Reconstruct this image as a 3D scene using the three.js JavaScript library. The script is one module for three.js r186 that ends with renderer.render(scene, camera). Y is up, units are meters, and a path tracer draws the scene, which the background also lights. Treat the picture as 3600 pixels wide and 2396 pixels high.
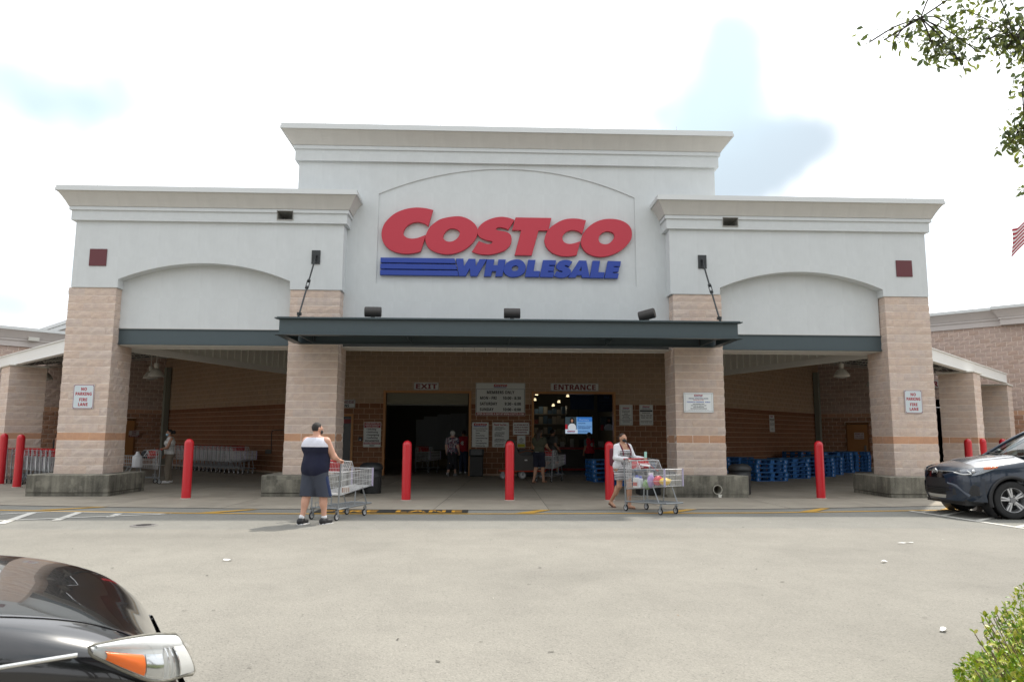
import * as THREE from 'three';
import { mergeGeometries, mergeVertices, toCreasedNormals } from 'three/addons/utils/BufferGeometryUtils.js';
import { RoundedBoxGeometry } from 'three/addons/geometries/RoundedBoxGeometry.js';

// ---------------------------------------------------------------- camera, sky, sun, exposure
const scene = new THREE.Scene();
const camera = new THREE.PerspectiveCamera(50.02, 1024 / 681, 0.1, 600);
camera.rotation.order = 'YXZ';
camera.position.set(-0.518, 1.477, 18.65);
camera.rotation.set(0.13017, -0.03452, 0.00471);
const renderer = new THREE.WebGLRenderer({ antialias: true });
renderer.toneMapping = THREE.LinearToneMapping;
renderer.toneMappingExposure = 1.0;
renderer.shadowMap.enabled = true;
const SUN_DIR = new THREE.Vector3(0.42, 1, -0.56).normalize();
const sun = new THREE.DirectionalLight(new THREE.Color(1, 0.94, 0.84), 4.3);
sun.name = 'sun';
sun.position.copy(SUN_DIR).multiplyScalar(60);
sun.castShadow = true; sun.shadow.radius = 2.5; sun.shadow.mapSize.set(4096, 4096);
Object.assign(sun.shadow.camera, { left: -40, right: 40, top: 40, bottom: -40, near: 1, far: 140 });
scene.add(sun); scene.add(sun.target);

function rng(seed) { let a = seed >>> 0; return () => { a = (a + 0x6d2b79f5) | 0; let t = Math.imul(a ^ (a >>> 15), 1 | a); t = (t + Math.imul(t ^ (t >>> 7), 61 | t)) ^ t; return ((t ^ (t >>> 14)) >>> 0) / 4294967296; }; }
const hash2 = (x, y, s) => { let h = Math.imul(x | 0, 374761393) + Math.imul(y | 0, 668265263) + Math.imul(s | 0, 974711) | 0; h = Math.imul(h ^ (h >>> 13), 1274126177); return ((h ^ (h >>> 16)) >>> 0) / 4294967296; };
// value noise, periodic in p cells
function vnoise(x, y, p, s) {
  const ix = Math.floor(x), iy = Math.floor(y), fx = x - ix, fy = y - iy, u = fx * fx * (3 - 2 * fx), v = fy * fy * (3 - 2 * fy), m = (a) => ((a % p) + p) % p;
  const a = hash2(m(ix), m(iy), s), b = hash2(m(ix + 1), m(iy), s), c = hash2(m(ix), m(iy + 1), s), d = hash2(m(ix + 1), m(iy + 1), s);
  return a + (b - a) * u + (c - a) * v + (a - b - c + d) * u * v;
}
function fbm(x, y, p, s, n = 4) { let r = 0, a = 0.5, f = 1; for (let i = 0; i < n; i++) { r += a * vnoise(x * f, y * f, p * f, s + i * 17); a *= 0.5; f *= 2; } return r / (1 - Math.pow(0.5, n)); }
const lerp = THREE.MathUtils.lerp, clamp = THREE.MathUtils.clamp, sstep = (a, b, x) => (a < b ? THREE.MathUtils.smoothstep(x, a, b) : 1 - THREE.MathUtils.smoothstep(x, b, a)), PI = Math.PI;

{ // bright broken cloud with a few thin blue gaps; brighter towards the sun
  const W = 1024, H = 512, d = new Float32Array(W * H * 4);
  const gaps = [[17.5, 28.5, 5.5, 3.6, 0.8, 0], [13.6, 24.6, 5.0, 3.0, 0.7, 0], [20.5, 25.5, 5.0, 3.4, 0.55, 0], [23.2, 20.6, 6.2, 2.4, 1.15, 1], [19.6, 18.8, 4.6, 1.9, 0.9, 1], [17.5, 21.8, 5, 2.4, 0.55, 0], [-33, 22.4, 7.5, 2.4, 0.75, 0], [-28.6, 22.6, 4.2, 3.0, 0.45, 0], [-33.5, 11.4, 6, 2.2, 0.7, 0], [-33, 8.0, 5.5, 1.5, 0.7, 1], [34.4, 12, 4.6, 2.6, 0.65, 0], [-19.6, 18.6, 2.4, 1.8, 0.35, 0], [33, 15.4, 4, 1.6, 0.35, 0], [-30, 15.5, 6, 1.6, 0.3, 0],
    [60, 30, 16, 6, 0.9, 0], [-70, 35, 20, 7, 0.8, 0], [120, 30, 22, 8, 0.9, 0], [-130, 28, 24, 9, 1, 1], [175, 40, 26, 9, 1, 0], [-10, 62, 40, 9, 0.6, 0], [80, 60, 60, 8, 0.6, 0]];
  for (let j = 0; j < H; j++) {
    const el = ((j + 0.5) / H - 0.5) * PI, y = Math.sin(el), c = Math.cos(el);
    for (let i = 0; i < W; i++) {
      const ph = ((i + 0.5) / W - 0.5) * 2 * PI, x = Math.cos(ph) * c, z = Math.sin(ph) * c, o = (j * W + i) * 4;
      const az = Math.atan2(x, -z) * 180 / PI, ed = el * 180 / PI;
      let g = 0, gw = 0;
      const wob = (fbm(i / 24, j / 24, 64, 5, 5) - 0.5), wob2 = (fbm(i / 24 + 9.5, j / 24 + 3.2, 64, 51, 5) - 0.5);
      for (const [a, e, wa, we, s, kind] of gaps) { let da = az - a; if (da > 180) da -= 360; if (da < -180) da += 360; da += wob2 * wa * 1.6; const q = (da / wa) ** 2 + ((ed - e + wob * we * 2.4) / we) ** 2; if (q < 8) { const w = s * Math.exp(-q); g += w; if (kind) gw += w; } }
      const share = g > 1e-4 ? gw / g : 0; g = 0.82 * sstep(0.0, 1.2, g * (0.55 + 0.9 * fbm(i / 13, j / 13, 512, 130, 5)));
      const cs = x * SUN_DIR.x + y * SUN_DIR.y + z * SUN_DIR.z;
      const cloud = 1.36 + 0.6 * Math.pow(Math.max(0, cs), 2) + 1.6 * Math.pow(Math.max(0, cs), 14) + 0.22 * (fbm(i / 64, j / 40, 16, 90, 4) - 0.5);
      const back = lerp(1, 0.84, sstep(0.15, -0.7, cs));
      const v = cloud * back;
      let r = v * 0.97, gg = v * 0.99, b = v * 1.02;
      r = lerp(r, lerp(0.60, 0.47, share), g); gg = lerp(gg, lerp(0.82, 0.60, share), g); b = lerp(b, lerp(0.95, 0.71, share), g);
      if (y < 0) { const k = sstep(0, -0.06, y); r = lerp(r, 0.3, k); gg = lerp(gg, 0.29, k); b = lerp(b, 0.26, k); }
      d[o] = r; d[o + 1] = gg; d[o + 2] = b; d[o + 3] = 1;
    }
  }
  const t = new THREE.DataTexture(d, W, H, THREE.RGBAFormat, THREE.FloatType);
  t.mapping = THREE.EquirectangularReflectionMapping; t.magFilter = t.minFilter = THREE.LinearFilter; t.wrapS = THREE.RepeatWrapping; t.needsUpdate = true;
  scene.background = t; scene.environment = t;
}

// ---------------------------------------------------------------- helpers
const V = (x, y, z) => new THREE.Vector3(x, y, z);
const names = new Map();
function numbered(n) { const k = names.get(n) || 0; names.set(n, k + 1); return k ? n + '_' + String(k).padStart(3, '0') : n; }
function shadows(o) { o.castShadow = o.receiveShadow = true; return o; }
function tag(o, label, category, group, kind) { if (label) o.userData.label = label; if (category) o.userData.category = category; if (group) o.userData.group = group; if (kind) o.userData.kind = kind; return o; }
function thing(name, label, category, pos = [0, 0, 0], turn = 0, group) { const o = new THREE.Group(); o.name = numbered(name); o.position.set(...pos); o.rotation.y = turn; scene.add(o); return tag(o, label, category, group, 'thing'); }
function prep(g) { let q = g.index ? g.toNonIndexed() : g; for (const k of Object.keys(q.attributes)) if (!['position', 'normal', 'uv', 'color'].includes(k)) q.deleteAttribute(k); q.morphAttributes = {}; return q; }
function merge(list) {
  list = list.flat(9).filter(Boolean).map(prep);
  if (!list.length) throw new Error('nothing to merge');
  for (const g of list) { if (!g.attributes.normal) g.computeVertexNormals(); if (!g.attributes.uv) g.setAttribute('uv', new THREE.BufferAttribute(new Float32Array(g.attributes.position.count * 2), 2)); }
  const col = list.some((g) => g.attributes.color);
  if (col) for (const g of list) if (!g.attributes.color) g.setAttribute('color', new THREE.BufferAttribute(new Float32Array(g.attributes.position.count * 3).fill(1), 3));
  return list.length === 1 ? list[0] : mergeGeometries(list);
}
function obj(name, geos, mat, parent = scene, label) { const m = shadows(new THREE.Mesh(Array.isArray(geos) ? merge(geos) : geos, mat)); m.name = parent === scene ? numbered(name) : name; if (label) m.userData.label = label; parent.add(m); return m; }
function struct(name, geos, mat) { const m = obj(name, geos, mat); m.userData.kind = 'structure'; return m; }
function metric(g, s = 1, ox = 0, oy = 0) { // uv in metres from the dominant normal axis
  g = prep(g); if (!g.attributes.normal) g.computeVertexNormals();
  const p = g.attributes.position, n = g.attributes.normal, uv = new Float32Array(p.count * 2);
  for (let i = 0; i < p.count; i++) {
    const ax = Math.abs(n.getX(i)), ay = Math.abs(n.getY(i)), az = Math.abs(n.getZ(i)); let u, v;
    if (ay >= ax && ay >= az) { u = p.getX(i); v = p.getZ(i); } else if (az >= ax) { u = p.getX(i); v = p.getY(i); } else { u = p.getZ(i); v = p.getY(i); }
    uv[2 * i] = u * s + ox; uv[2 * i + 1] = v * s + oy;
  }
  g.setAttribute('uv', new THREE.BufferAttribute(uv, 2)); return g;
}
function bx(w, h, d, x = 0, y = 0, z = 0, ry = 0, rx = 0, rz = 0) { const g = new THREE.BoxGeometry(w, h, d); if (rx) g.rotateX(rx); if (rz) g.rotateZ(rz); if (ry) g.rotateY(ry); return g.translate(x, y, z); }
const b2 = (x0, x1, y0, y1, z0, z1) => bx(x1 - x0, y1 - y0, z1 - z0, (x0 + x1) / 2, (y0 + y1) / 2, (z0 + z1) / 2);
function rbx(w, h, d, r, x = 0, y = 0, z = 0, seg = 2) { return new RoundedBoxGeometry(w, h, d, seg, r).translate(x, y, z); }
function bar(a, b, r, seg = 6, r2 = r, caps = false) {
  const A = Array.isArray(a) ? V(...a) : a, B = Array.isArray(b) ? V(...b) : b, d = B.clone().sub(A), L = d.length();
  const g = new THREE.CylinderGeometry(r2, r, L, seg, 1, !caps); g.applyQuaternion(new THREE.Quaternion().setFromUnitVectors(V(0, 1, 0), d.normalize())); return g.translate((A.x + B.x) / 2, (A.y + B.y) / 2, (A.z + B.z) / 2);
}
function tube(pts, r, seg = 12, rad = 6, closed = false) { return new THREE.TubeGeometry(new THREE.CatmullRomCurve3(pts.map((p) => V(...p)), closed, 'catmullrom', 0.3), seg, r, rad, closed); }
function cyl(r1, r2, h, x, y, z, seg = 16, open = false) { return new THREE.CylinderGeometry(r1, r2, h, seg, 1, open).translate(x, y, z); }
function lathe(pts, seg = 20) { return new THREE.LatheGeometry(pts.map((p) => new THREE.Vector2(p[0], p[1])), seg); }
function flat(g) { g = prep(g); g.computeVertexNormals(); return g; }
function quadSheet(poly, y = 0) { const s = new THREE.Shape(poly.map((p) => new THREE.Vector2(p[0], -p[1]))); return new THREE.ShapeGeometry(s).rotateX(-PI / 2).translate(0, y, 0); }
const std = (r, g, b, rough = 0.8, extra = {}) => new THREE.MeshStandardMaterial({ color: new THREE.Color().setRGB(r, g, b), roughness: rough, ...extra });
const phy = (r, g, b, rough = 0.5, extra = {}) => new THREE.MeshPhysicalMaterial({ color: new THREE.Color().setRGB(r, g, b), roughness: rough, ...extra });
function dataTex(N, f, srgb = false) { // f(x, y) -> grey or [r, g, b] 0..1
  const d = new Uint8Array(N * N * 4);
  for (let y = 0; y < N; y++) for (let x = 0; x < N; x++) { const v = f(x / N, y / N, x, y), o = (y * N + x) * 4; for (let c = 0; c < 3; c++) d[o + c] = clamp(Math.round(255 * (v.length ? v[c] : v)), 0, 255); d[o + 3] = 255; }
  const t = new THREE.DataTexture(d, N, N); t.wrapS = t.wrapT = THREE.RepeatWrapping; t.magFilter = THREE.LinearFilter; t.minFilter = THREE.LinearMipmapLinearFilter; t.generateMipmaps = true; if (srgb) t.colorSpace = THREE.SRGBColorSpace; t.needsUpdate = true; return t;
}
const rep = (t, s, q = s) => { const c = t.clone(); c.repeat.set(s, q); c.needsUpdate = true; return c; };
// lamp space: pixel size of a point, for choosing which bricks show largest
camera.updateMatrixWorld(); camera.updateProjectionMatrix();
const _v = V(0, 0, 0);
function onScreen(x, y, z) { _v.set(x, y, z).applyMatrix4(camera.matrixWorldInverse); const dz = -_v.z; if (dz <= 0) return null; const k = 1 / (dz * Math.tan(50.02 * PI / 360)); return [_v.x * k / camera.aspect, _v.y * k, dz]; }
// ---------------------------------------------------------------- textures and materials
const T = {};
T.rock = dataTex(512, (u, v) => { const a = fbm(u * 28, v * 28, 28, 3, 5), b = fbm(u * 90, v * 90, 90, 8, 2), p = vnoise(u * 170, v * 170, 170, 77); return 0.15 + 0.6 * a + 0.2 * b - (p > 0.86 ? 0.25 : 0); });
T.rockCol = dataTex(512, (u, v) => { const a = fbm(u * 10, v * 10, 10, 31, 4), b = vnoise(u * 150, v * 150, 150, 9), k = 0.80 + 0.2 * a + 0.16 * (b - 0.5); return [k, k * (0.985 + 0.03 * a), k * (0.97 + 0.05 * (1 - a))]; });
T.stucco = dataTex(512, (u, v) => 0.5 * fbm(u * 60, v * 60, 60, 4, 3) + 0.5 * vnoise(u * 200, v * 200, 200, 6));
T.stuccoCol = dataTex(512, (u, v) => { const a = fbm(u * 5, v * 4, 20, 12, 5), s = fbm(u * 24, v * 3, 24, 70, 3); const k = 0.925 + 0.09 * (a - 0.5) + 0.035 * (s - 0.5); return [k, k, k * 0.995]; });
T.asph = dataTex(1024, (u, v) => {
  const g1 = vnoise(u * 330, v * 330, 330, 21), g2 = vnoise(u * 190, v * 190, 190, 22), a = fbm(u * 9, v * 9, 9, 23, 5);
  let k = 0.80 + 0.14 * (a - 0.5) + 0.2 * (g1 - 0.5) + 0.1 * (g2 - 0.5); if (g2 > 0.82) k += 0.6 * (g2 - 0.82); if (g1 < 0.12) k -= 0.2; if (g2 < 0.06) k -= 0.16;
  return [k * 1.0, k * 0.985, k * 0.955];
});
T.asphBump = dataTex(1024, (u, v) => { const g1 = vnoise(u * 330, v * 330, 330, 21), g2 = vnoise(u * 190, v * 190, 190, 22); return 0.5 * g1 + 0.5 * g2; });
T.conc = dataTex(1024, (u, v) => { const a = fbm(u * 6, v * 6, 6, 41, 6), b = fbm(u * 30, v * 30, 30, 42, 3), s = sstep(0.58, 0.75, fbm(u * 4 + 0.3, v * 4, 4, 47, 5)); const k = 0.84 + 0.26 * (a - 0.5) + 0.12 * (b - 0.5) - 0.14 * s; return [k, k * 0.985, k * 0.96]; });
T.plinth = dataTex(512, (u, v) => { // weathered board-marked concrete
  const streak = fbm(u * 22, v * 2.0, 22, 61, 4), a = fbm(u * 5, v * 5, 5, 62, 5), b = vnoise(u * 90, v * 90, 90, 63);
  let k = 0.55 + 0.65 * (streak - 0.5) + 0.55 * (a - 0.5) + 0.12 * (b - 0.5); const pale = sstep(0.62, 0.74, fbm(u * 9, v * 9, 9, 66, 5)); k = lerp(k, 1.05, pale * 0.4);
  return [k, k * 0.985, k * 0.93];
});
T.fine = dataTex(256, (u, v) => fbm(u * 40, v * 40, 40, 91, 3));
T.cloth = dataTex(256, (u, v) => 0.5 + 0.3 * (fbm(u * 7, v * 5, 7, 95, 4) - 0.5) + 0.25 * Math.sin(u * PI * 128) * Math.sin(v * PI * 128));

const M = {};
const tone = (r, g, b, k) => [r * k, g * k, b * k];
function blockTones(r, g, b, n, sd, bump = 0.012) { const R = rng(sd); return [...Array(n)].map((_, i) => { const k = 0.94 + 0.12 * R(), w = 1 + 0.05 * (R() - 0.5); return std(r * k * w, g * k, b * k / w, 0.95, { map: T.rockCol, bumpMap: T.rock, bumpScale: bump }); }); }
M.tan = blockTones(0.68, 0.545, 0.465, 6, 1);
M.band = blockTones(0.62, 0.355, 0.225, 4, 2, 0.003);
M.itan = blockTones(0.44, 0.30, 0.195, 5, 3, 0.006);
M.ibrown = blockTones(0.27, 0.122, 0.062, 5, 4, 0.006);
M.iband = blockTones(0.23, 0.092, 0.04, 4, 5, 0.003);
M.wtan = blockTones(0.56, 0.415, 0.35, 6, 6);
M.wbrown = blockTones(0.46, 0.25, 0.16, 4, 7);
M.mortar = std(0.86, 0.77, 0.69, 0.95, { bumpMap: T.fine, bumpScale: 0.003 });
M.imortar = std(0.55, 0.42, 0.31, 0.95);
M.stucco = std(0.69, 0.715, 0.725, 0.9, { map: T.stuccoCol, bumpMap: rep(T.stucco, 2), bumpScale: 0.0025 });
M.trimwall = std(0.62, 0.60, 0.565, 0.88, { map: T.stuccoCol, bumpMap: rep(T.stucco, 2), bumpScale: 0.002 });
M.mauve = std(0.60, 0.545, 0.52, 0.88, { map: T.stuccoCol });
M.coping = std(0.62, 0.63, 0.62, 0.45, { metalness: 0.35 });
M.burg = std(0.135, 0.028, 0.035, 0.45, { map: T.stuccoCol });
M.steel = std(0.066, 0.092, 0.104, 0.42, { map: T.stuccoCol });
M.steelDark = std(0.03, 0.034, 0.036, 0.45);
M.soffit = std(0.80, 0.78, 0.73, 0.55);
M.whiteSteel = std(0.78, 0.775, 0.75, 0.5);
M.ribbed = std(0.78, 0.76, 0.68, 0.5, { metalness: 0.1 });
M.channel = std(0.78, 0.76, 0.70, 0.5);
M.deck = std(0.08, 0.08, 0.075, 0.8);
M.frame = std(0.46, 0.21, 0.07, 0.5);
M.doorO = std(0.40, 0.18, 0.06, 0.5);
M.asph = std(0.298, 0.285, 0.254, 0.93, { map: T.asph, bumpMap: T.asphBump, bumpScale: 0.004, vertexColors: true });
M.asph.map = rep(T.asph, 0.42); M.asph.bumpMap = rep(T.asphBump, 0.42);
M.apron = std(0.375, 0.338, 0.28, 0.88, { map: rep(T.conc, 0.28), vertexColors: true, bumpMap: rep(T.fine, 1.5), bumpScale: 0.002 });
M.plinth = std(0.40, 0.385, 0.345, 0.93, { map: rep(T.plinth, 0.55), bumpMap: rep(T.plinth, 0.55), bumpScale: 0.006, vertexColors: true });
M.yellow = std(0.62, 0.36, 0.055, 0.8, { map: rep(T.asph, 0.42) });
M.white = std(0.74, 0.73, 0.69, 0.8, { map: rep(T.asph, 0.42) });
M.black = std(0.022, 0.022, 0.024, 0.55);
M.blackPaint = std(0.035, 0.034, 0.034, 0.85, { map: rep(T.asph, 0.42) });
M.red = phy(0.56, 0.010, 0.020, 0.3, { clearcoat: 0.25, clearcoatRoughness: 0.3 });
M.chrome = std(0.62, 0.63, 0.64, 0.3, { metalness: 0.85 });
M.wire = std(0.72, 0.73, 0.74, 0.35, { metalness: 0.55 });
M.tubeGrey = std(0.30, 0.32, 0.335, 0.42, { metalness: 0.5 });
M.rubber = std(0.02, 0.02, 0.021, 0.7);
M.greyPl = std(0.35, 0.35, 0.36, 0.5);
M.redPl = phy(0.5, 0.015, 0.02, 0.4);
M.pallet = std(0.018, 0.15, 0.46, 0.7, { map: T.rockCol });
M.palletDeck = std(0.03, 0.13, 0.30, 0.8, { map: T.rockCol });
M.darkbin = std(0.016, 0.017, 0.018, 0.5);
M.lampShade = std(0.55, 0.52, 0.47, 0.5);
M.glass = phy(1, 1, 1, 0.02, { transmission: 1, thickness: 0, ior: 1.5 });
M.darkGlass = phy(0.35, 0.42, 0.40, 0.02, { transmission: 1, thickness: 0, ior: 1.5 });
M.dark = std(0.05, 0.05, 0.05, 0.9);
// ---------------------------------------------------------------- the ground
const C8 = 0.2032, Y0 = 0.52, H = (n) => Y0 + n * C8;
{
  const xs = [], zs = [], far = [60, 120, 300];
  for (const f of [...far].reverse()) xs.push(-f); for (let x = -24; x <= 24.01; x += 0.4) xs.push(x); xs.push(...far);
  for (const f of [...far].reverse()) zs.push(-f); zs.push(-30, -20, -10, -4); for (let z = 1.6; z <= 20.01; z += 0.3) zs.push(z); zs.push(24, 30, ...far);
  for (const q of [6.52, 6.56]) zs.push(q); zs.sort((a, b) => a - b);
  const nx = xs.length, nz = zs.length, p = [], c = [], uv = [], ix = [];
  for (const z of zs) for (const x of xs) {
    p.push(x, 0, z); uv.push(x, z);
    let k = 0.93 + 0.24 * (fbm(x * 0.22 + 40, z * 0.5 + 40, 997, 300, 4) - 0.5) + 0.12 * (fbm(x * 1.1 + 40, z * 1.6 + 40, 997, 310, 3) - 0.5), w = 1;
    const st = sstep(0.62, 0.75, fbm(x * 0.5 + 90, z * 0.8 + 12, 997, 320, 4)); k *= 1 - 0.10 * st;
    if (z < 6.54 - 0.06 * Math.sin(x * 0.3)) { k *= 0.95; w = 1.03; } // an older, greyer strip beside the apron
    c.push(k * (w > 1 ? 0.97 : 1), k, k * w);
  }
  for (let j = 0; j < nz - 1; j++) for (let i = 0; i < nx - 1; i++) { const a = j * nx + i; ix.push(a, a + nx, a + 1, a + 1, a + nx, a + nx + 1); }
  const g = new THREE.BufferGeometry(); g.setAttribute('position', new THREE.Float32BufferAttribute(p, 3)); g.setAttribute('uv', new THREE.Float32BufferAttribute(uv, 2)); g.setAttribute('color', new THREE.Float32BufferAttribute(c, 3)); g.setIndex(ix); g.computeVertexNormals();
  const m = struct('parking_lot_ground', g, M.asph);
}
const EDGE = [[-30, 0.4], [-10.7, 2.66], [-8.7, 2.99], [-5.3, 3.35], [-1.5, 3.54], [1.1, 3.5], [5.4, 3.25], [7.2, 2.95], [9.56, 2.5], [30, 0.2]];
const YLINE = [[-30, 1.5], [-10, 3.7], [-6.9, 4.15], [-4.9, 4.3], [0, 4.27], [2, 4.17], [5.1, 4.02], [8.7, 3.49], [30, 1.2]];
function along(P, x) { for (let i = 0; i < P.length - 1; i++) if (x <= P[i + 1][0]) { const [a, b] = [P[i], P[i + 1]], t = clamp((x - a[0]) / (b[0] - a[0]), 0, 1); return lerp(a[1], b[1], t); } return P[P.length - 1][1]; }
function strip(P, x0, x1, w, y, n = 40) { const a = [], b = []; for (let i = 0; i <= n; i++) { const x = lerp(x0, x1, i / n), z = along(P, x); a.push([x, z - w / 2]); b.unshift([x, z + w / 2]); } return metric(quadSheet([...a, ...b], y)); }
{ // concrete apron cast in bays, with dark joints between them
  const ap = new THREE.Group(); ap.name = 'concrete_apron'; ap.userData.kind = 'structure'; scene.add(ap);
  const base = []; for (let i = 0; i <= 60; i++) { const x = lerp(-26, 26, i / 60); base.push([x, along(EDGE, x) + 0.015]); }
  obj('joint_filler', [quadSheet([...base, [26, -30], [-26, -30]], 0.004)], M.dark, ap);
  const cuts = [-26, -22, -18, -14.2, -11.1, -8.4, -5.9, -3.5, -1.57, 0.775, 3.2, 5.9, 8.3, 10.9, 14.2, 18, 22, 26], rows = [[99, 0.6], [0.59, -4], [-4.01, -9.38], [-9.39, -18], [-18.01, -30]];
  const R = rng(71);
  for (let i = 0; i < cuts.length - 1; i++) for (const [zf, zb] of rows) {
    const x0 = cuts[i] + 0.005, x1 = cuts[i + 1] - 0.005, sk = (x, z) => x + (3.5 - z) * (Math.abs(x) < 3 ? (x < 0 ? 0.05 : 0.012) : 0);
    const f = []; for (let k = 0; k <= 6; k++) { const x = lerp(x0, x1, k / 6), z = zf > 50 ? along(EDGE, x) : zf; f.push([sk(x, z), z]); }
    const g = metric(quadSheet([...f, [sk(x1, zb), zb], [sk(x0, zb), zb]], 0.008), 1, R() * 3, R() * 3), n = g.attributes.position.count, k = (zf < 1 ? 0.84 : 0.94) + 0.1 * R(), col = new Float32Array(n * 3);  // rows from the porch back are darker: porch shade put into the slab colour
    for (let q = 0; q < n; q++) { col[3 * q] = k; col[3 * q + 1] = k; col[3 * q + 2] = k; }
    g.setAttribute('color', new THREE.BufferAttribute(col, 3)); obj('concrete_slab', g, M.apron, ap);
  }
}
{ // painted markings
  struct('yellow_line', [strip(YLINE, -26, 20, 0.13, 0.006)], M.yellow);
  const tk = (x, z, dx, dz) => metric(quadSheet([[x, z], [x + 0.34, z - 0.01], [x + dx + 0.22, z - dz], [x + dx, z - dz]], 0.010));
  struct('yellow_hatching', [[-12.6, 3.35, 0.8, 0.68], [-9.35, 3.72, 0.86, 0.68], [-6.02, 4.18, 0.74, 0.66], [0.05, 4.2, 0.55, 0.68], [2.85, 4.1, 0.78, 0.72], [5.75, 3.9, 0.8, 0.78], [8.95, 3.42, 0.78, 0.78]].map((a) => tk(...a)), M.yellow);
  const ln = (a, b, w) => { const dx = b[0] - a[0], dz = b[1] - a[1], L = Math.hypot(dx, dz), nx = -dz / L * w / 2, nz = dx / L * w / 2; return metric(quadSheet([[a[0] + nx, a[1] + nz], [b[0] + nx, b[1] + nz], [b[0] - nx, b[1] - nz], [a[0] - nx, a[1] - nz]], 0.0075)); };
  struct('white_hatched_bay', [ln([-14, 7.9], [-6.45, 4.33], 0.1), ln([-8.9, 3.98], [-6.45, 4.36], 0.08), ln([-9.6, 4.5], [-8.9, 4.0], 0.1), ln([-12, 6.2], [-9.5, 4.45], 0.1), ln([-8.57, 5.95], [-9.1, 4.2], 0.15), ln([-7.95, 5.45], [-8.28, 4.1], 0.14), ln([-7.3, 4.93], [-7.42, 4.33], 0.13)], M.white);
  struct('white_parking_lines', [ln([8.2, 3.63], [8.45, 6.5], 0.11), ln([8.45, 6.5], [8.9, 9.5], 0.11), ln([8.34, 4.5], [9.7, 3.36], 0.11), ln([8.45, 5.36], [10.2, 4.0], 0.11), ln([8.5, 6.3], [10.4, 4.9], 0.11)], M.white);
  const cv = document.createElement('canvas'); cv.width = 1024; cv.height = 256; const c = cv.getContext('2d');
  c.fillStyle = '#26241f'; c.fillRect(0, 0, 1024, 256); c.fillStyle = '#c9921f'; c.textAlign = 'center'; c.textBaseline = 'middle'; c.font = 'bold 190px sans-serif'; c.setTransform(0.98, 0, 0, 1.05, 512, 132); c.fillText('FIRE  LANE', 0, 0);
  c.setTransform(1, 0, 0, 1, 0, 0); c.fillStyle = '#26241f'; for (let i = 0; i < 9; i++) c.fillRect(130 + i * 97, 0, 7, 256);
  const t = new THREE.CanvasTexture(cv); t.colorSpace = THREE.SRGBColorSpace;
  const g = new THREE.PlaneGeometry(3.0, 0.62).rotateX(-PI / 2).translate(-2.36, 0.012, 3.87);
  struct('fire_lane_marking', g, new THREE.MeshStandardMaterial({ map: t, roughness: 0.85 }));
}
{ const mh = thing('manhole_cover', 'round dark iron manhole cover set in the asphalt before the entrance', 'manhole cover', [-6.12, 0.003, 6.17]);
  obj('rim', [lathe([[0.33, 0], [0.33, 0.012], [0.40, 0.012], [0.42, 0]], 32)], std(0.18, 0.17, 0.16, 0.8), mh); mh.scale.set(0.5, 1, 0.5); obj('lid', [cyl(0.325, 0.325, 0.01, 0, 0.004, 0, 32), ...[...Array(7)].map((_, i) => bx(0.5 - Math.abs(i - 3) * 0.08, 0.006, 0.02, 0, 0.011, (i - 3) * 0.075))], std(0.09, 0.085, 0.08, 0.7), mh); }

// ---------------------------------------------------------------- masonry
const rockCache = new Map();
function rockGeo(w, d, k, h = C8 - 0.015, amp = 0.012) { // split-faced block, centred in x and z, base at y = 0
  w = Math.round(w * 50) / 50; d = Math.round(d * 50) / 50; const key = [w, d, k, h, amp].join();
  if (rockCache.has(key)) return rockCache.get(key);
  const g = prep(new THREE.BoxGeometry(w - 0.014, h, d, w > 0.25 ? 3 : 2, 2, d > 0.25 ? 3 : 1)), p = g.attributes.position, hx = (w - 0.014) / 2, hz = d / 2;
  for (let i = 0; i < p.count; i++) {
    const x = p.getX(i), y = p.getY(i), z = p.getZ(i), ex = Math.abs(Math.abs(x) - hx) < 1e-4, ez = Math.abs(Math.abs(z) - hz) < 1e-4, ey = Math.abs(Math.abs(y) - h / 2) < 1e-4;
    const r = hash2(Math.round(x * 1000), Math.round(y * 1000) + Math.round(z * 1000) * 31, k * 7 + 1), edge = ey || (ex && ez), q = amp * (edge ? 0.1 + 0.3 * r : 0.5 + 1.1 * r);
    if (ez) p.setZ(i, z + Math.sign(z) * q * (ex ? 0.5 : 1)); if (ex && d > 0.01) p.setX(i, x + Math.sign(x) * (ez ? 0 : 0));
    p.setY(i, y + h / 2);
  }
  g.computeVertexNormals(); metric(g, 1, k * 0.37, k * 0.61); rockCache.set(key, g); return g;
}
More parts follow.
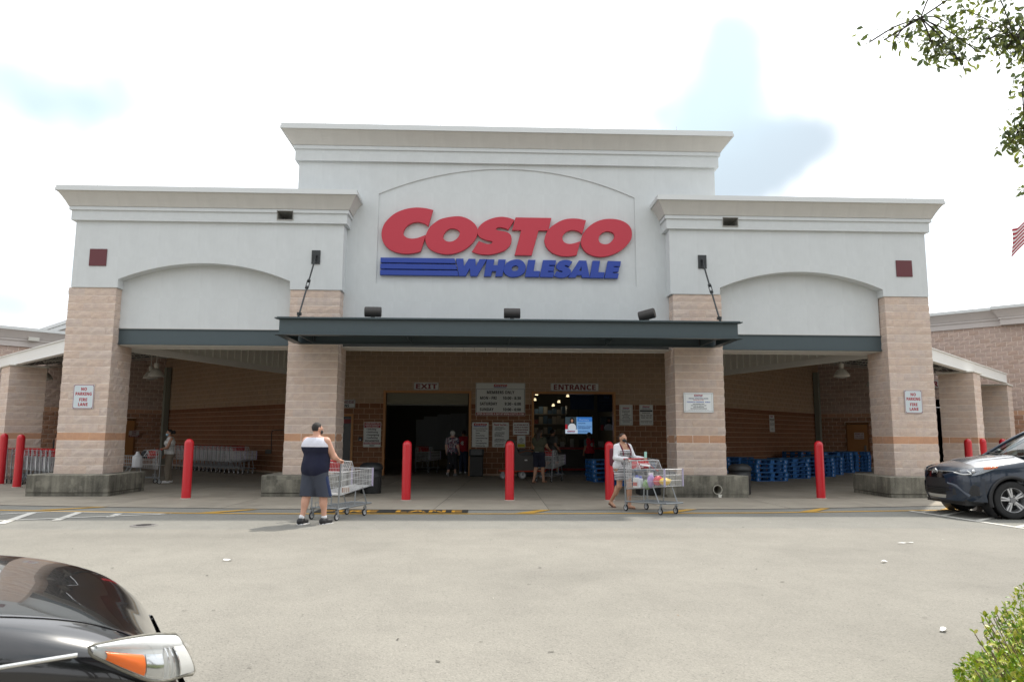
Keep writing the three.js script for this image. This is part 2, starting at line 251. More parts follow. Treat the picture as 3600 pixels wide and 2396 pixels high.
// corner-aware block: rough on all four upright faces
function cornerGeo(w, d, k, amp = 0.014) {
  w = Math.round(w * 50) / 50; d = Math.round(d * 50) / 50; const key = ['c', w, d, k, amp].join(); if (rockCache.has(key)) return rockCache.get(key);
  const h = C8 - 0.014, g = prep(new THREE.BoxGeometry(w - 0.013, h, d - 0.013, w > 0.25 ? 3 : 2, 2, d > 0.25 ? 3 : 2)), p = g.attributes.position, hx = (w - 0.013) / 2, hz = (d - 0.013) / 2;
  for (let i = 0; i < p.count; i++) {
    const x = p.getX(i), y = p.getY(i), z = p.getZ(i), ex = Math.abs(Math.abs(x) - hx) < 1e-4, ez = Math.abs(Math.abs(z) - hz) < 1e-4, ey = Math.abs(Math.abs(y) - h / 2) < 1e-4;
    const r = hash2(Math.round(x * 1000) * 3, Math.round(y * 1000) + Math.round(z * 1000) * 31, k * 7 + 5), q = amp * (ey ? 0.22 + 0.25 * r : ex && ez ? 0.2 + 0.9 * r : 0.4 + 1.0 * r);
    if (ez) p.setZ(i, z + Math.sign(z) * q); if (ex) p.setX(i, x + Math.sign(x) * q);
    p.setY(i, y + h / 2);
  }
  g.computeVertexNormals(); metric(g, 1, k * 0.37, k * 0.61); rockCache.set(key, g); return g;
}
function pillarBlocks(o, w, d, y0, n, bandAt, seed, tones = M.tan) { // block pillar centred on o's origin, w along x, d along z
  const R = rng(seed), B = 0.198;
  obj('mortar', [metric(b2(-w / 2 + 0.0065, w / 2 - 0.0065, y0, y0 + n * C8, -d / 2 + 0.0065, d / 2 - 0.0065))], M.mortar, o);
  const put = (cx, cz, bw, bd, y, i) => { const set = i === bandAt ? M.band : tones, m = obj('block', i === bandAt ? cornerGeo(bw, bd, (R() * 3) | 0, 0.004) : cornerGeo(bw, bd, (R() * 5) | 0), set[(R() * set.length) | 0], o); m.position.set(cx, y, cz); };
  const run = (len) => { const k = Math.max(1, Math.round(len / 0.4064)); return [k, len / k]; };
  for (let i = 0; i < n; i++) {
    const y = y0 + i * C8 + 0.005, A = i % 2 === 0, fx = A ? w : w - 2 * B, fz = A ? d - 2 * B : d;
    const [kx, lx] = run(fx), [kz, lz] = run(fz);
    for (const s of [-1, 1]) {
      for (let q = 0; q < kx; q++) put(-fx / 2 + (q + 0.5) * lx, s * (d / 2 - B / 2), lx, B, y, i);
      for (let q = 0; q < kz; q++) put(s * (w / 2 - B / 2), -fz / 2 + (q + 0.5) * lz, B, lz, y, i);
    }
  }
}
function colourAll(g, f) { const p = g.attributes.position, c = new Float32Array(p.count * 3); for (let i = 0; i < p.count; i++) { const v = f(p.getX(i), p.getY(i), p.getZ(i)); c[3 * i] = v[0]; c[3 * i + 1] = v[1]; c[3 * i + 2] = v[2]; } g.setAttribute('color', new THREE.BufferAttribute(c, 3)); return g; }
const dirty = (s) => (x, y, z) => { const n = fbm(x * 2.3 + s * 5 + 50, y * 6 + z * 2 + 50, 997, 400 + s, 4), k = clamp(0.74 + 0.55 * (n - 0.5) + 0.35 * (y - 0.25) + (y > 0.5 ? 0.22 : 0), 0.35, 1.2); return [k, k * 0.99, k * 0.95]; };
function plinthOn(o, w, d, seed, pipe) {
  const ow = w + 0.778, od = d + 0.862, g1 = (a) => { const q = metric(a, 1, seed * 1.3, seed * 0.7); return colourAll(q, dirty(seed)); };
  const seg = (x0, x1, y0, y1, z0, z1) => { const q = new THREE.BoxGeometry(x1 - x0, y1 - y0, z1 - z0, 14, 6, 10); q.translate((x0 + x1) / 2, (y0 + y1) / 2, (z0 + z1) / 2); return q; };
  const lo = seg(-ow / 2 + 0.01, ow / 2 - 0.01, 0.008, 0.085, -od / 2 + 0.01, od / 2 - 0.01); let up;
  if (!pipe) { up = [rbx(ow, 0.43, od, 0.022, 0, 0.305, 0, 3)]; }
  else {
    const s = new THREE.Shape([[-ow / 2, 0.09], [ow / 2, 0.09], [ow / 2, 0.52], [-ow / 2, 0.52]].map((q) => new THREE.Vector2(...q))), h = new THREE.Path(); h.absarc(pipe[0], pipe[1], 0.118, 0, 2 * PI, true); s.holes.push(h);
    up = [new THREE.ExtrudeGeometry(s, { depth: 0.4, bevelEnabled: true, bevelSize: 0.015, bevelThickness: 0.015, bevelSegments: 2, curveSegments: 20 }).translate(0, 0, od / 2 - 0.415), b2(-ow / 2, ow / 2, 0.09, 0.52, -od / 2, od / 2 - 0.415)];
    obj('drain_pipe', [cyl(0.117, 0.117, 0.43, pipe[0], 0, 0, 24, true).rotateX(0).translate(-pipe[0], 0, 0).rotateX(PI / 2).translate(pipe[0], pipe[1], od / 2 - 0.2), new THREE.RingGeometry(0.100, 0.118, 28).translate(pipe[0], pipe[1], od / 2 + 0.017), cyl(0.1, 0.1, 0.43, 0, 0, 0, 24, true).rotateX(PI / 2).translate(pipe[0], pipe[1], od / 2 - 0.198)], std(0.42, 0.40, 0.34, 0.5), o);
    obj('lime_stain', [new THREE.PlaneGeometry(0.17, 0.17, 4, 4).translate(pipe[0] + 0.03, pipe[1] - 0.2, od / 2 + 0.018)], new THREE.MeshStandardMaterial({ color: 0xd8d5cb, roughness: 1, transparent: true, alphaMap: dataTex(64, (u, v) => sstep(0.42, 0.62, fbm(u * 6, v * 3, 6, 12, 4) + 0.25 - Math.abs(u - 0.5) * 0.9 + v * 0.15 - 0.05)) }), o);
  }
  obj('plinth', [g1(merge(up))], M.plinth, o); obj('plinth_foot', [g1(lo)], M.plinth, o);
}
const PIL = [[-11.169, -9.989, 'outer block pillar with a no parking sign, standing beside the nested carts'], [-5.584, -4.312, 'block pillar behind the man pushing the empty cart'], [4.34, 5.613, 'block pillar carrying the white special hours sign and a drain pipe in its plinth'], [9.989, 11.169, 'outer block pillar with a no parking sign, standing behind the dark blue car']];
PIL.forEach(([x0, x1, label], i) => {
  const o = thing('entrance_pillar', label, 'pillar', [(x0 + x1) / 2, 0, -0.52], 0, 'block pillars across the entrance porch');
  pillarBlocks(o, x1 - x0, 1.04, Y0, 23, 4, 11 + i); plinthOn(o, x1 - x0, 1.04, i + 1, i === 2 ? [0.25, 0.2] : null);
});
const COL = [[14.97, -4.72, PI / 4, 'short block column behind the dark blue car, nearer of two under the white beam'], [19.86, -9.95, PI / 4, 'short block column under the far end of the white beam'], [-15.2, -5.0, PI / 4, 'short block column under the white beam beside the nested carts']];
COL.forEach(([x, z, a, label], i) => {
  const o = thing('canopy_column', label, 'column', [x, 0, z], a, 'short block columns of the side canopies');
  pillarBlocks(o, 1.0, 1.0, 0.11, 17, 6, 31 + i, M.tan); obj('footing', [metric(b2(-0.52, 0.52, 0.008, 0.11, -0.52, 0.52))], M.mortar, o);
  obj('cap', [rbx(1.1, 0.05, 1.1, 0.012, 0, 3.595, 0, 1)], std(0.66, 0.64, 0.59, 0.8), o);
});
// long walls: u along, v up, blocks face local +z
function blockWall(name, label, pos, turn, len, y0, n, holes, scheme, maxParts, seed, opt = {}) {
  const o = thing(name, label, 'wall', pos, turn), R = rng(seed), list = [], th = 0.19, amp = opt.amp ?? 0.008;
  const at = new THREE.Matrix4().makeRotationY(turn).setPosition(...pos), q = V(0, 0, 0);
  for (let i = 0; i < n; i++) {
    const y = y0 + i * C8 + 0.005, ym = y + C8 / 2; let iv = [[0, len]];
    for (const [a, b, c, d] of holes) if (ym > c && ym < d) iv = iv.flatMap(([s, e]) => (b <= s || a >= e ? [[s, e]] : [[s, Math.min(e, a)], [Math.max(s, b), e]].filter(([p, r]) => r - p > 0.04)));
    for (const [s, e] of iv) for (let u = Math.floor(s / 0.4064) * 0.4064 - (i % 2 ? 0.2032 : 0); u < e; u += 0.4064) {
      const a = Math.max(u, s), b = Math.min(u + 0.4064, e); if (b - a < 0.05) continue;
      q.set((a + b) / 2, ym, 0).applyMatrix4(at); const sc = onScreen(q.x, q.y, q.z), vis = sc && Math.abs(sc[0]) < 1.02 && Math.abs(sc[1]) < 1.02 && (!opt.seen || opt.seen(q, sc));
      list.push({ a, b, y, i, size: vis ? 1 / sc[2] : 0, k: (R() * 4) | 0, t: R() });
    }
  }
  list.sort((p, r) => r.size - p.size);
  const rest = new Map();
  list.forEach((l, j) => {
    const set = scheme(l.i), m = set[(l.t * set.length) | 0], g = rockGeo(l.b - l.a, th, l.k, C8 - 0.015, set === M.iband || set === M.band ? 0.002 : amp);
    if (j < maxParts && l.size > 0) { const e = obj('block', g, m, o); e.position.set((l.a + l.b) / 2, l.y, -th / 2); }
    else { if (!rest.has(m)) rest.set(m, []); rest.get(m).push(g.clone().translate((l.a + l.b) / 2, l.y, -th / 2)); }
  });
  if (rest.size) { const ms = [...rest.keys()], m = new THREE.Mesh(mergeGeometries(ms.map((k) => merge(rest.get(k))), true), ms); m.name = 'remaining_blocks'; m.userData.kind = 'stuff'; shadows(m); o.add(m); }
  const top = y0 + n * C8, pieces = []; let us = [0, len]; for (const h of holes) us.push(h[0], h[1]); us = [...new Set(us.map((u) => clamp(u, 0, len)))].sort((p, r) => p - r);
  for (let k = 0; k < us.length - 1; k++) { const c = (us[k] + us[k + 1]) / 2, h = holes.find((z) => c > z[0] && c < z[1]); if (!h) pieces.push(b2(us[k], us[k + 1], 0, top, -th, -0.006)); else { if (h[3] < top) pieces.push(b2(us[k], us[k + 1], h[3], top, -th, -0.006)); if (h[2] > 0.01) pieces.push(b2(us[k], us[k + 1], 0, h[2], -th, -0.006)); } }
  obj('mortar', pieces.map((g) => metric(g)), opt.mortar ?? M.imortar, o);
  return o;
}
const BC = 10; // course of the orange band on the long walls (top at 2.72)
const WB0 = 2.72 - 11 * C8 - 2 * C8 + 0; // first course base
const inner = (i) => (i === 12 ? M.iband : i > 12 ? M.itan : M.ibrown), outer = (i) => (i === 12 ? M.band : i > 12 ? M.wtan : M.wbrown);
const S2 = Math.SQRT1_2;
// centre wall: u = x + 7.4
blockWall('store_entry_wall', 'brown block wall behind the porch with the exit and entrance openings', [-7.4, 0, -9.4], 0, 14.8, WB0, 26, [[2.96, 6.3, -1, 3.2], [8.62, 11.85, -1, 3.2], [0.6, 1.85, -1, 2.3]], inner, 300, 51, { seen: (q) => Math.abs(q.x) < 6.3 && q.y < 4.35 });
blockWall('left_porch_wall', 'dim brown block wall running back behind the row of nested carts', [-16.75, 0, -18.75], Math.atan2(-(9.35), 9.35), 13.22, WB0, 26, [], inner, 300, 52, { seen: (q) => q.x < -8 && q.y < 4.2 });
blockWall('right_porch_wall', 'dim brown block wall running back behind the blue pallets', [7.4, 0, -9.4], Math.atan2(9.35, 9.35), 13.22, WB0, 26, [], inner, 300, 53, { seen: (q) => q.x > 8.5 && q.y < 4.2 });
// outer store walls at the far sides: right one starts at the corner and comes forward; door near the corner
const rightWall = blockWall('right_store_wall', 'tall pink block store wall beyond the short columns at the picture edge', [16.75, 0, -18.75], -PI / 4, 20, WB0, 32, [[1.25, 2.35, -1, 2.28], [4.4, 7.2, -1, 3.3]], (i) => outer(i), 300, 54, { seen: (q, s) => q.x > 19.2 || q.x < 18.6, mortar: M.mortar, amp: 0.016 });
const leftWall = blockWall('left_store_wall', 'low pink block store wall above the white beam at the picture edge', [-16.75 - 20 * S2, 0, -18.75 + 20 * S2], PI / 4, 20, WB0, 26, [[17.65, 18.75, -1, 2.28]], (i) => outer(i), 300, 55, { mortar: M.mortar, amp: 0.016, seen: (q) => q.x < -14.6 });

// ---------------------------------------------------------------- the rendered (stucco) facade
function profileSweep(path, prof, holes) { // path: plan points [x, z] with outward normals implied to the right-hand side; prof: [out, y]
  const pos = [], n = path.length, nrm = [];
  for (let i = 0; i < n - 1; i++) { const dx = path[i + 1][0] - path[i][0], dz = path[i + 1][1] - path[i][1], L = Math.hypot(dx, dz); nrm.push([-dz / L, dx / L]); }
  const at = (i, o) => { let nx, nz; if (i === 0) [nx, nz] = nrm[0]; else if (i === n - 1) [nx, nz] = nrm[n - 2]; else { const a = nrm[i - 1], b = nrm[i], k = 1 + a[0] * b[0] + a[1] * b[1]; nx = (a[0] + b[0]) / k; nz = (a[1] + b[1]) / k; } return [path[i][0] + nx * o, path[i][1] + nz * o]; };
  const quad = (a, b, c, d) => pos.push(...a, ...b, ...c, ...a, ...c, ...d);
  for (let i = 0; i < n - 1; i++) for (let j = 0; j < prof.length - 1; j++) {
    const [o0, y0] = prof[j], [o1, y1] = prof[j + 1];
    const A = at(i, o0), B = at(i + 1, o0), Cc = at(i + 1, o1), D = at(i, o1);
    const cuts = [0, 1]; let skip = null;
    if (holes) for (const h of holes) if (h.seg === i && (y0 + y1) / 2 > h.y0 && (y0 + y1) / 2 < h.y1) { const L = B[0] - A[0]; cuts.splice(1, 0, (h.x0 - A[0]) / L, (h.x1 - A[0]) / L); skip = h; }
    for (let k = 0; k < cuts.length - 1; k++) { if (skip && k === 1) continue; const f = (P, Q, t, y) => [lerp(P[0], Q[0], t), y, lerp(P[1], Q[1], t)]; quad(f(A, B, cuts[k], y0), f(A, B, cuts[k + 1], y0), f(D, Cc, cuts[k + 1], y1), f(D, Cc, cuts[k], y1)); }
  }
  const g = new THREE.BufferGeometry(); g.setAttribute('position', new THREE.Float32BufferAttribute(pos, 3)); g.computeVertexNormals(); return metric(g);
}
const bandP = (y, s = 1) => [[0, y], [0.09, y], [0.09, y + 0.07], [0.09, y + 0.255 * s], [0.135, y + 0.26 * s], [0.135, y + 0.315 * s], [0.135, y + 0.345 * s]];
const flareP = (y, s = 1, f = 0.36) => { const r = [[0.15, y + 0.35 * s]]; for (let i = 1; i <= 6; i++) { const t = i / 6; r.push([0.15 + (f - 0.15) * (0.72 * t + 0.28 * t * t), y + (0.35 + 0.345 * t) * s]); } return r; };
const capP = (y, f, s = 1) => [[f - 0.02, y], [f + 0.03, y], [f + 0.03, y + 0.062 * s], [f + 0.012, y + 0.068 * s], [f + 0.012, y + 0.135 * s], [f - 0.3, y + 0.15 * s], [0, y + 0.15 * s]];
const fac = thing('store_facade', 'pale stucco store front with stepped cornices, three parapets and arched recesses', 'building', [0, 0, 0]);
{
  const wing = (x0, x1, arch0, arch1, ysp, yap, hole, box) => {
    const s = new THREE.Shape(); s.moveTo(x0, 5.197); s.lineTo(arch0, 5.197); s.lineTo(arch0, ysp);
    const h = yap - ysp, c = (arch1 - arch0) / 2, R = (c * c + h * h) / (2 * h), cx = (arch0 + arch1) / 2, a0 = Math.asin(c / R);
    for (let i = 0; i <= 28; i++) { const a = lerp(-a0, a0, i / 28); s.lineTo(cx + R * Math.sin(a), yap - R + R * Math.cos(a)); }
    s.lineTo(arch1, 5.197); s.lineTo(x1, 5.197); s.lineTo(x1, 6.94); s.lineTo(x0, 6.94); s.closePath();
    const front = new THREE.ExtrudeGeometry(s, { depth: 0.31, bevelEnabled: false }).translate(0, 0, -0.28);
    const r0 = Math.min(arch0, arch1) - 0.04, r1 = Math.max(arch0, arch1) + 0.02;
    obj('wing_parapet_wall', [metric(front), metric(b2(x0 + 0.002, x1 - 0.002, 5.198, 6.9, -1.3, -0.283))], M.stucco, fac);
    obj('arched_recess', [metric(b2(r0, r1, 4.2, 5.95, -0.55, -0.2835))], M.stucco, fac);
    obj('drip_edge', [b2(r0 + 0.03, r1, 4.183, 4.198, -0.55, -0.262)], M.trimwall, fac);
    const path = [[x0, -1.3], [x0, 0.03], [x1, 0.03], [x1, -1.3]], y = 6.93, hl = [{ seg: 1, x0: hole[0], x1: hole[1], y0: y + 0.07, y1: y + 0.315 }];
    const bp = bandP(y); bp[bp.length - 1][1] = y + 0.35;
    obj('cornice_band', [profileSweep(path, bp, hl)], M.stucco, fac);
    obj('cornice_flare', [profileSweep(path, flareP(y))], M.trimwall, fac);
    obj('metal_coping', [profileSweep(path, capP(y + 0.69, 0.36))], M.coping, fac);
    obj('parapet_core', [metric(b2(x0 + 0.01, hole[0] - 0.02, 6.9, 7.74, -1.28, 0.02)), metric(b2(hole[1] + 0.02, x1 - 0.01, 6.9, 7.74, -1.28, 0.02)), metric(b2(hole[0] - 0.02, hole[1] + 0.02, 7.26, 7.74, -1.28, 0.02)), metric(b2(hole[0] - 0.02, hole[1] + 0.02, 6.9, 6.99, -1.28, 0.02))], M.stucco, fac);
    const sc = obj('scupper', [b2(hole[0], hole[0] + 0.012, 7.0, 7.245, -1.2, 0.15), b2(hole[1] - 0.012, hole[1], 7.0, 7.245, -1.2, 0.15), b2(hole[0] + 0.012, hole[1] - 0.012, 7.233, 7.245, -1.2, 0.17), b2(hole[0] + 0.012, hole[1] - 0.012, 7.0, 7.012, -1.2, 0.15)], std(0.42, 0.41, 0.38, 0.5, { metalness: 0.4 }), fac, 'open metal rain scupper in the cornice band');
    obj('burgundy_tile', [rbx(0.43, 0.44, 0.03, 0.006, box[0], box[1], 0.04, 1)], M.burg, fac, 'square burgundy accent tile');
  };
  wing(-11.11, -4.27, -9.95, -5.6, 5.415, 5.857, [-5.98, -5.56], [-10.487, 5.972]);
  wing(4.27, 11.165, 5.58, 9.94, 5.375, 5.83, [5.67, 6.09], [10.545, 5.949]);
  // centre
  const zc = -0.42, s = new THREE.Shape([[-5.62, 4.2], [5.68, 4.2], [5.68, 8.82], [-5.62, 8.82]].map((p) => new THREE.Vector2(...p)));
  const hp = new THREE.Path(); hp.moveTo(-3.47, 5.47); hp.lineTo(3.47, 5.47); hp.lineTo(3.46, 7.93);
  const hh = 0.75, R = (3.46 ** 2 + hh * hh) / (2 * hh), a0 = Math.asin(3.46 / R); for (let i = 1; i <= 36; i++) { const a = lerp(a0, -a0, i / 36); hp.lineTo(R * Math.sin(a), 8.68 - R + R * Math.cos(a)); } hp.closePath(); s.holes.push(hp);
  obj('central_parapet_wall', [metric(new THREE.ExtrudeGeometry(s, { depth: 0.03, bevelEnabled: false, curveSegments: 30 }).translate(0, 0, zc - 0.03)), metric(b2(-5.62, 5.68, 5.31, 8.82, -8.8, zc - 0.033)), metric(b2(-5.62, 5.68, 4.2, 5.31, -1.0, zc - 0.033))], M.stucco, fac);
  const path = [[-5.62, -8.8], [-5.62, zc], [5.68, zc], [5.68, -8.8]], y = 8.80, sc = 1.1, f = 0.40;
  obj('cornice_band', [profileSweep(path, bandP(y, 1.2))], M.stucco, fac);
  obj('cornice_flare', [profileSweep(path, flareP(y + 0.06, 1.0, f))], M.trimwall, fac);
  obj('metal_coping', [profileSweep(path, capP(y + 0.755, f, 1.1))], M.coping, fac);
  obj('parapet_core', [metric(b2(-5.6, 5.66, 8.8, 9.66, -8.78, zc - 0.02))], M.stucco, fac);
  for (const [x, yy] of [[-1.83, 9.7], [1.95, 9.7], [-4.9, 9.7], [4.6, 9.7]]) obj('lightning_rod', [bar([x, yy, -0.2], [x, yy + 0.2, -0.2], 0.006, 5)], M.coping, fac);
  for (const [x, yy] of [[-10.8, 7.76], [10.9, 7.76]]) obj('lightning_rod', [bar([x, yy, -0.2], [x + (x < 0 ? 0.03 : -0.05), yy + 0.34, -0.2], 0.006, 5)], M.coping, fac);
  // porch roof slab and back of the facade
  obj('porch_roof', [flat(quadSheet([[-10.4, -1.0], [10.4, -1.0], [7.6, -10.2], [-7.6, -10.2]], 5.31)), metric(b2(-10.0, 10.0, 3.79, 5.19, -1.03, -0.56))], M.deck, fac);
}
// steel beams over the side bays
for (const [x0, x1, l] of [[-10.02, -5.56, 'long dark green steel beam over the bay of the woman with the red bag cart'], [5.59, 10.02, 'long dark green steel beam over the bay of the blue pallets']]) {
  const o = thing('steel_beam', l.replace('of the woman with the red bag cart', 'where carts are parked'), 'beam', [(x0 + x1) / 2, 3.78, -0.29]);
  obj('web', [metric(b2(-(x1 - x0) / 2, (x1 - x0) / 2, 0.022, 0.378, -0.2, 0.0))], M.steel, o);
  obj('flange', [b2(-(x1 - x0) / 2, (x1 - x0) / 2, 0.38, 0.40, -0.25, 0.025)], M.steel, o); obj('flange', [b2(-(x1 - x0) / 2, (x1 - x0) / 2, 0.0, 0.02, -0.25, 0.025)], M.steel, o);
}
{ // projecting entrance canopy
  const o = thing('entrance_canopy', 'dark green steel canopy hung on two rods above the doors', 'canopy', [0, 0, 0]);
  const x0 = -5.42, x1 = 5.5, zf = 1.86, I = (n, z) => { obj('web', [metric(b2(x0 + 0.09, x1 - 0.09, 3.802, 4.158, z - 0.12, z - 0.1))], M.steel, o); };
  I('front', zf); obj('front_flange', [b2(x0, x1, 4.16, 4.18, zf - 0.2, zf)], M.steel, o); obj('front_flange', [b2(x0, x1, 3.78, 3.80, zf - 0.2, zf)], M.steel, o);
  obj('rear_beam', [metric(b2(x0 + 0.1, x1 - 0.1, 3.802, 4.158, 0.06, 0.08)), b2(x0 + 0.1, x1 - 0.1, 4.16, 4.18, 0.022, 0.18), b2(x0 + 0.1, x1 - 0.1, 3.78, 3.80, 0.022, 0.18)], M.steel, o);
  for (const x of [-5.3, -4.92, -2.42, 0.03, 2.52, 4.98, 5.38]) { const g = [metric(b2(x - 0.012, x + 0.012, 3.802, 4.158, 0.185, zf - 0.122))]; if (Math.abs(x) > 5.2) g.push(b2(x - 0.09, x + 0.09, 3.781, 3.799, 0.182, zf - 0.205), b2(x - 0.09, x + 0.09, 4.161, 4.179, 0.182, zf - 0.205)); obj('cross_beam', g, M.steel, o); }
  obj('roof_sheet', [metric(b2(x0 + 0.05, x1 - 0.05, 4.1805, 4.20, 0.03, zf - 0.03))], M.steel, o);
  for (const x of [-4.86, 4.93]) obj('hanger_lug', [bx(0.02, 0.28, 0.09, x, 3.97, 0.25)], M.steelDark, o);
  [[-4.96, 6.05, -4.95], [5.13, 6.06, 5.06]].forEach(([xt, yt, xb]) => {
    const r = new THREE.Group(); r.name = 'tie_rod'; o.add(r); const A = V(xb, 4.25, 1.55), B = V(xt, yt, 0.07), at = (t) => A.clone().lerp(B, t);
    obj('rod', [bar(at(0.03), at(0.48), 0.022, 8), bar(at(0.56), at(0.97), 0.022, 8)], M.steelDark, r);
    obj('turnbuckle', [bar(at(0.46).add(V(0.035, 0, 0)), at(0.58).add(V(0.035, 0, 0)), 0.012, 6), bar(at(0.46).add(V(-0.035, 0, 0)), at(0.58).add(V(-0.035, 0, 0)), 0.012, 6), bar(at(0.45), at(0.475), 0.042, 8, 0.042, true), bar(at(0.565), at(0.59), 0.042, 8, 0.042, true)], M.steelDark, r);
    obj('clevis', [bx(0.03, 0.17, 0.11, A.x, A.y + 0.01, A.z), bx(0.09, 0.07, 0.09, at(0.04).x, at(0.04).y, at(0.04).z)], M.steelDark, r);
    obj('wall_plate', [bx(0.22, 0.36, 0.025, xt, yt, 0.043), bx(0.03, 0.14, 0.1, xt, yt - 0.02, 0.1), bx(0.08, 0.05, 0.05, xt, yt + 0.04, 0.1)], M.steelDark, r);
  });
}
{ // three cylinder spotlights standing on the canopy
  [[-3.3, 0.05, 0, 'first'], [0.09, 0, 0, 'middle'], [3.42, -0.45, 0.2, 'third']].forEach(([x, turn, roll], i) => {
    const o = thing('canopy_spotlight', ['black cylinder spotlight on the canopy below the blue stripes', 'black cylinder spotlight on the middle of the canopy', 'black cylinder spotlight turned sideways below the end of the lettering'][i], 'spotlight', [x, 4.2, 1.0], turn, 'spotlights on the canopy');
    obj('base', [cyl(0.07, 0.08, 0.03, 0, 0.015, 0, 12), cyl(0.028, 0.03, 0.1, 0, 0.07, 0, 10), rbx(0.1, 0.07, 0.08, 0.015, 0, 0.13, 0)], M.steelDark, o);
    const c = obj('housing', [lathe([[0, -0.2], [0.115, -0.2], [0.125, -0.185], [0.125, 0.185], [0.115, 0.2], [0, 0.2]], 24).rotateZ(PI / 2), ...[-0.1, 0, 0.1].map((q) => cyl(0.1275, 0.1275, 0.006, 0, 0, 0, 24, true).rotateZ(PI / 2).translate(q, 0, 0))], std(0.04, 0.036, 0.034, 0.5), o); c.position.y = 0.27; c.rotation.z = roll;
  });
}
{ // soffit boards under the beams
  const o = thing('porch_soffit', 'row of pale soffit boards on the underside of the beams', 'soffit', [0, 3.76, 0]);
  for (const [x0, x1] of [[-9.98, -5.59], [-4.31, 4.34], [5.62, 9.98]]) { const n = Math.round((x1 - x0) / 0.29), w = (x1 - x0) / n; for (let i = 0; i < n; i++) obj('soffit_board', [b2(x0 + i * w + 0.004, x0 + (i + 1) * w - 0.004, 0, 0.012, -1.03, -0.32)], M.soffit, o); obj('soffit_trim', [b2(x0, x1, -0.008, 0.03, -1.045, -1.03)], M.soffit, o); obj('soffit_backing', [b2(x0, x1, 0.0125, 0.02, -1.03, -0.3)], M.deck, o); }
}
// ribbed closure walls between porch and side canopies
for (const s of [-1, 1]) {
  const ax = 10.12 * s, az = -1.2, bx_ = 7.3 * s, bz = -9.33, L = Math.hypot(ax - bx_, az - bz), ang = Math.atan2(-(bz - az), bx_ - ax);
  const o = thing('ribbed_metal_panel', s < 0 ? 'ribbed metal closure panel above the parked carts' : 'ribbed metal closure panel above the blue pallets', 'metal panel', [ax, 0, az], ang, 'ribbed closure panels');
  obj('sheet', [b2(0, L, 3.87, 5.3, -0.03, 0.0)], M.ribbed, o); for (let u = 0.2; u < L; u += 0.34) obj('rib', [b2(u - 0.018, u + 0.018, 3.875, 5.3, -0.06, 0.03)], M.ribbed, o);
  obj('bottom_channel', [b2(0, L, 3.69, 3.868, -0.07, 0.05)], M.channel, o);
}
// side canopies
for (const s of [-1, 1]) {
  const P = (x, z) => [x * s, z], side = s < 0 ? 'left' : 'right';
  const o = thing('side_canopy', s < 0 ? 'flat side canopy with a white edge beam above the nested carts' : 'flat side canopy with a white edge beam above the dark blue car', 'canopy', [0, 0, 0]);
  const poly = [P(10.2, -1.1), P(11.3, -0.7), P(19.9, -9.3), P(20.4, -15.0), P(16.95, -19.3), P(7.1, -9.95)]; if (s < 0) poly.reverse(); const rise = (x, z) => 3.985 + 1.5 * clamp((10.6 - Math.abs(x) - z) / 12.6, -0.1, 1), roofG = (dy) => { const g = quadSheet(poly, 0), q = g.attributes.position; for (let i = 0; i < q.count; i++) q.setY(i, rise(q.getX(i), q.getZ(i)) + dy); return flat(g); };
  obj('roof_deck', [roofG(0), roofG(0.006)], M.deck, o);
  const e = s < 0 ? 12.4 : 12.0, a = -PI / 4 * -1, beam = new THREE.Group(); beam.name = 'edge_beam'; beam.position.set(11.25 * s, 0, -0.65); beam.rotation.y = s < 0 ? PI + -PI / 4 : PI / 4; o.add(beam);
  const zs = s < 0 ? -1 : 1; // outward side
  obj('web', [b2(0, e, 3.64, 3.975, -0.05, 0.05)], M.whiteSteel, beam); obj('flange', [b2(0, e, 3.977, 4.0, -0.09, 0.09)], M.whiteSteel, beam); obj('flange', [b2(0, e, 3.622, 3.638, -0.09, 0.09)], M.whiteSteel, beam);
  for (let k = 0; k < 6; k++) { // open-web joists, square to the porch wall
    const t = 1.6 + k * 1.9, qx = (10.6 / 2 + t / Math.SQRT2 + 5.3 - 0) * s, A = V((10.75 + t * S2) * s, 0, -0.15 - t * S2 - 0.1), D = V(-S2 * s, 0, -S2), tr = []; let len = 8.7; { const ax = 10.25 * s, az = -1.2, bx2 = 7.45 * s, bz = -9.33, ex = bx2 - ax, ez = bz - az, den = D.x * ez - D.z * ex, u = ((ax - A.x) * ez - (az - A.z) * ex) / den, w = ((ax - A.x) * D.z - (az - A.z) * D.x) / den; if (w > 0 && w < 1 && u > 0) len = Math.min(len, u - 0.1); } const at = (u, y) => { const q = A.clone().addScaledVector(D, u); return q.setY(y - 4.04 + rise(q.x, q.z)); };
    tr.push(bar(at(0.1, 3.98), at(len, 3.98), 0.022, 4), bar(at(0.5, 3.68), at(len - 0.4, 3.68), 0.022, 4)); for (let q = 0; 0.5 + (q + 1) * 0.53 < len; q++) { const u = 0.5 + q * 0.53; tr.push(bar(at(u, 3.68), at(u + 0.265, 3.98), 0.012, 4), bar(at(u + 0.265, 3.98), at(u + 0.53, 3.68), 0.012, 4)); }
    obj('roof_joist', tr, std(0.5, 0.49, 0.46, 0.6), o);
  }
  const c = thing('steel_post', s < 0 ? 'grey green steel post in the corner behind the woman with the pony tail' : 'grey green steel post in the corner behind the tall pallet stack', 'post', [16.35 * s, 0, -18.1], PI / 4);
  obj('shaft', [b2(-0.12, 0.12, 0.02, 4.8, -0.12, 0.12)], std(0.23, 0.24, 0.20, 0.5), c); obj('base_plate', [b2(-0.2, 0.2, 0.008, 0.03, -0.2, 0.2)], M.channel, c);
}
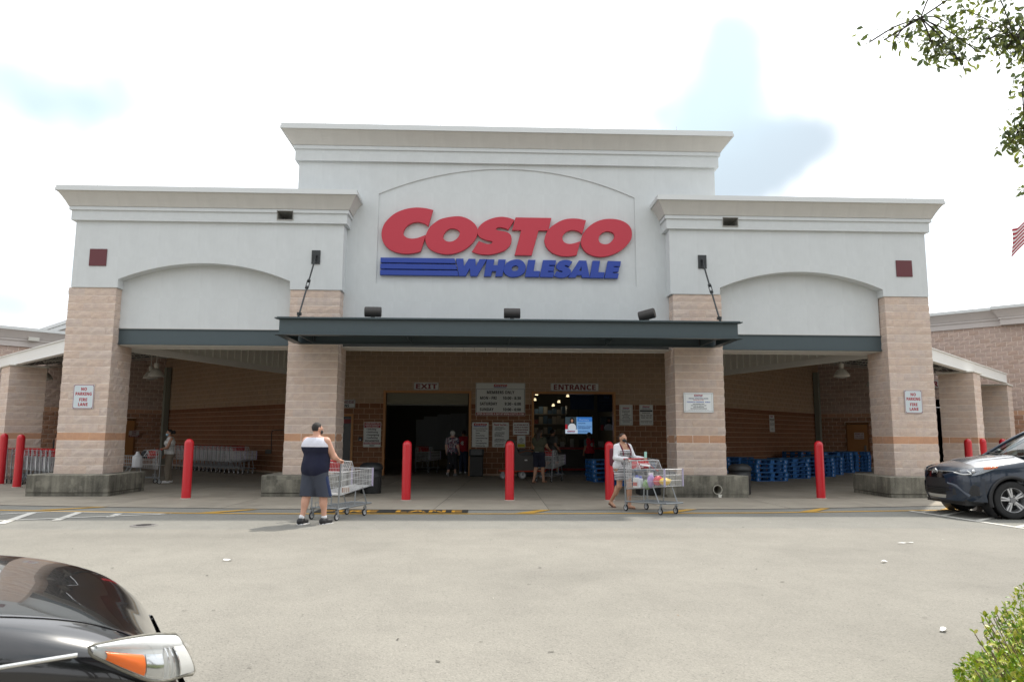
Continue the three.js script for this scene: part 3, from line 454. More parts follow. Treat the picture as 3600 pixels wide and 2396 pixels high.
// dome lamps under the canopies
function domeLamp(x, y, z, label) { const o = thing('dome_lamp', label, 'lamp', [x, y, z], 0, 'dome lamps under the canopies'); obj('shade', [lathe([[0.02, 0.28], [0.07, 0.26], [0.16, 0.19], [0.23, 0.08], [0.25, 0.02], [0.25, 0], [0.235, 0], [0.22, 0.08], [0.15, 0.17], [0.05, 0.24]], 24)], M.lampShade, o); obj('lens', [lathe([[0, -0.05], [0.12, -0.035], [0.2, 0.0], [0.23, 0.012]], 20)], std(0.45, 0.43, 0.4, 0.25), o); obj('ballast', [cyl(0.075, 0.075, 0.16, 0, 0.36, 0, 12)], M.lampShade, o); obj('stem', [cyl(0.015, 0.015, Math.max(0.1, 4.5 - y - 0.43), 0, 0.44 + (4.5 - y - 0.44) / 2, 0, 6)], M.lampShade, o); }
domeLamp(11.0, 3.45, -4.6, 'dome lamp hanging above the tall stacks of blue pallets'); domeLamp(-12.7, 3.5, -8.2, 'dome lamp hanging nearest the ribbed panel above the carts'); domeLamp(-11.3, 3.36, -5.5, 'dome lamp hanging just beside the outer pillar above the cart woman'); domeLamp(-16.9, 3.5, -9.0, 'dome lamp hanging above the woman in black'); domeLamp(14.6, 3.5, -9.4, 'dome lamp half hidden by the steel post');
// cornices of the outer store walls
for (const s of [-1, 1]) {
  const y = s < 0 ? 5.33 : 6.5, ht = 1, e = 20, far = [(16.75 - 0) * s, -18.75], near = [(16.75 + e * S2) * s, -18.75 + e * S2], pk = s > 0 ? 8.45 : 99;
  const o = thing('store_wall_cornice', s < 0 ? 'mauve stucco cornice along the low store wall above the carts' : 'mauve stucco cornice along the tall store wall above the columns', 'cornice', [0, 0, 0]);
  const path = s > 0 ? [far, near] : [near, far];
  obj('cornice_band', [profileSweep(path, bandP(y))], M.mauve, o); obj('cornice_flare', [profileSweep(path, flareP(y))], M.mauve, o); obj('metal_coping', [profileSweep(path, capP(y + 0.69, 0.36))], M.coping, o);
  const back = [[far[0] + 0.4 * S2 * s, far[1] - 0.4 * S2], [near[0] + 0.4 * S2 * s, near[1] - 0.4 * S2]];
  const core = profileSweep(s > 0 ? [...back] : [...back].reverse(), [[0.38, y - 0.02], [0.38, y + 0.8]]); obj('parapet_core', [core], M.mauve, o);
  if (s > 0) { const n = [22.75 + S2 * 0.0, -12.6], m2 = near, pp = [[22.62, -12.88], [22.62 - 0.25 * S2, -12.88 + 0.25 * S2], [near[0] - 0.25 * S2, near[1] + 0.25 * S2]]; obj('pier_cornice', [profileSweep(pp, bandP(y)), profileSweep(pp, flareP(y))], M.mauve, o); obj('pier_coping', [profileSweep(pp, capP(y + 0.69, 0.36))], M.coping, o); }
  else { const v = obj('scupper_box', [rbx(0.42, 0.17, 0.12, 0.01, -20.85 + 0.09, 5.68, -14.35 + 0.09).translate(20.85, 0, 14.35).rotateY(PI / 4).translate(-20.85, 0, -14.35)], std(0.55, 0.53, 0.48, 0.5), o); }
}
{ const o = thing('distant_parapet', 'pale roof parapet showing far behind the low store wall', 'building', [0, 0, 0]); const path = [[-44, -46.4], [-27.6, -30]]; obj('parapet_wall', [profileSweep(path, [[0, 3], [0, 8.6]])], M.mauve, o); obj('coping', [profileSweep(path, [[0, 8.6], [0.1, 8.62], [0.1, 8.9], [0.16, 8.92], [0.16, 9.15], [0, 9.17], [-8, 9.17]])], M.coping, o); }
// solid volumes of the store behind the front (roofs and flanks that block the sun)
{ const o = thing('warehouse_building', 'flat roofed store building behind the entrance porch', 'building', [0, 0, 0]);
  obj('roof', [flat(quadSheet([[-7.2, -9.62], [7.2, -9.62], [16.9, -19.1], [31, -4.9], [60, -30], [60, -70], [-60, -70], [-60, -30], [-31, -4.9], [-16.9, -19.1]], 5.32))], M.deck, o);
  obj('side_wall', [b2(-60, 60, 0, 5.3, -70.2, -70), b2(59.8, 60, 0, 5.3, -70, -30), b2(-60, -59.8, 0, 5.3, -70, -30)], M.mauve, o);
  obj('side_flank', [flat(merge([profileSweep([[60, -30], [30.9, -4.7]], [[0, 0], [0, 5.3]]), profileSweep([[-30.9, -4.7], [-60, -30]], [[0, 0], [0, 5.3]])]))], M.mauve, o); }
// ---------------------------------------------------------------- the big lettering
const pts = (s) => s.split('|').map((q) => (q === '*' ? null : q.split(',').map(Number)));
function smoothPath(P, str, sharp) { // Catmull-Rom through the points, with corners at '*'
  const a = pts(str), nodes = []; for (const q of a) q ? nodes.push({ p: q, c: !!sharp }) : (nodes[nodes.length - 1].c = true);
  const n = nodes.length; P.moveTo(...nodes[0].p);
  for (let i = 0; i < n; i++) {
    const A = nodes[i], B = nodes[(i + 1) % n], Z = nodes[(i - 1 + n) % n], D = nodes[(i + 2) % n];
    if (A.c && B.c) { P.lineTo(...B.p); continue; }
    const t1 = A.c ? [(B.p[0] - A.p[0]) * 0.33, (B.p[1] - A.p[1]) * 0.33] : [(B.p[0] - Z.p[0]) / 6, (B.p[1] - Z.p[1]) / 6], t2 = B.c ? [(B.p[0] - A.p[0]) * 0.33, (B.p[1] - A.p[1]) * 0.33] : [(D.p[0] - A.p[0]) / 6, (D.p[1] - A.p[1]) / 6];
    P.bezierCurveTo(A.p[0] + t1[0], A.p[1] + t1[1], B.p[0] - t2[0], B.p[1] - t2[1], ...B.p);
  }
  return P;
}
const LETTERS = {
  red: [
    ['-2.00,7.475|*|-2.119,7.03|*|-2.217,7.10|-2.395,7.14|-2.571,7.10|-2.715,6.986|-2.775,6.825|-2.709,6.72|-2.56,6.677|-2.385,6.70|-2.173,6.786|*|-2.307,6.335|*|-2.464,6.292|-2.669,6.267|-2.904,6.294|-3.126,6.389|-3.277,6.545|-3.341,6.756|-3.318,6.97|-3.22,7.154|-3.033,7.34|-2.786,7.466|-2.492,7.529|-2.225,7.521'],
    ['-1.377,7.307|-1.154,7.28|-0.96,7.18|-0.84,7.052|-0.797,6.90|-0.844,6.717|-0.967,6.548|-1.143,6.40|-1.377,6.30|-1.627,6.269|-1.878,6.315|-2.071,6.42|-2.162,6.576|-2.176,6.743|-2.096,6.957|-1.951,7.112|-1.746,7.237', '-1.446,6.974|-1.327,6.938|-1.271,6.847|-1.324,6.725|-1.441,6.632|-1.573,6.612|-1.677,6.66|-1.709,6.757|-1.652,6.88|-1.549,6.958'],
    ['-0.03,7.30|-0.19,7.31|-0.41,7.265|-0.63,7.156|-0.78,6.99|-0.79,6.85|-0.73,6.75|-0.57,6.675|-0.44,6.65|-0.39,6.618|-0.435,6.567|-0.55,6.561|-0.76,6.634|*|-0.935,6.351|*|-0.77,6.293|-0.55,6.273|-0.33,6.30|-0.11,6.378|-0.03,6.43|0.08,6.56|0.11,6.69|0.08,6.82|-0.03,6.895|-0.26,6.935|-0.31,6.97|-0.28,7.01|-0.20,7.03|-0.04,7.00|0.02,6.965|*|0.185,7.235|*|0.06,7.28'],
    ['0.223,7.30|*|1.178,7.30|*|1.091,6.957|*|0.834,6.957|*|0.649,6.27|*|0.20,6.27|*|0.376,6.957|*|0.132,6.957|*'],
    ['2.11,7.25|*|2.01,6.88|*|1.91,6.95|1.76,6.98|1.61,6.945|1.50,6.85|1.47,6.74|1.52,6.64|1.64,6.593|1.79,6.61|1.96,6.67|*|1.85,6.29|*|1.71,6.265|1.55,6.255|1.37,6.28|1.19,6.36|1.06,6.49|1.00,6.65|1.02,6.80|1.10,6.97|1.25,7.11|1.46,7.235|1.66,7.287|1.90,7.29'],
    ['2.78,7.30|3.01,7.275|3.19,7.20|3.31,7.08|3.35,6.92|3.32,6.74|3.18,6.555|3.00,6.41|2.77,6.305|2.53,6.255|2.29,6.285|2.10,6.39|2.00,6.54|1.98,6.67|2.03,6.86|2.17,7.05|2.36,7.195|2.57,7.277', '2.72,6.96|2.84,6.92|2.88,6.83|2.83,6.72|2.73,6.625|2.61,6.60|2.49,6.64|2.45,6.74|2.49,6.85|2.60,6.94'],
  ],
  blue: [
    ['-1.36,6.15|-1.17,6.15|-1.15,5.945|-1.02,6.15|-0.85,6.15|-0.835,5.945|-0.73,6.145|-0.545,6.145|-0.80,5.69|-0.97,5.69|-0.99,5.90|-1.10,5.69|-1.27,5.69', null, 1],
    ['-0.535,6.14|-0.345,6.14|-0.37,5.985|-0.25,5.985|-0.23,6.14|-0.045,6.14|-0.13,5.69|-0.31,5.69|-0.285,5.83|-0.41,5.83|-0.43,5.69|-0.615,5.69', null, 1],
    ['0.26,6.15|0.39,6.115|0.47,6.02|0.49,5.925|0.45,5.80|0.33,5.71|0.17,5.675|0.04,5.695|-0.065,5.78|-0.085,5.89|-0.045,6.01|0.08,6.11', '0.22,5.99|0.28,5.97|0.30,5.92|0.27,5.86|0.20,5.835|0.14,5.85|0.12,5.90|0.15,5.96'],
    ['0.565,6.14|0.75,6.14|0.70,5.84|0.875,5.84|0.84,5.685|0.48,5.685', null, 1],
    ['0.96,6.14|1.30,6.14|1.28,6.015|1.12,6.015|1.11,5.98|1.255,5.98|1.235,5.85|1.09,5.85|1.08,5.82|1.25,5.82|1.22,5.685|0.87,5.685', null, 1],
    ['1.735,6.105|*|1.65,5.98|*|1.59,6.01|1.535,6.01|1.54,5.98|1.62,5.945|1.69,5.88|1.68,5.78|1.57,5.695|1.44,5.672|1.34,5.685|1.245,5.72|*|1.33,5.85|*|1.40,5.82|1.47,5.82|1.47,5.855|1.38,5.88|1.32,5.94|1.325,6.02|1.40,6.11|1.52,6.148|1.64,6.145'],
    ['1.92,6.14|2.11,6.14|2.20,5.685|2.00,5.685|1.99,5.75|1.86,5.75|1.82,5.685|1.63,5.685', '1.985,5.99|1.98,5.86|1.92,5.86', 1],
    ['2.29,6.14|2.48,6.14|2.43,5.83|2.60,5.83|2.57,5.68|2.21,5.68', null, 1],
    ['2.70,6.14|3.04,6.135|3.02,6.005|2.86,6.005|2.85,5.97|3.00,5.97|2.97,5.85|2.83,5.85|2.815,5.81|2.98,5.805|2.95,5.675|2.60,5.68', null, 1],
  ],
};
function letterShape([outer, hole, sharp]) { const s = smoothPath(new THREE.Shape(), outer, sharp); if (hole) s.holes.push(smoothPath(new THREE.Path(), hole, sharp)); return s; }
{
  const o = thing('wholesale_store_sign', 'big red and blue raised lettering with three blue stripes on the central parapet', 'sign', [0, 0, 0]);
  const red = phy(0.50, 0.028, 0.052, 0.42), blue = phy(0.012, 0.048, 0.33, 0.42), EX = { depth: 0.09, bevelEnabled: true, bevelSize: 0.006, bevelThickness: 0.008, bevelSegments: 1, curveSegments: 8 };
  for (const l of LETTERS.red) obj('red_letter', new THREE.ExtrudeGeometry(letterShape(l), EX).translate(0, 0, -0.425), red, o);
  for (const l of LETTERS.blue) obj('blue_letter', new THREE.ExtrudeGeometry(letterShape(l), EX).translate(0, 0, -0.425), blue, o);
  for (const [y0, y1, xr] of [[6.03, 6.152, -1.385], [5.862, 5.987, -1.345], [5.695, 5.822, -1.305]]) obj('blue_stripe', new THREE.ExtrudeGeometry(new THREE.Shape([[-3.352, y0], [xr + 0.012, y0], [xr - 0.015, y1], [-3.352, y1]].map((p) => new THREE.Vector2(...p))), EX).translate(0, 0, -0.425), blue, o);
}
// ---------------------------------------------------------------- printed signs
function canvasTex(w, h, draw) { const cv = document.createElement('canvas'); cv.width = w; cv.height = h; const c = cv.getContext('2d'); c.textBaseline = 'middle'; draw(c, w, h); const t = new THREE.CanvasTexture(cv); t.colorSpace = THREE.SRGBColorSpace; t.anisotropy = 8; return t; }
function logo(c, cx, cy, w, red = '#a3182c', blue = '#2a3f86') { // the store's mark, drawn from the same letter outlines
  const k = w / 6.9; c.save(); c.translate(cx, cy); c.scale(k, -k); c.translate(0, -6.6);
  const run = (str, sharp) => { const P = { moveTo: (x, y) => c.moveTo(x, y), lineTo: (x, y) => c.lineTo(x, y), bezierCurveTo: (...a) => c.bezierCurveTo(...a) }; smoothPath(P, str, sharp); c.closePath(); };
  for (const [set, f] of [[LETTERS.red, red], [LETTERS.blue, blue]]) { c.fillStyle = f; for (const [o, h, s] of set) { c.beginPath(); run(o, s); if (h) run(h, s); c.fill('evenodd'); } }
  c.fillStyle = blue; for (const y of [6.03, 5.862, 5.695]) c.fillRect(-3.35, y, 1.98, 0.125); c.restore();
}
function fit(c, s, x, y, maxW, px, weight = 'bold', col, align = 'center', sx = 1) { c.font = weight + ' ' + px + 'px sans-serif'; c.textAlign = align; if (col) c.fillStyle = col; const w = c.measureText(s).width * sx, k = w > maxW ? maxW / w : 1; c.save(); c.translate(x, y); c.scale(sx * k, 1); c.fillText(s, 0, 0); if (weight === 'bold') { c.lineWidth = px * 0.045; c.lineJoin = 'round'; c.strokeStyle = c.fillStyle; c.strokeText(s, 0, 0); } c.restore(); }
function panel(c, w, h, bg, edge, lw, r) { c.fillStyle = '#cfd0cc'; c.fillRect(0, 0, w, h); c.fillStyle = bg; c.fillRect(0, 0, w, h); if (edge) { c.strokeStyle = edge; c.lineWidth = lw; c.beginPath(); c.roundRect(lw * 1.1, lw * 1.1, w - lw * 2.2, h - lw * 2.2, r); c.stroke(); } }
function sign(name, label, cat, x, y, z, w, h, turn, draw, group, res = 512, r = 0.02) {
  const o = thing(name, label, cat, [x, y, z], turn, group), k = res / Math.max(w, h), t = canvasTex(Math.round(w * k), Math.round(h * k), draw);
  const s = new THREE.Shape(); s.moveTo(-w / 2 + r, -h / 2); s.lineTo(w / 2 - r, -h / 2); s.absarc(w / 2 - r, -h / 2 + r, r, -PI / 2, 0); s.lineTo(w / 2, h / 2 - r); s.absarc(w / 2 - r, h / 2 - r, r, 0, PI / 2); s.lineTo(-w / 2 + r, h / 2); s.absarc(-w / 2 + r, h / 2 - r, r, PI / 2, PI); s.lineTo(-w / 2, -h / 2 + r); s.absarc(-w / 2 + r, -h / 2 + r, r, PI, PI * 1.5);
  const f = new THREE.ShapeGeometry(s, 5), p = f.attributes.position, uv = f.attributes.uv; for (let i = 0; i < p.count; i++) uv.setXY(i, p.getX(i) / w + 0.5, p.getY(i) / h + 0.5);
  obj('printed_face', f.translate(0, 0, 0.0125), new THREE.MeshStandardMaterial({ map: t, roughness: 0.45 }), o);
  obj('backing_plate', new THREE.ExtrudeGeometry(s, { depth: 0.011, bevelEnabled: false, curveSegments: 5 }), std(0.55, 0.56, 0.55, 0.4, { metalness: 0.4 }), o);
  obj('bolt', [[-1, -1], [1, -1], [-1, 1], [1, 1]].map(([a, b]) => cyl(0.008, 0.008, 0.006, 0, 0, 0, 8).rotateX(PI / 2).translate(a * (w / 2 - 0.03), b * (h / 2 - 0.03), 0.015)), M.steelDark, o);
  return o;
}
const GREY = '#d4d6d2', RED = '#8e1526', INK = '#1b1b1d';
const noPark = (c, w, h) => { panel(c, w, h, '#cdd6da', RED, w * 0.022, w * 0.06); ['NO', 'PARKING', 'FIRE', 'LANE'].forEach((s, i) => fit(c, s, w / 2, h * [0.19, 0.385, 0.625, 0.82][i], w * 0.8, h * 0.175, 'bold', '#a01524', 'center', 0.92)); };
sign('no_parking_sign', 'no parking fire lane sign on the pillar beside the nested carts', 'sign', -10.583, 2.417, 0.012, 0.51, 0.605, 0, noPark, 'no parking signs');
sign('no_parking_sign', 'no parking fire lane sign on the pillar behind the dark blue car', 'sign', 10.57, 2.425, 0.012, 0.47, 0.60, 0, noPark, 'no parking signs');
sign('special_hours_sign', 'white special operating hours sign on the pillar above the drain pipe', 'sign', 4.93, 2.367, 0.012, 0.775, 0.515, 0, (c, w, h) => {
  panel(c, w, h, '#eef1f2', '#31404a', 3, 2); c.strokeRect(w * 0.055, h * 0.075, w * 0.89, h * 0.85); logo(c, w / 2, h * 0.155, w * 0.3);
  fit(c, 'SPECIAL OPERATING HOURS', w / 2, h * 0.3, w * 0.66, h * 0.075, 'bold', '#23305f'); fit(c, 'effective July 13, 2020', w / 2, h * 0.37, w * 0.5, h * 0.05, 'bold', '#a3182c');
  fit(c, 'TUESDAYS & THURSDAYS   9:00am', w / 2, h * 0.475, w * 0.8, h * 0.075, 'bold', '#2c49a8'); ['FOR MEMBERS WHO:', 'ARE OVER 60 YEARS OF AGE', 'HAVE DISABILITIES', 'ARE IMMUNOCOMPROMISED'].forEach((s, i) => fit(c, s, w / 2, h * (0.575 + i * 0.075), w * 0.6, h * 0.06, 'bold', '#2a2d33'));
  fit(c, 'ONLY MEMBERS WHO MEET THIS CRITERIA WILL BE ADMITTED TO', w / 2, h * 0.875, w * 0.85, h * 0.035, '', '#444');
}, null, 640, 0.008);
const ZW = -9.39;
const word = (s) => (c, w, h) => { panel(c, w, h, '#c9cac6', '#6b6b68', 4, 2); c.font = 'bold ' + h * 0.95 + 'px sans-serif'; c.textAlign = 'center'; c.fillStyle = '#6d0f1c'; const m = c.measureText(s).width; c.save(); c.translate(w / 2, h * 0.53); c.scale(w * 0.9 / m, 0.98); c.lineWidth = h * 0.03; c.strokeStyle = '#6d0f1c'; c.strokeText(s, 0, 0); c.fillText(s, 0, 0); c.restore(); };
sign('exit_sign', 'grey exit sign with dark red letters above the roller shutter', 'sign', -2.83, 3.375, ZW, 0.94, 0.28, 0, word('EXIT'), null, 512, 0.006);
sign('entrance_sign', 'long grey entrance sign with dark red letters above the open doorway', 'sign', 2.875, 3.378, ZW, 1.85, 0.296, 0, word('ENTRANCE'), null, 900, 0.006);
sign('opening_hours_sign', 'large grey members only opening hours board between the two doorways', 'sign', 0.017, 2.893, ZW, 1.90, 1.26, 0, (c, w, h) => {
  panel(c, w, h, GREY, '#8b8c89', 6, 2); logo(c, w / 2, h * 0.095, w * 0.28); c.fillStyle = '#22242a'; c.fillRect(w * 0.015, h * 0.185, w * 0.97, h * 0.009); c.fillRect(w * 0.015, h * 0.185, w * 0.006, h * 0.7); c.fillRect(w * 0.979, h * 0.185, w * 0.006, h * 0.7);
  fit(c, 'MEMBERS ONLY', w / 2, h * 0.29, w * 0.56, h * 0.125, 'bold', INK, 'center', 0.9);
  [['MON - FRI', '10:00 - 8:30'], ['SATURDAY', '9:30 - 6:00'], ['SUNDAY', '10:00 - 6:00']].forEach(([a, b], i) => { fit(c, a, w * 0.085, h * (0.462 + i * 0.173), w * 0.4, h * 0.12, 'bold', INK, 'left', 0.88); fit(c, b, w * 0.915, h * (0.462 + i * 0.173), w * 0.42, h * 0.12, 'bold', INK, 'right', 0.88); });
  c.fillStyle = RED; c.fillRect(w * 0.01, h * 0.9, w * 0.98, h * 0.085); fit(c, 'OPEN 24 HOURS A DAY AT WWW.COSTCO.COM', w / 2, h * 0.945, w * 0.95, h * 0.075, 'bold', '#e6e2dc');
}, null, 1024, 0.006);
sign('no_soliciting_sign', 'red headed grey sign listing prohibited activities beside the exit', 'sign', -4.83, 1.534, ZW, 0.65, 0.945, 0, (c, w, h) => {
  panel(c, w, h, GREY, null, 0, 0); c.fillStyle = RED; c.fillRect(w * 0.03, h * 0.02, w * 0.94, h * 0.215); ['PLEASE RESPECT OUR', 'MEMBERS BY HONORING OUR', 'PRIVATE PROPERTY'].forEach((s, i) => fit(c, s, w / 2, h * (0.06 + i * 0.068), w * 0.84, h * 0.055, 'bold', '#ddd5cf'));
  ['Soliciting', 'Petitioning', 'Campaigning', 'Leafletting'].forEach((s, i) => { fit(c, '• ' + s, w * 0.15, h * (0.295 + i * 0.112), w * 0.75, h * 0.085, 'bold', INK, 'left', 0.92); }); fit(c, 'PROHIBITED', w / 2, h * 0.755, w * 0.84, h * 0.1, 'bold', INK);
  c.fillStyle = RED; c.fillRect(w * 0.02, h * 0.815, w * 0.96, h * 0.07); fit(c, 'Violators Subject to Prosecution', w / 2, h * 0.85, w * 0.9, h * 0.05, 'bold', '#ddd'); logo(c, w / 2, h * 0.935, w * 0.3, '#333', '#333');
});
sign('holiday_sign', 'grey holiday closing list sign above the flip top bin', 'sign', -0.742, 1.545, ZW, 0.635, 0.945, 0, (c, w, h) => {
  panel(c, w, h, GREY, '#8f908d', 3, 8); logo(c, w / 2, h * 0.11, w * 0.82); fit(c, 'is closed on the following holidays', w / 2, h * 0.255, w * 0.86, h * 0.05, 'bold', INK, 'center', 0.8);
  ["New Year's Day", 'Easter', 'Memorial Day', 'Independence Day', 'Labor Day', 'Thanksgiving Day', 'Christmas Day'].forEach((s, i) => fit(c, '• ' + s, w * 0.2, h * (0.335 + i * 0.1), w * 0.75, h * 0.06, 'bold', INK, 'left', 0.85));
});
sign('thank_you_sign', 'grey thank you notice with red heading behind the middle bollard', 'sign', 0.034, 1.545, ZW, 0.635, 0.945, 0, (c, w, h) => {
  panel(c, w, h, GREY, '#8f908d', 3, 8); fit(c, 'Thank You For...', w / 2, h * 0.1, w * 0.84, h * 0.1, 'bold', RED);
  ['...Keeping your', 'children with you', 'at all times.', '', '...Wearing shoes', 'and shirts while', 'shopping in', 'the warehouse.', '', '...Allowing us to', 'inspect briefcases,', 'backpacks, etc.', '', '...Not skating in', 'the warehouse.'].forEach((s, i) => s && fit(c, s, w * 0.13, h * (0.2 + i * 0.052), w * 0.8, h * 0.052, 'bold', '#3a3a3c', 'left'));
});
sign('returns_sign', 'small grey returns notice with dark red print beside the entrance', 'sign', 0.812, 1.782, ZW, 0.63, 0.47, 0, (c, w, h) => { panel(c, w, h, GREY, '#7a3038', 5, 12); ['ALL RETURNS MUST BE', 'CHECKED AT THE FRONT', 'DOOR BEFORE ENTERING', 'THE WAREHOUSE.'].forEach((s, i) => fit(c, s, w / 2, h * (0.2 + i * 0.2), w * 0.84, h * 0.15, 'bold', '#6d0f1c', 'center', 0.8)); });
sign('no_animals_sign', 'narrow grey no animals notice with a yellow foot', 'sign', 0.82, 1.29, ZW, 0.32, 0.47, 0, (c, w, h) => { panel(c, w, h, GREY, '#888', 3, 6); c.fillStyle = '#b7b021'; c.fillRect(w * 0.06, h * 0.68, w * 0.88, h * 0.27); ['NO', 'ANIMALS', 'ALLOWED'].forEach((s, i) => fit(c, s, w / 2, h * (0.22 + i * 0.1), w * 0.6, h * 0.085, 'bold', INK)); ['Except', 'Service Animals'].forEach((s, i) => fit(c, s, w / 2, h * (0.52 + i * 0.08), w * 0.75, h * 0.065, 'bold', INK)); }, null, 256);
sign('merchandise_returns_sign', 'grey sign half hidden by the pillar, only the ends of its words showing', 'sign', -6.3, 2.69, ZW, 1.58, 0.31, 0, (c, w, h) => { panel(c, w, h, '#c5c6c3', '#666', 4, 2); fit(c, 'MERCHANDISE', w * 0.975, h * 0.3, w * 0.9, h * 0.46, 'bold', '#5c1020', 'right'); fit(c, 'RETURNS', w * 0.86, h * 0.74, w * 0.9, h * 0.46, 'bold', '#232328', 'right'); }, null, 512, 0.006);
const para = (c, w, lines, y0, dy, px) => lines.forEach((s, i) => s && fit(c, s, w / 2, y0 + i * dy, w * 0.84, px, 'bold', '#33343a'));
sign('face_covering_sign', 'framed grey face covering notice just beside the entrance frame', 'sign', 4.853, 2.322, ZW, 0.51, 0.775, 0, (c, w, h) => { panel(c, w, h, GREY, null, 0, 0); c.strokeStyle = '#333'; c.lineWidth = 3; c.strokeRect(w * 0.07, h * 0.08, w * 0.86, h * 0.84); logo(c, w / 2, h * 0.17, w * 0.52); para(c, w, ['Effective Now', 'All Members,', 'Guests', 'and Employees', 'Must Wear', 'Face Coverings'], h * 0.29, h * 0.075, h * 0.06); para(c, w, ['in the store at all times while shopping', 'a covering over mouth and nose', 'is required by the county', 'thank you for your help'], h * 0.74, h * 0.04, h * 0.03); }, null, 400, 0.006);
sign('hours_notice', 'grey hours notice with a black bar, next to the pillar with the hours sign', 'sign', 5.633, 2.327, ZW, 0.525, 0.775, 0, (c, w, h) => { panel(c, w, h, GREY, null, 0, 0); logo(c, w / 2, h * 0.1, w * 0.55); fit(c, 'OPERATING HOURS', w / 2, h * 0.2, w * 0.7, h * 0.05, 'bold', INK); c.fillStyle = '#1e1f22'; c.fillRect(w * 0.04, h * 0.26, w * 0.92, h * 0.075); fit(c, 'BUSINESS HOURS', w / 2, h * 0.4, w * 0.6, h * 0.05, 'bold', INK); para(c, w, ['Mon - Fri   10:00 - 8:30', 'Saturday   9:30 - 6:00', 'Sunday   10:00 - 6:00'], h * 0.5, h * 0.07, h * 0.055); para(c, w, ['special hours for members over sixty', 'Tuesday - Thursday   9:00 am'], h * 0.8, h * 0.07, h * 0.045); }, null, 400, 0.006);
sign('wall_hours_sign', 'narrow grey hours notice on the brown wall behind the blue pallets', 'sign', 12.57 - 0.02, 2.13, -14.57 + 0.03, 0.53, 0.77, PI / 4, (c, w, h) => { panel(c, w, h, GREY, null, 0, 0); logo(c, w / 2, h * 0.1, w * 0.6); c.fillStyle = '#1e1f22'; c.fillRect(w * 0.04, h * 0.24, w * 0.92, h * 0.06); fit(c, 'BUSINESS HOURS', w / 2, h * 0.37, w * 0.6, h * 0.05, 'bold', INK); para(c, w, ['Mon - Fri 10:00 - 8:30', 'Saturday 9:30 - 6:00', 'Sunday 10:00 - 6:00'], h * 0.47, h * 0.07, h * 0.06); para(c, w, ['special hours', 'Tue - Thu 9:00 am'], h * 0.8, h * 0.07, h * 0.05); }, null, 400, 0.006);
sign('emergency_exit_sign', 'small emergency exit notice on the orange door behind the pallets', 'sign', 18.06 - 0.06, 1.6, -17.34 + 0.06, 0.45, 0.32, -PI / 4, (c, w, h) => { panel(c, w, h, '#cfc9c6', null, 0, 0); ['EMERGENCY EXIT', 'PLEASE DO NOT', 'BLOCK DOORWAY'].forEach((s, i) => fit(c, s, w / 2, h * (0.2 + i * 0.3), w * 0.9, h * 0.24, 'bold', '#6d0f1c')); }, null, 256, 0.006);
sign('fire_exit_sign', 'dim fire exit notice on the door behind the cart woman', 'sign', -17.66 + 0.06, 1.53, -17.74 + 0.06, 0.48, 0.32, PI / 4, (c, w, h) => { panel(c, w, h, '#b9b3b0', '#6d0f1c', 6, 2); ['FIRE', 'EXIT'].forEach((s, i) => fit(c, s, w / 2, h * (0.22 + i * 0.3), w * 0.6, h * 0.3, 'bold', '#6d0f1c')); c.fillStyle = '#6d0f1c'; c.fillRect(0, h * 0.74, w, h * 0.26); fit(c, 'DO NOT BLOCK', w / 2, h * 0.87, w * 0.8, h * 0.18, 'bold', '#ccc'); }, null, 256, 0.006);
sign('department_sign', 'white sign with red capitals mostly hidden behind the outer pillar', 'sign', 19.85, 4.02, -15.5, 2.3, 0.36, -PI / 4, (c, w, h) => { panel(c, w, h, '#c9c5c2', null, 0, 0); fit(c, 'OR', w * 0.955, h * 0.52, w * 0.5, h * 0.95, 'bold', '#7d1020', 'right', 0.95); }, null, 512, 0.006);

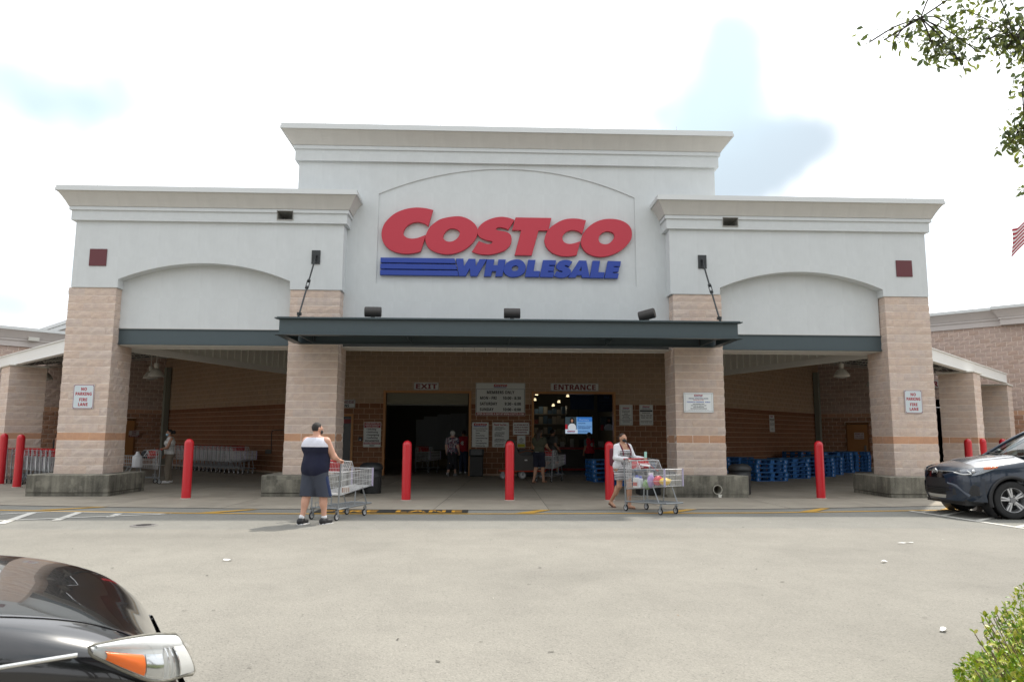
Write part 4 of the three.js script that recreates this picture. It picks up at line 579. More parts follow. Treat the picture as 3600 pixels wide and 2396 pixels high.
// ---------------------------------------------------------------- doorways and the store interior
function doorFrame(name, label, x0, x1, y1) { const o = thing(name, label, 'doorway', [(x0 + x1) / 2, 0, -9.4]), w = (x1 - x0) / 2, t = 0.085; obj('jamb', [rbx(t, y1, 0.3, 0.006, -w + t / 2, y1 / 2 + 0.008, -0.1, 1)], M.frame, o); obj('jamb', [rbx(t, y1, 0.3, 0.006, w - t / 2, y1 / 2 + 0.008, -0.1, 1)], M.frame, o); obj('head', [rbx(2 * w - 2 * t - 0.004, t, 0.3, 0.006, 0, y1 - t / 2, -0.1, 1)], M.frame, o); return o; }
{
  const ex = doorFrame('exit_doorway', 'exit doorway with orange frame and a half lowered roller shutter', -4.44, -1.1, 3.2);
  const slat = new THREE.CylinderGeometry(0.028, 0.028, 3.1, 6, 1).rotateZ(PI / 2).scale(1, 1.25, 0.45), sm = std(0.20, 0.185, 0.13, 0.55); for (let i = 0; i < 8; i++) { const m = obj('shutter_slat', slat, sm, ex); m.position.set(0, 3.085 - i * 0.055, -0.1); } obj('shutter_bottom_bar', [bx(3.1, 0.05, 0.05, 0, 2.665, -0.1)], std(0.1, 0.1, 0.09, 0.5), ex);
  doorFrame('entrance_doorway', 'open entrance doorway with orange frame and lit shop behind', 1.22, 4.45, 3.2);
  const rd = doorFrame('returns_doorway', 'narrow returns doorway with orange frame mostly hidden by the pillar', -6.8, -5.55, 2.3);
  obj('leaf', [bx(1.04, 2.2, 0.04, 0, 1.1, -0.28)], std(0.02, 0.022, 0.024, 0.25), rd); obj('poster', [bx(0.7, 0.16, 0.01, 0.12, 2.03, -0.25)], std(0.25, 0.02, 0.03, 0.5), rd);
  for (const [wl, u, sg, l] of [[rightWall, 1.8, 1, 'orange emergency door in the corner behind the blue pallets'], [leftWall, 18.2, -1, 'dim orange fire exit door in the corner behind the carts']]) {
    const o = new THREE.Group(); o.name = 'emergency_door'; o.position.set(u, 0, 0); o.userData.label = l; wl.add(o); obj('leaf', [rbx(0.94, 2.16, 0.05, 0.005, 0, 1.09, 0.03, 1)], M.doorO, o); obj('frame', [bx(0.075, 2.27, 0.2, -0.51, 1.14, -0.05), bx(0.075, 2.27, 0.2, 0.51, 1.14, -0.05), bx(0.94, 0.08, 0.2, 0, 2.236, -0.05)], std(0.22, 0.09, 0.03, 0.5), o); obj('lock_plate', [rbx(0.09, 0.26, 0.03, 0.005, 0.36 * sg, 1.0, 0.07, 1), bar([0.3 * sg, 0.98, 0.1], [0.42 * sg, 0.98, 0.1], 0.012)], std(0.3, 0.3, 0.28, 0.3, { metalness: 0.8 }), o);
  }
  // shop volume
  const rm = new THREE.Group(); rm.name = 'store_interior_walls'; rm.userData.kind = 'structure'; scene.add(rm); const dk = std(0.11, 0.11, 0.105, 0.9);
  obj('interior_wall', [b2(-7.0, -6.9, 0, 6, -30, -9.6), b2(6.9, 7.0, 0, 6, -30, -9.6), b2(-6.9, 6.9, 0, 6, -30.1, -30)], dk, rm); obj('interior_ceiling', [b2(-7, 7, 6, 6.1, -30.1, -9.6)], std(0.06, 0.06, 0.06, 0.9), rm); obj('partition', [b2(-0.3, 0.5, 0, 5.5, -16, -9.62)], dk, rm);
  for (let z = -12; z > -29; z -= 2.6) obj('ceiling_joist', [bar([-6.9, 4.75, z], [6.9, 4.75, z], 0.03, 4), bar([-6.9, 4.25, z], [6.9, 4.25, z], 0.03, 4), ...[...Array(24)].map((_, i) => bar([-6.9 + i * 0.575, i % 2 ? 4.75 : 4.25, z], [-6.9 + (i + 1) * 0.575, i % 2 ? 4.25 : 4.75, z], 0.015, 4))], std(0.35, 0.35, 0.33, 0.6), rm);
  // bell lamps inside
  [[2.27, 3.55, -23.4], [4.17, 3.78, -23.4], [3.65, 3.44, -23.4], [3.43, 3.28, -24.5], [2.24, 3.75, -21.5]].forEach(([x, y, z], i) => {
    const o = thing('bell_lamp', ['glowing bell lamp by the left jamb inside the shop, lower one', 'largest glowing bell lamp inside the shop under the joists', 'glowing bell lamp inside the shop, second below the largest', 'lowest glowing bell lamp inside the shop', 'glowing bell lamp highest by the left jamb inside the shop'][i], 'lamp', [x, y, z], 0, 'bell lamps inside the shop');
    obj('glowing_shade', [lathe([[0.05, 0.3], [0.12, 0.27], [0.16, 0.15], [0.2, 0.0], [0.19, 0.0], [0.14, 0.13], [0.05, 0.25]], 16), cyl(0.16, 0.18, 0.02, 0, 0.03, 0, 16)], new THREE.MeshStandardMaterial({ color: 0xfff4da, emissive: new THREE.Color().setRGB(1, 0.82, 0.5), emissiveIntensity: 0.9 }), o); o.scale.setScalar(0.45); obj('stem', [bar([0, 0.3, 0], [0, Math.max(0.6, 4.3 - y), 0], 0.02, 6)], M.dark, o);
    const l = new THREE.PointLight(new THREE.Color(1, 0.86, 0.62), 0.7); l.name = 'bell_lamp_light'; l.position.set(0, -0.1, 0); l.shadow.radius = 8; l.castShadow = true; o.add(l);
  });
  // television, posters, banner
  const tv = thing('wall_screen', 'bright blue pharmacy advert screen hanging inside the entrance', 'screen', [3.6, 1.99, -14]);
  const ph = (c, w, h) => { c.fillStyle = '#3d4b52'; c.fillRect(0, 0, w, h); c.fillStyle = '#1d1a1a'; c.beginPath(); c.ellipse(w * 0.6, h * 0.34, w * 0.2, h * 0.3, 0, 0, 7); c.fill(); c.fillStyle = '#b98a72'; c.beginPath(); c.ellipse(w * 0.6, h * 0.3, w * 0.1, h * 0.13, 0, 0, 7); c.fill(); c.fillStyle = '#e3e8ee'; c.beginPath(); c.ellipse(w * 0.6, h * 0.86, w * 0.36, h * 0.34, 0, 0, 7); c.fill(); c.fillStyle = '#b01f2c'; c.fillRect(0, h * 0.6, w * 0.2, h * 0.4); };
  const tvt = canvasTex(640, 400, (c, w, h) => { c.fillStyle = '#7fb2ea'; c.fillRect(0, 0, w, h); c.fillStyle = '#3f83d6'; c.fillRect(w * 0.45, 0, w * 0.55, h * 0.27); c.save(); c.beginPath(); c.rect(0, 0, w * 0.42, h * 0.74); c.clip(); c.scale(0.42, 0.74); ph(c, w, h); c.restore(); c.fillStyle = '#dbe9fa'; c.fillRect(0, h * 0.74, w * 0.46, h * 0.26); logo(c, w * 0.22, h * 0.87, w * 0.3); fit(c, 'Pharmacy', w * 0.7, h * 0.17, w * 0.45, h * 0.13, '', '#bcd6f5'); ['Low prices', '', 'Medications, vitamins', 'and supplements', '', 'Immunizations'].forEach((s, i) => s && fit(c, s, w * 0.48, h * (0.37 + i * 0.1), w * 0.5, h * 0.085, 'bold', '#1f3c72', 'left')); });
  obj('screen_face', [new THREE.PlaneGeometry(1.2, 0.73).translate(0, 0, 0.035)], new THREE.MeshStandardMaterial({ color: 0x000000, emissive: 0xffffff, emissiveMap: tvt, emissiveIntensity: 0.62, roughness: 0.3 }), tv); obj('casing', [rbx(1.24, 0.77, 0.06, 0.01)], M.black, tv); obj('bracket', [bar([0, 0.38, 0], [0, 2.5, 0], 0.02, 6)], M.black, tv);
  const tl = new THREE.RectAreaLight(new THREE.Color(0.45, 0.65, 1), 0.5, 1.2, 0.73); tl.name = 'screen_light'; tl.position.set(0, 0, 0.06); tl.lookAt(3.6, 1.99, 5); tv.add(tl);
  const po = thing('hanging_poster', 'dark photo poster of a pharmacist near the entrance jamb', 'poster', [4.93, 2.08, -14.2]); obj('print', [new THREE.PlaneGeometry(0.62, 0.6).translate(0, 0, 0.012)], new THREE.MeshStandardMaterial({ map: canvasTex(256, 256, ph), roughness: 0.5 }), po); obj('board', [rbx(0.64, 0.62, 0.02, 0.004)], M.black, po);
  const bn = thing('blue_banner', 'dark blue hanging banner above the advert screen', 'banner', [3.5, 2.93, -12]); obj('cloth', [new THREE.PlaneGeometry(1.0, 0.62, 8, 2)], new THREE.MeshStandardMaterial({ color: new THREE.Color().setRGB(0.01, 0.03, 0.08), roughness: 0.8, side: THREE.DoubleSide }), bn); obj('rail', [bar([-0.5, 0.32, 0], [0.5, 0.32, 0], 0.012)], M.chrome, bn);
  const bn2 = thing('blue_banner', 'dark blue hanging banner with faint print beside the right jamb', 'banner', [4.4, 2.85, -11.2]); obj('cloth', [new THREE.PlaneGeometry(0.75, 0.7, 8, 2)], new THREE.MeshStandardMaterial({ map: canvasTex(256, 256, (c, w, h) => { c.fillStyle = '#0d1f38'; c.fillRect(0, 0, w, h); fit(c, 'TILE', w / 2, h * 0.15, w * 0.6, 40, 'bold', '#39506f'); fit(c, 'Technical Support', w / 2, h * 0.35, w * 0.85, 26, '', '#39506f'); fit(c, 'for your questions', w / 2, h * 0.55, w * 0.8, 22, '', '#39506f'); }), roughness: 0.8 }), bn2); obj('rail', [bar([-0.38, 0.36, 0], [0.38, 0.36, 0], 0.012)], M.chrome, bn2);
  // service counter
  const ct = thing('service_counter', 'long service counter with a red edge inside the entrance', 'counter', [3.6, 0, -13.6]); obj('front_panel', [b2(-2.6, 2.6, 0.02, 0.93, -0.3, 0)], std(0.16, 0.155, 0.15, 0.7), ct); obj('red_edge', [b2(-2.62, 2.62, 0.93, 1.03, -0.35, 0.02)], M.redPl, ct); obj('kick_strip', [b2(-2.6, 2.6, 0.02, 0.12, 0.002, 0.012)], M.redPl, ct);
  const R = rng(404); for (let i = 0; i < 9; i++) { const o = thing('counter_display', ['white leaflet stand on the counter, first from the left end', 'tall brochure stand on the counter, second', 'small black card reader on the counter, third', 'cream leaflet holder on the counter, fourth', 'dark monitor on the counter below the screen', 'white paper tray on the counter, sixth', 'grey box on the counter, seventh', 'pale sign holder on the counter, eighth', 'white box at the end of the counter'][i], 'display', [1.55 + i * 0.43, 1.03, -13.75]); const w = 0.16 + 0.14 * R(), h = 0.16 + 0.22 * R(), k = i % 3 === 2 ? 0.03 : 0.45 + 0.25 * R(); obj('panel', [rbx(w, h, 0.04, 0.008, 0, h / 2 + 0.02, 0, 1)], std(k, k, k * 0.95, 0.6), o); obj('foot', [rbx(w * 0.9, 0.02, 0.14, 0.005, 0, 0.01, 0.02, 1)], std(k * 0.8, k * 0.8, k * 0.8, 0.6), o); }
  const sh = thing('stock_shelving', 'tall shelving of packed goods far inside the entrance', 'shelving', [2.4, 0, -22]); obj('upright', [b2(-1.6, -1.55, 0, 3.2, -0.5, 0), b2(1.55, 1.6, 0, 3.2, -0.5, 0)], std(0.2, 0.2, 0.2, 0.6), sh);
  for (let k = 0; k < 5; k++) { obj('shelf', [b2(-1.55, 1.55, 0.5 + k * 0.55, 0.54 + k * 0.55, -0.5, 0.02)], std(0.3, 0.29, 0.28, 0.6), sh); for (let i = 0; i < 12; i++) { const h = 0.2 + 0.25 * R(), c = [[0.4, 0.38, 0.33], [0.3, 0.1, 0.1], [0.12, 0.2, 0.3], [0.5, 0.48, 0.45]][(R() * 4) | 0]; obj('carton', [rbx(0.21, h, 0.3, 0.008, -1.4 + i * 0.253, 0.54 + k * 0.55 + h / 2, -0.15, 1)], std(...c, 0.7), sh); } }
  // exit side: leaning display boards
  [[-3.3, 0.9], [-2.95, 1.05], [-2.35, 1.15], [-1.75, 1.2]].forEach(([x, h], i) => { const o = thing('display_board', ['grey display board leaning in the dark exit, leftmost of four', 'grey blue display board leaning in the dark exit, second', 'pale drawn display board leaning in the dark exit, third', 'tall printed display board leaning in the dark exit beside the white haired woman'][i], 'board', [x, 1.0, -14.6]); obj('board', [bx(0.75, h + 0.45, 0.03, 0, (h + 0.2) / 2, 0, 0.15, -0.15)], std(0.24, 0.25, 0.26, 0.6), o); obj('base', [bx(0.7, 0.04, 0.4, 0, -0.98, 0), bar([0.3, -0.96, -0.1], [0.3, 0.1, -0.02], 0.015), bar([-0.3, -0.96, -0.1], [-0.3, 0.1, -0.02], 0.015)], M.dark, o); });
  const sp = thing('door_speaker', 'small black intercom box on the brown wall left of the red headed sign', 'intercom', [-5.27, 1.36, -9.39]); obj('casing', [rbx(0.14, 0.15, 0.06, 0.01, 0, 0, 0.03)], M.black, sp); obj('button', [cyl(0.018, 0.018, 0.01, 0, 0, 0, 10).rotateX(PI / 2).translate(0, -0.03, 0.064)], M.chrome, sp);
  const cd = thing('conduit', 'thin black conduit bent down the brown wall to an outlet', 'conduit', [0, 0, 0]); obj('pipe', [tube([[-8.3, 1.69, -10.27], [-9.0, 1.68, -10.97], [-9.08, 1.55, -11.05], [-9.06, 0.9, -11.03]], 0.016, 24, 6)], M.black, cd); obj('outlet_box', [rbx(0.42, 0.17, 0.08, 0.01, 0, 0, 0).rotateY(-PI / 4).translate(-9.2, 0.84, -11.17)], std(0.1, 0.1, 0.09, 0.5), cd);
  const kb = thing('concrete_kerb', 'dark concrete wall kerb behind the front end of the cart row', 'kerb', [-9.2, 0, -11.5], -PI / 4); obj('kerb_block', [colourAll(metric(rbx(4.2, 0.5, 0.34, 0.02, 1.0, 0.258, -0.05)), dirty(9))], M.plinth, kb); obj('kerb_foot', [bx(4.24, 0.07, 0.4, 1.0, 0.043, -0.05)], M.mortar, kb);
}
// ---------------------------------------------------------------- bollards, bins, pallets
const BOL = [[-7.53, 0.97, 'red bollard standing between the left outer pillar and the cart row bay', 1.385], [-2.36, 1.33, 'red bollard standing in front of the exit doorway', 1.37], [0.04, 1.29, 'red bollard standing in front of the notices between the doorways', 1.37], [2.4, 1.24, 'red bollard standing beside the woman with the full cart', 1.37], [7.725, 0.64, 'red bollard standing in front of the blue pallets', 1.4], [-13.63, -2.6, 'red bollard standing against the nested carts', 1.47], [-14.9, -3.86, 'red bollard cut by the picture edge beside the carts', 1.5], [14.15, -3.3, 'red bollard behind the hood of the dark blue car, left one', 1.47], [15.2, -4.16, 'red bollard behind the hood of the dark blue car, right one', 1.485], [17.6, -6.6, 'red bollard mostly hidden behind the windscreen of the dark blue car', 1.48]];
{
  const o = thing('bollard', BOL[0][2], 'bollard', [BOL[0][0], 0.008, BOL[0][1]], 0, 'red bollards'), pr = [[0, 1.385]]; for (let i = 1; i <= 8; i++) { const a = i / 8 * PI / 2; pr.push([0.112 * Math.sin(a), 1.273 + 0.112 * Math.cos(a)]); } pr.push([0.112, 0.18], [0.116, 0.175], [0.116, 0.165], [0.1125, 0.16], [0.113, 0.0]);
  obj('sleeve', [lathe(pr.reverse(), 28)], M.red, o); obj('collar', [cyl(0.13, 0.14, 0.012, 0, 0.006, 0, 24)], std(0.42, 0.39, 0.34, 0.9), o);
  o.scale.set(0.94, 1, 0.94);
  for (const [x, z, l, h] of BOL.slice(1)) { const c = o.clone(); c.name = numbered('bollard'); c.position.set(x, 0.008, z); c.scale.y = h / 1.385; c.userData.label = l; scene.add(c); }
}
function roundBin(x, z, label, s = 1) { const o = thing('rubbish_bin', label, 'bin', [x, 0.008, z], 0); obj('drum', [lathe([[0, 0], [0.25, 0], [0.262, 0.02], [0.275, 0.4], [0.283, 0.405], [0.283, 0.44], [0.277, 0.445], [0.285, 0.62], [0, 0.62]].map(([r, y]) => [r * s, y]), 28)], M.darkbin, o); obj('lid', [lathe([[0.3, 0.62], [0.305, 0.66], [0.28, 0.72], [0.2, 0.775], [0.12, 0.785], [0, 0.785]].map(([r, y]) => [r * s, y]), 28)], M.darkbin, o); obj('bag_edge', [new THREE.TorusGeometry(0.284 * s, 0.012, 6, 28).rotateX(PI / 2).rotateZ(0.06).translate(0, 0.42, 0)], std(0.05, 0.05, 0.055, 0.25), o); return o; }
roundBin(-3.5, -0.75, 'round black rubbish bin behind the cart of the man in shorts'); roundBin(6.16, -0.62, 'round black rubbish bin behind the right end of the plinth with the pipe');
{ const o = thing('flip_top_bin', 'tall square black bin with a flip top against the wall beside the exit', 'bin', [-0.87, 0.008, -9.1]); obj('body', [rbx(0.5, 0.74, 0.45, 0.03, 0, 0.37, 0)], M.darkbin, o); obj('hood', [rbx(0.56, 0.26, 0.5, 0.04, 0, 0.87, 0)], M.darkbin, o); obj('flap', [bx(0.4, 0.2, 0.02, 0, 0.89, 0.255, 0, -0.2)], std(0.09, 0.095, 0.1, 0.3), o); }
{ const o = thing('flip_top_bin', 'dark bin half hidden behind the grey armchair', 'bin', [0.95, 0.008, -9.08]); obj('body', [rbx(0.6, 0.74, 0.45, 0.03, 0, 0.37, 0)], M.darkbin, o); obj('hood', [rbx(0.66, 0.26, 0.5, 0.04, 0, 0.87, 0)], M.darkbin, o); obj('flap', [bx(0.46, 0.2, 0.02, 0, 0.89, 0.255, 0, -0.2)], std(0.09, 0.095, 0.1, 0.3), o); }

const palletProto = (() => {
  const o = new THREE.Group(), w = 1.2, d = 1.0, h = 0.145;
  obj('top_deck', [...[...Array(7)].map((_, i) => bx(w, 0.02, 0.115, 0, h - 0.01, -d / 2 + 0.0575 + i * (d - 0.115) / 6)), ...[-0.5, 0, 0.5].map((q) => bx(0.13, 0.018, d, q * (w - 0.145), h - 0.0305, 0))], M.palletDeck, o);
  for (const x of [-1, 0, 1]) for (const z of [-1, 0, 1]) { const m = obj('block', [bx(0.145, 0.085, 0.12, x * (w - 0.145) / 2, 0.0625, z * (d - 0.12) / 2)], M.pallet, o); }
  for (const z of [-1, 0, 1]) obj('bottom_board', [bx(w, 0.019, 0.11, 0, 0.0095, z * (d - 0.11) / 2)], M.pallet, o); for (const s of [-1, 1]) obj('end_board', [bx(0.1, 0.019, d - 0.22, s * (w / 2 - 0.05), 0.0096, 0)], M.pallet, o);
  const mk = []; for (const x of [-1, 1]) { const r = new THREE.RingGeometry(0.017, 0.03, 14, 1, 0.7, 4.9); mk.push(r.translate(x * (w - 0.145) / 2, 0.062, d / 2 + 0.0015)); } obj('stencil_mark', mk, std(0.55, 0.6, 0.66, 0.7), o);
  return o;
})();
const ORD = ['bottom', 'second', 'third', 'fourth', 'fifth', 'top'];
function palletStack(x, z, turn, n, where, seed) { const R = rng(seed); for (let i = 0; i < n; i++) { const c = palletProto.clone(); c.name = numbered('pallet'); c.position.set(x + 0.05 * (R() - 0.5), 0.009 + i * 0.1455, z + 0.05 * (R() - 0.5)); c.rotation.y = turn + 0.06 * (R() - 0.5); tag(c, 'blue pallet, ' + (i === n - 1 ? 'top' : ORD[i]) + ' of ' + where, 'pallet', 'blue pallets stacked under the porch', 'thing'); scene.add(c); } }
// stacks along the right porch wall, from the near one to the door
const PST = [[9.22, -6.95, 5, 'the near stack by the round bin'], [10.75, -8.6, 5, 'the second stack from the bin'], [12.35, -9.95, 5, 'the third stack, left of the bollard'], [13.4, -11.4, 5, 'the stack right behind the bollard'], [14.7, -13.1, 6, 'the tall stack right of the bollard'], [16.15, -14.35, 6, 'the tall stack in front of the orange door']];
PST.forEach(([x, z, n, w], i) => palletStack(x, z, [0.15, 0.3, 0.35, 0.4, 0.45, 0.5][i] * -1 + 0.35, n, w, 500 + i));
palletStack(9.0, -9.6, 0.3, 5, 'the dark stack behind the near stack', 510); palletStack(13.6, -14.1, 0.5, 6, 'the dark stack behind the bollard by the steel post', 511);
palletStack(3.55, -6.2, 0.1, 5, 'the dim stack left of the woman with the full cart', 520); palletStack(4.05, -4.3, 0.1, 5, 'the stack just behind the woman with the full cart', 521); palletStack(7.0, -7.9, 0.2, 4, 'the dark stack beside the pillar with the hours sign', 522);

// ---------------------------------------------------------------- shopping carts: origin on the floor, pushed towards +z
function grid(o, p0, du, dv, nu, nv, r = 0.0028, edge = 0.005) { // wires of a quad p0 + u du + v dv
  const g = [], P = (u, v) => V(p0[0] + du[0] * u + dv[0] * v, p0[1] + du[1] * u + dv[1] * v, p0[2] + du[2] * u + dv[2] * v);
  for (let i = 0; i <= nu; i++) g.push(bar(P(i / nu, 0), P(i / nu, 1), i % nu ? r : edge, 4)); for (let j = 0; j <= nv; j++) g.push(bar(P(0, j / nv), P(1, j / nv), j % nv ? r : edge, 4)); return g;
}
function quadGrid(a, b, c, d, nu, nv, r = 0.0028, edge = 0.0055) { // corners a-b (bottom) and d-c (top)
  const g = [], L = (p, q, t) => V(lerp(p[0], q[0], t), lerp(p[1], q[1], t), lerp(p[2], q[2], t)), P = (u, v) => L(L(a, b, u).toArray(), L(d, c, u).toArray(), v);
  for (let i = 0; i <= nu; i++) g.push(bar(P(i / nu, 0), P(i / nu, 1), i % nu ? r : edge, 4)); for (let j = 0; j <= nv; j++) g.push(bar(P(0, j / nv), P(1, j / nv), j % nv ? r * 1.15 : edge, 4)); return g;
}
function makeCart(fine = 1) {
  const o = new THREE.Group(), n = (k) => Math.max(3, Math.round(k * fine)), rw = 0.31, fw = 0.235; // half widths at back and front
  // side: low basket from z=-.38 to .62, top .86; the raised seat part at the back to 1.02
  const yb0 = 0.44, yb1 = 0.55, yt = 0.83, yt2 = 0.87, zb = -0.40, zf = 0.62, zs = 0.0, ys = 1.03; const hw = (z) => lerp(rw, fw, (z - zb) / (zf - zb)), yb = (z) => lerp(yb0, yb1, (z - zb) / (zf - zb));
  for (const s of [-1, 1]) obj('basket_side', [...quadGrid([s * hw(zb), yb0, zb], [s * hw(zf), yb1, zf], [s * hw(zf), yt2, zf], [s * hw(zb), yt, zb], n(34), 3), ...quadGrid([s * hw(zb), yt, zb], [s * hw(zs), yt + 0.015, zs], [s * hw(zs - 0.1), ys - 0.01, zs - 0.1], [s * hw(zb), ys, zb], n(12), 2)], M.wire, o);
  obj('basket_front', quadGrid([-fw, yb1, zf], [fw, yb1, zf], [fw, yt2, zf], [-fw, yt2, zf], n(15), 3), M.wire, o);
  obj('basket_floor', quadGrid([-hw(zb), yb0, zb], [hw(zb), yb0, zb], [fw, yb1, zf], [-fw, yb1, zf], n(19), n(14), 0.0026), M.wire, o);
  obj('rear_gate', quadGrid([-0.29, yb0 + 0.02, zb + 0.01], [0.29, yb0 + 0.02, zb + 0.01], [0.285, ys - 0.02, zb + 0.06], [-0.285, ys - 0.02, zb + 0.06], n(17), 5), M.wire, o);
  obj('child_seat', [...quadGrid([-0.27, 0.83, zb + 0.05], [0.27, 0.83, zb + 0.05], [0.25, 0.84, zs - 0.16], [-0.25, 0.84, zs - 0.16], n(13), 4), ...quadGrid([-0.25, 0.84, zs - 0.16], [0.25, 0.84, zs - 0.16], [0.27, 1.02, zs - 0.09], [-0.27, 1.02, zs - 0.09], n(13), 3)], M.wire, o);
  obj('seat_flap', [rbx(0.46, 0.15, 0.012, 0.005, 0, 0.92, zb + 0.075, 1)], M.redPl, o); obj('flap_label', [bx(0.07, 0.045, 0.004, 0.08, 0.93, zb + 0.067)], std(0.75, 0.74, 0.72, 0.6), o);
  obj('handle', [bar([-0.31, 1.035, zb - 0.07], [0.31, 1.035, zb - 0.07], 0.017, 10, 0.017, true), bx(0.05, 0.035, 0.05, -0.2, 1.03, zb - 0.07), bx(0.05, 0.035, 0.05, 0.2, 1.03, zb - 0.07)], M.redPl, o);
  obj('seat_strap', [tube([[0.2, 0.95, zb + 0.09], [0.245, 0.86, zb + 0.16], [0.28, 0.80, zb + 0.3]], 0.01, 8, 5)], M.redPl, o);
  const fr = []; for (const s of [-1, 1]) {
    fr.push(tube([[s * 0.29, 0.19, zb - 0.06], [s * 0.30, 0.5, zb - 0.055], [s * 0.315, 0.9, zb - 0.06], [s * 0.312, 1.03, zb - 0.045], [s * 0.305, 1.035, zb + 0.04]], 0.0145, 14, 6));
    fr.push(bar([s * 0.29, 0.195, zb - 0.08], [s * 0.225, 0.225, zf + 0.0], 0.016, 6), bar([s * 0.262, 0.21, 0.05], [s * 0.265, yb(0.05), 0.07], 0.012, 6), bar([s * 0.24, 0.22, zf - 0.16], [s * 0.245, yb(0.3) + 0.02, zf - 0.32], 0.012, 6));
  }
  fr.push(bar([-0.225, 0.225, zf], [0.225, 0.225, zf], 0.016, 6), bar([-0.28, 0.2, zb + 0.02], [0.28, 0.2, zb + 0.02], 0.012, 6)); obj('frame', fr, M.tubeGrey, o);
  obj('lower_rack', [...quadGrid([-0.27, 0.205, zb + 0.03], [0.27, 0.205, zb + 0.03], [0.22, 0.228, zf - 0.02], [-0.22, 0.228, zf - 0.02], n(9), n(5), 0.004, 0.006), ...quadGrid([-0.27, 0.205, zb + 0.02], [0.27, 0.205, zb + 0.02], [0.27, 0.29, zb + 0.01], [-0.27, 0.29, zb + 0.01], n(8), 1, 0.003)], M.tubeGrey, o);
  obj('corner_bumper', [-1, 1].map((s) => bx(0.02, yt2 - yb1 + 0.02, 0.03, s * (fw + 0.004), (yt2 + yb1) / 2, zf + 0.004)), std(0.42, 0.38, 0.52, 0.5), o);
  for (const [x, z] of [[-0.275, zb - 0.05], [0.275, zb - 0.05], [-0.2, zf - 0.15], [0.2, zf - 0.15]]) { const c = new THREE.Group(); c.name = 'caster'; c.position.set(x, 0, z); o.add(c); obj('tyre', [new THREE.TorusGeometry(0.052, 0.015, 8, 18).rotateY(PI / 2).translate(0, 0.067, -0.02)], M.rubber, c); obj('hub', [cyl(0.046, 0.046, 0.022, 0, 0, 0, 14).rotateZ(PI / 2).translate(0, 0.067, -0.02)], std(0.5, 0.5, 0.5, 0.5), c); obj('fork', [bx(0.006, 0.1, 0.035, 0.02, 0.115, -0.01), bx(0.006, 0.1, 0.035, -0.02, 0.115, -0.01), bx(0.046, 0.012, 0.045, 0, 0.165, 0), cyl(0.012, 0.012, 0.04, 0, 0.185, 0, 8)], M.tubeGrey, c); }
  return o;
}
const cartFine = makeCart(1), cartMid = makeCart(0.6);
function cart(proto, x, z, turn, label, group, y = 0.0) { const c = proto.clone(); c.name = numbered('shopping_cart'); c.position.set(x, y, z); c.rotation.y = turn; tag(c, label, 'shopping cart', group, 'thing'); scene.add(c); return c; }
// the man's empty cart and the woman's full cart
const manCart = cart(cartFine, -3.16, 4.93, 2.68, 'empty wire shopping cart pushed by the man in the navy and white top');
const womanCart = cart(cartFine, 2.79, 3.95, 0.52, 'wire shopping cart full of groceries pushed by the woman with the black mask');
cart(cartMid, -10.95, -4.15, -0.95, 'wire shopping cart with a white jug in it, beside the woman with the pony tail');
cart(cartMid, 1.63, -5.95, 2.58, 'wire shopping cart pushed by the woman in the olive top', null, 0.008);
cart(cartMid, -2.9, -11.6, 0.6, 'dim loaded shopping cart inside the dark exit', null, 0.008);
for (let i = 0; i < 15; i++) { const t = i * 0.36; cart(cartMid, -9.95 - t * 0.72, -10.35 - t * 0.70, 0.8 + 0.02 * (i % 3), i === 0 ? 'front cart at the right hand end of the long dim row along the porch wall' : 'nested grey shopping cart in the long row along the dim porch wall', 'shopping carts nested along the left porch wall', 0.008); }
for (let i = 0; i < 12; i++) { const t = i * 0.30; cart(cartMid, -12.75 - t * 0.78, -3.05 - t * 0.62, PI + 0.62 + 0.03 * (i % 2), i === 0 ? 'last cart of the row by the bollards, its rear gate showing beside the pillar' : 'nested shopping cart with a red handle in the row behind the two left bollards', 'shopping carts nested behind the bollards', 0.008); }
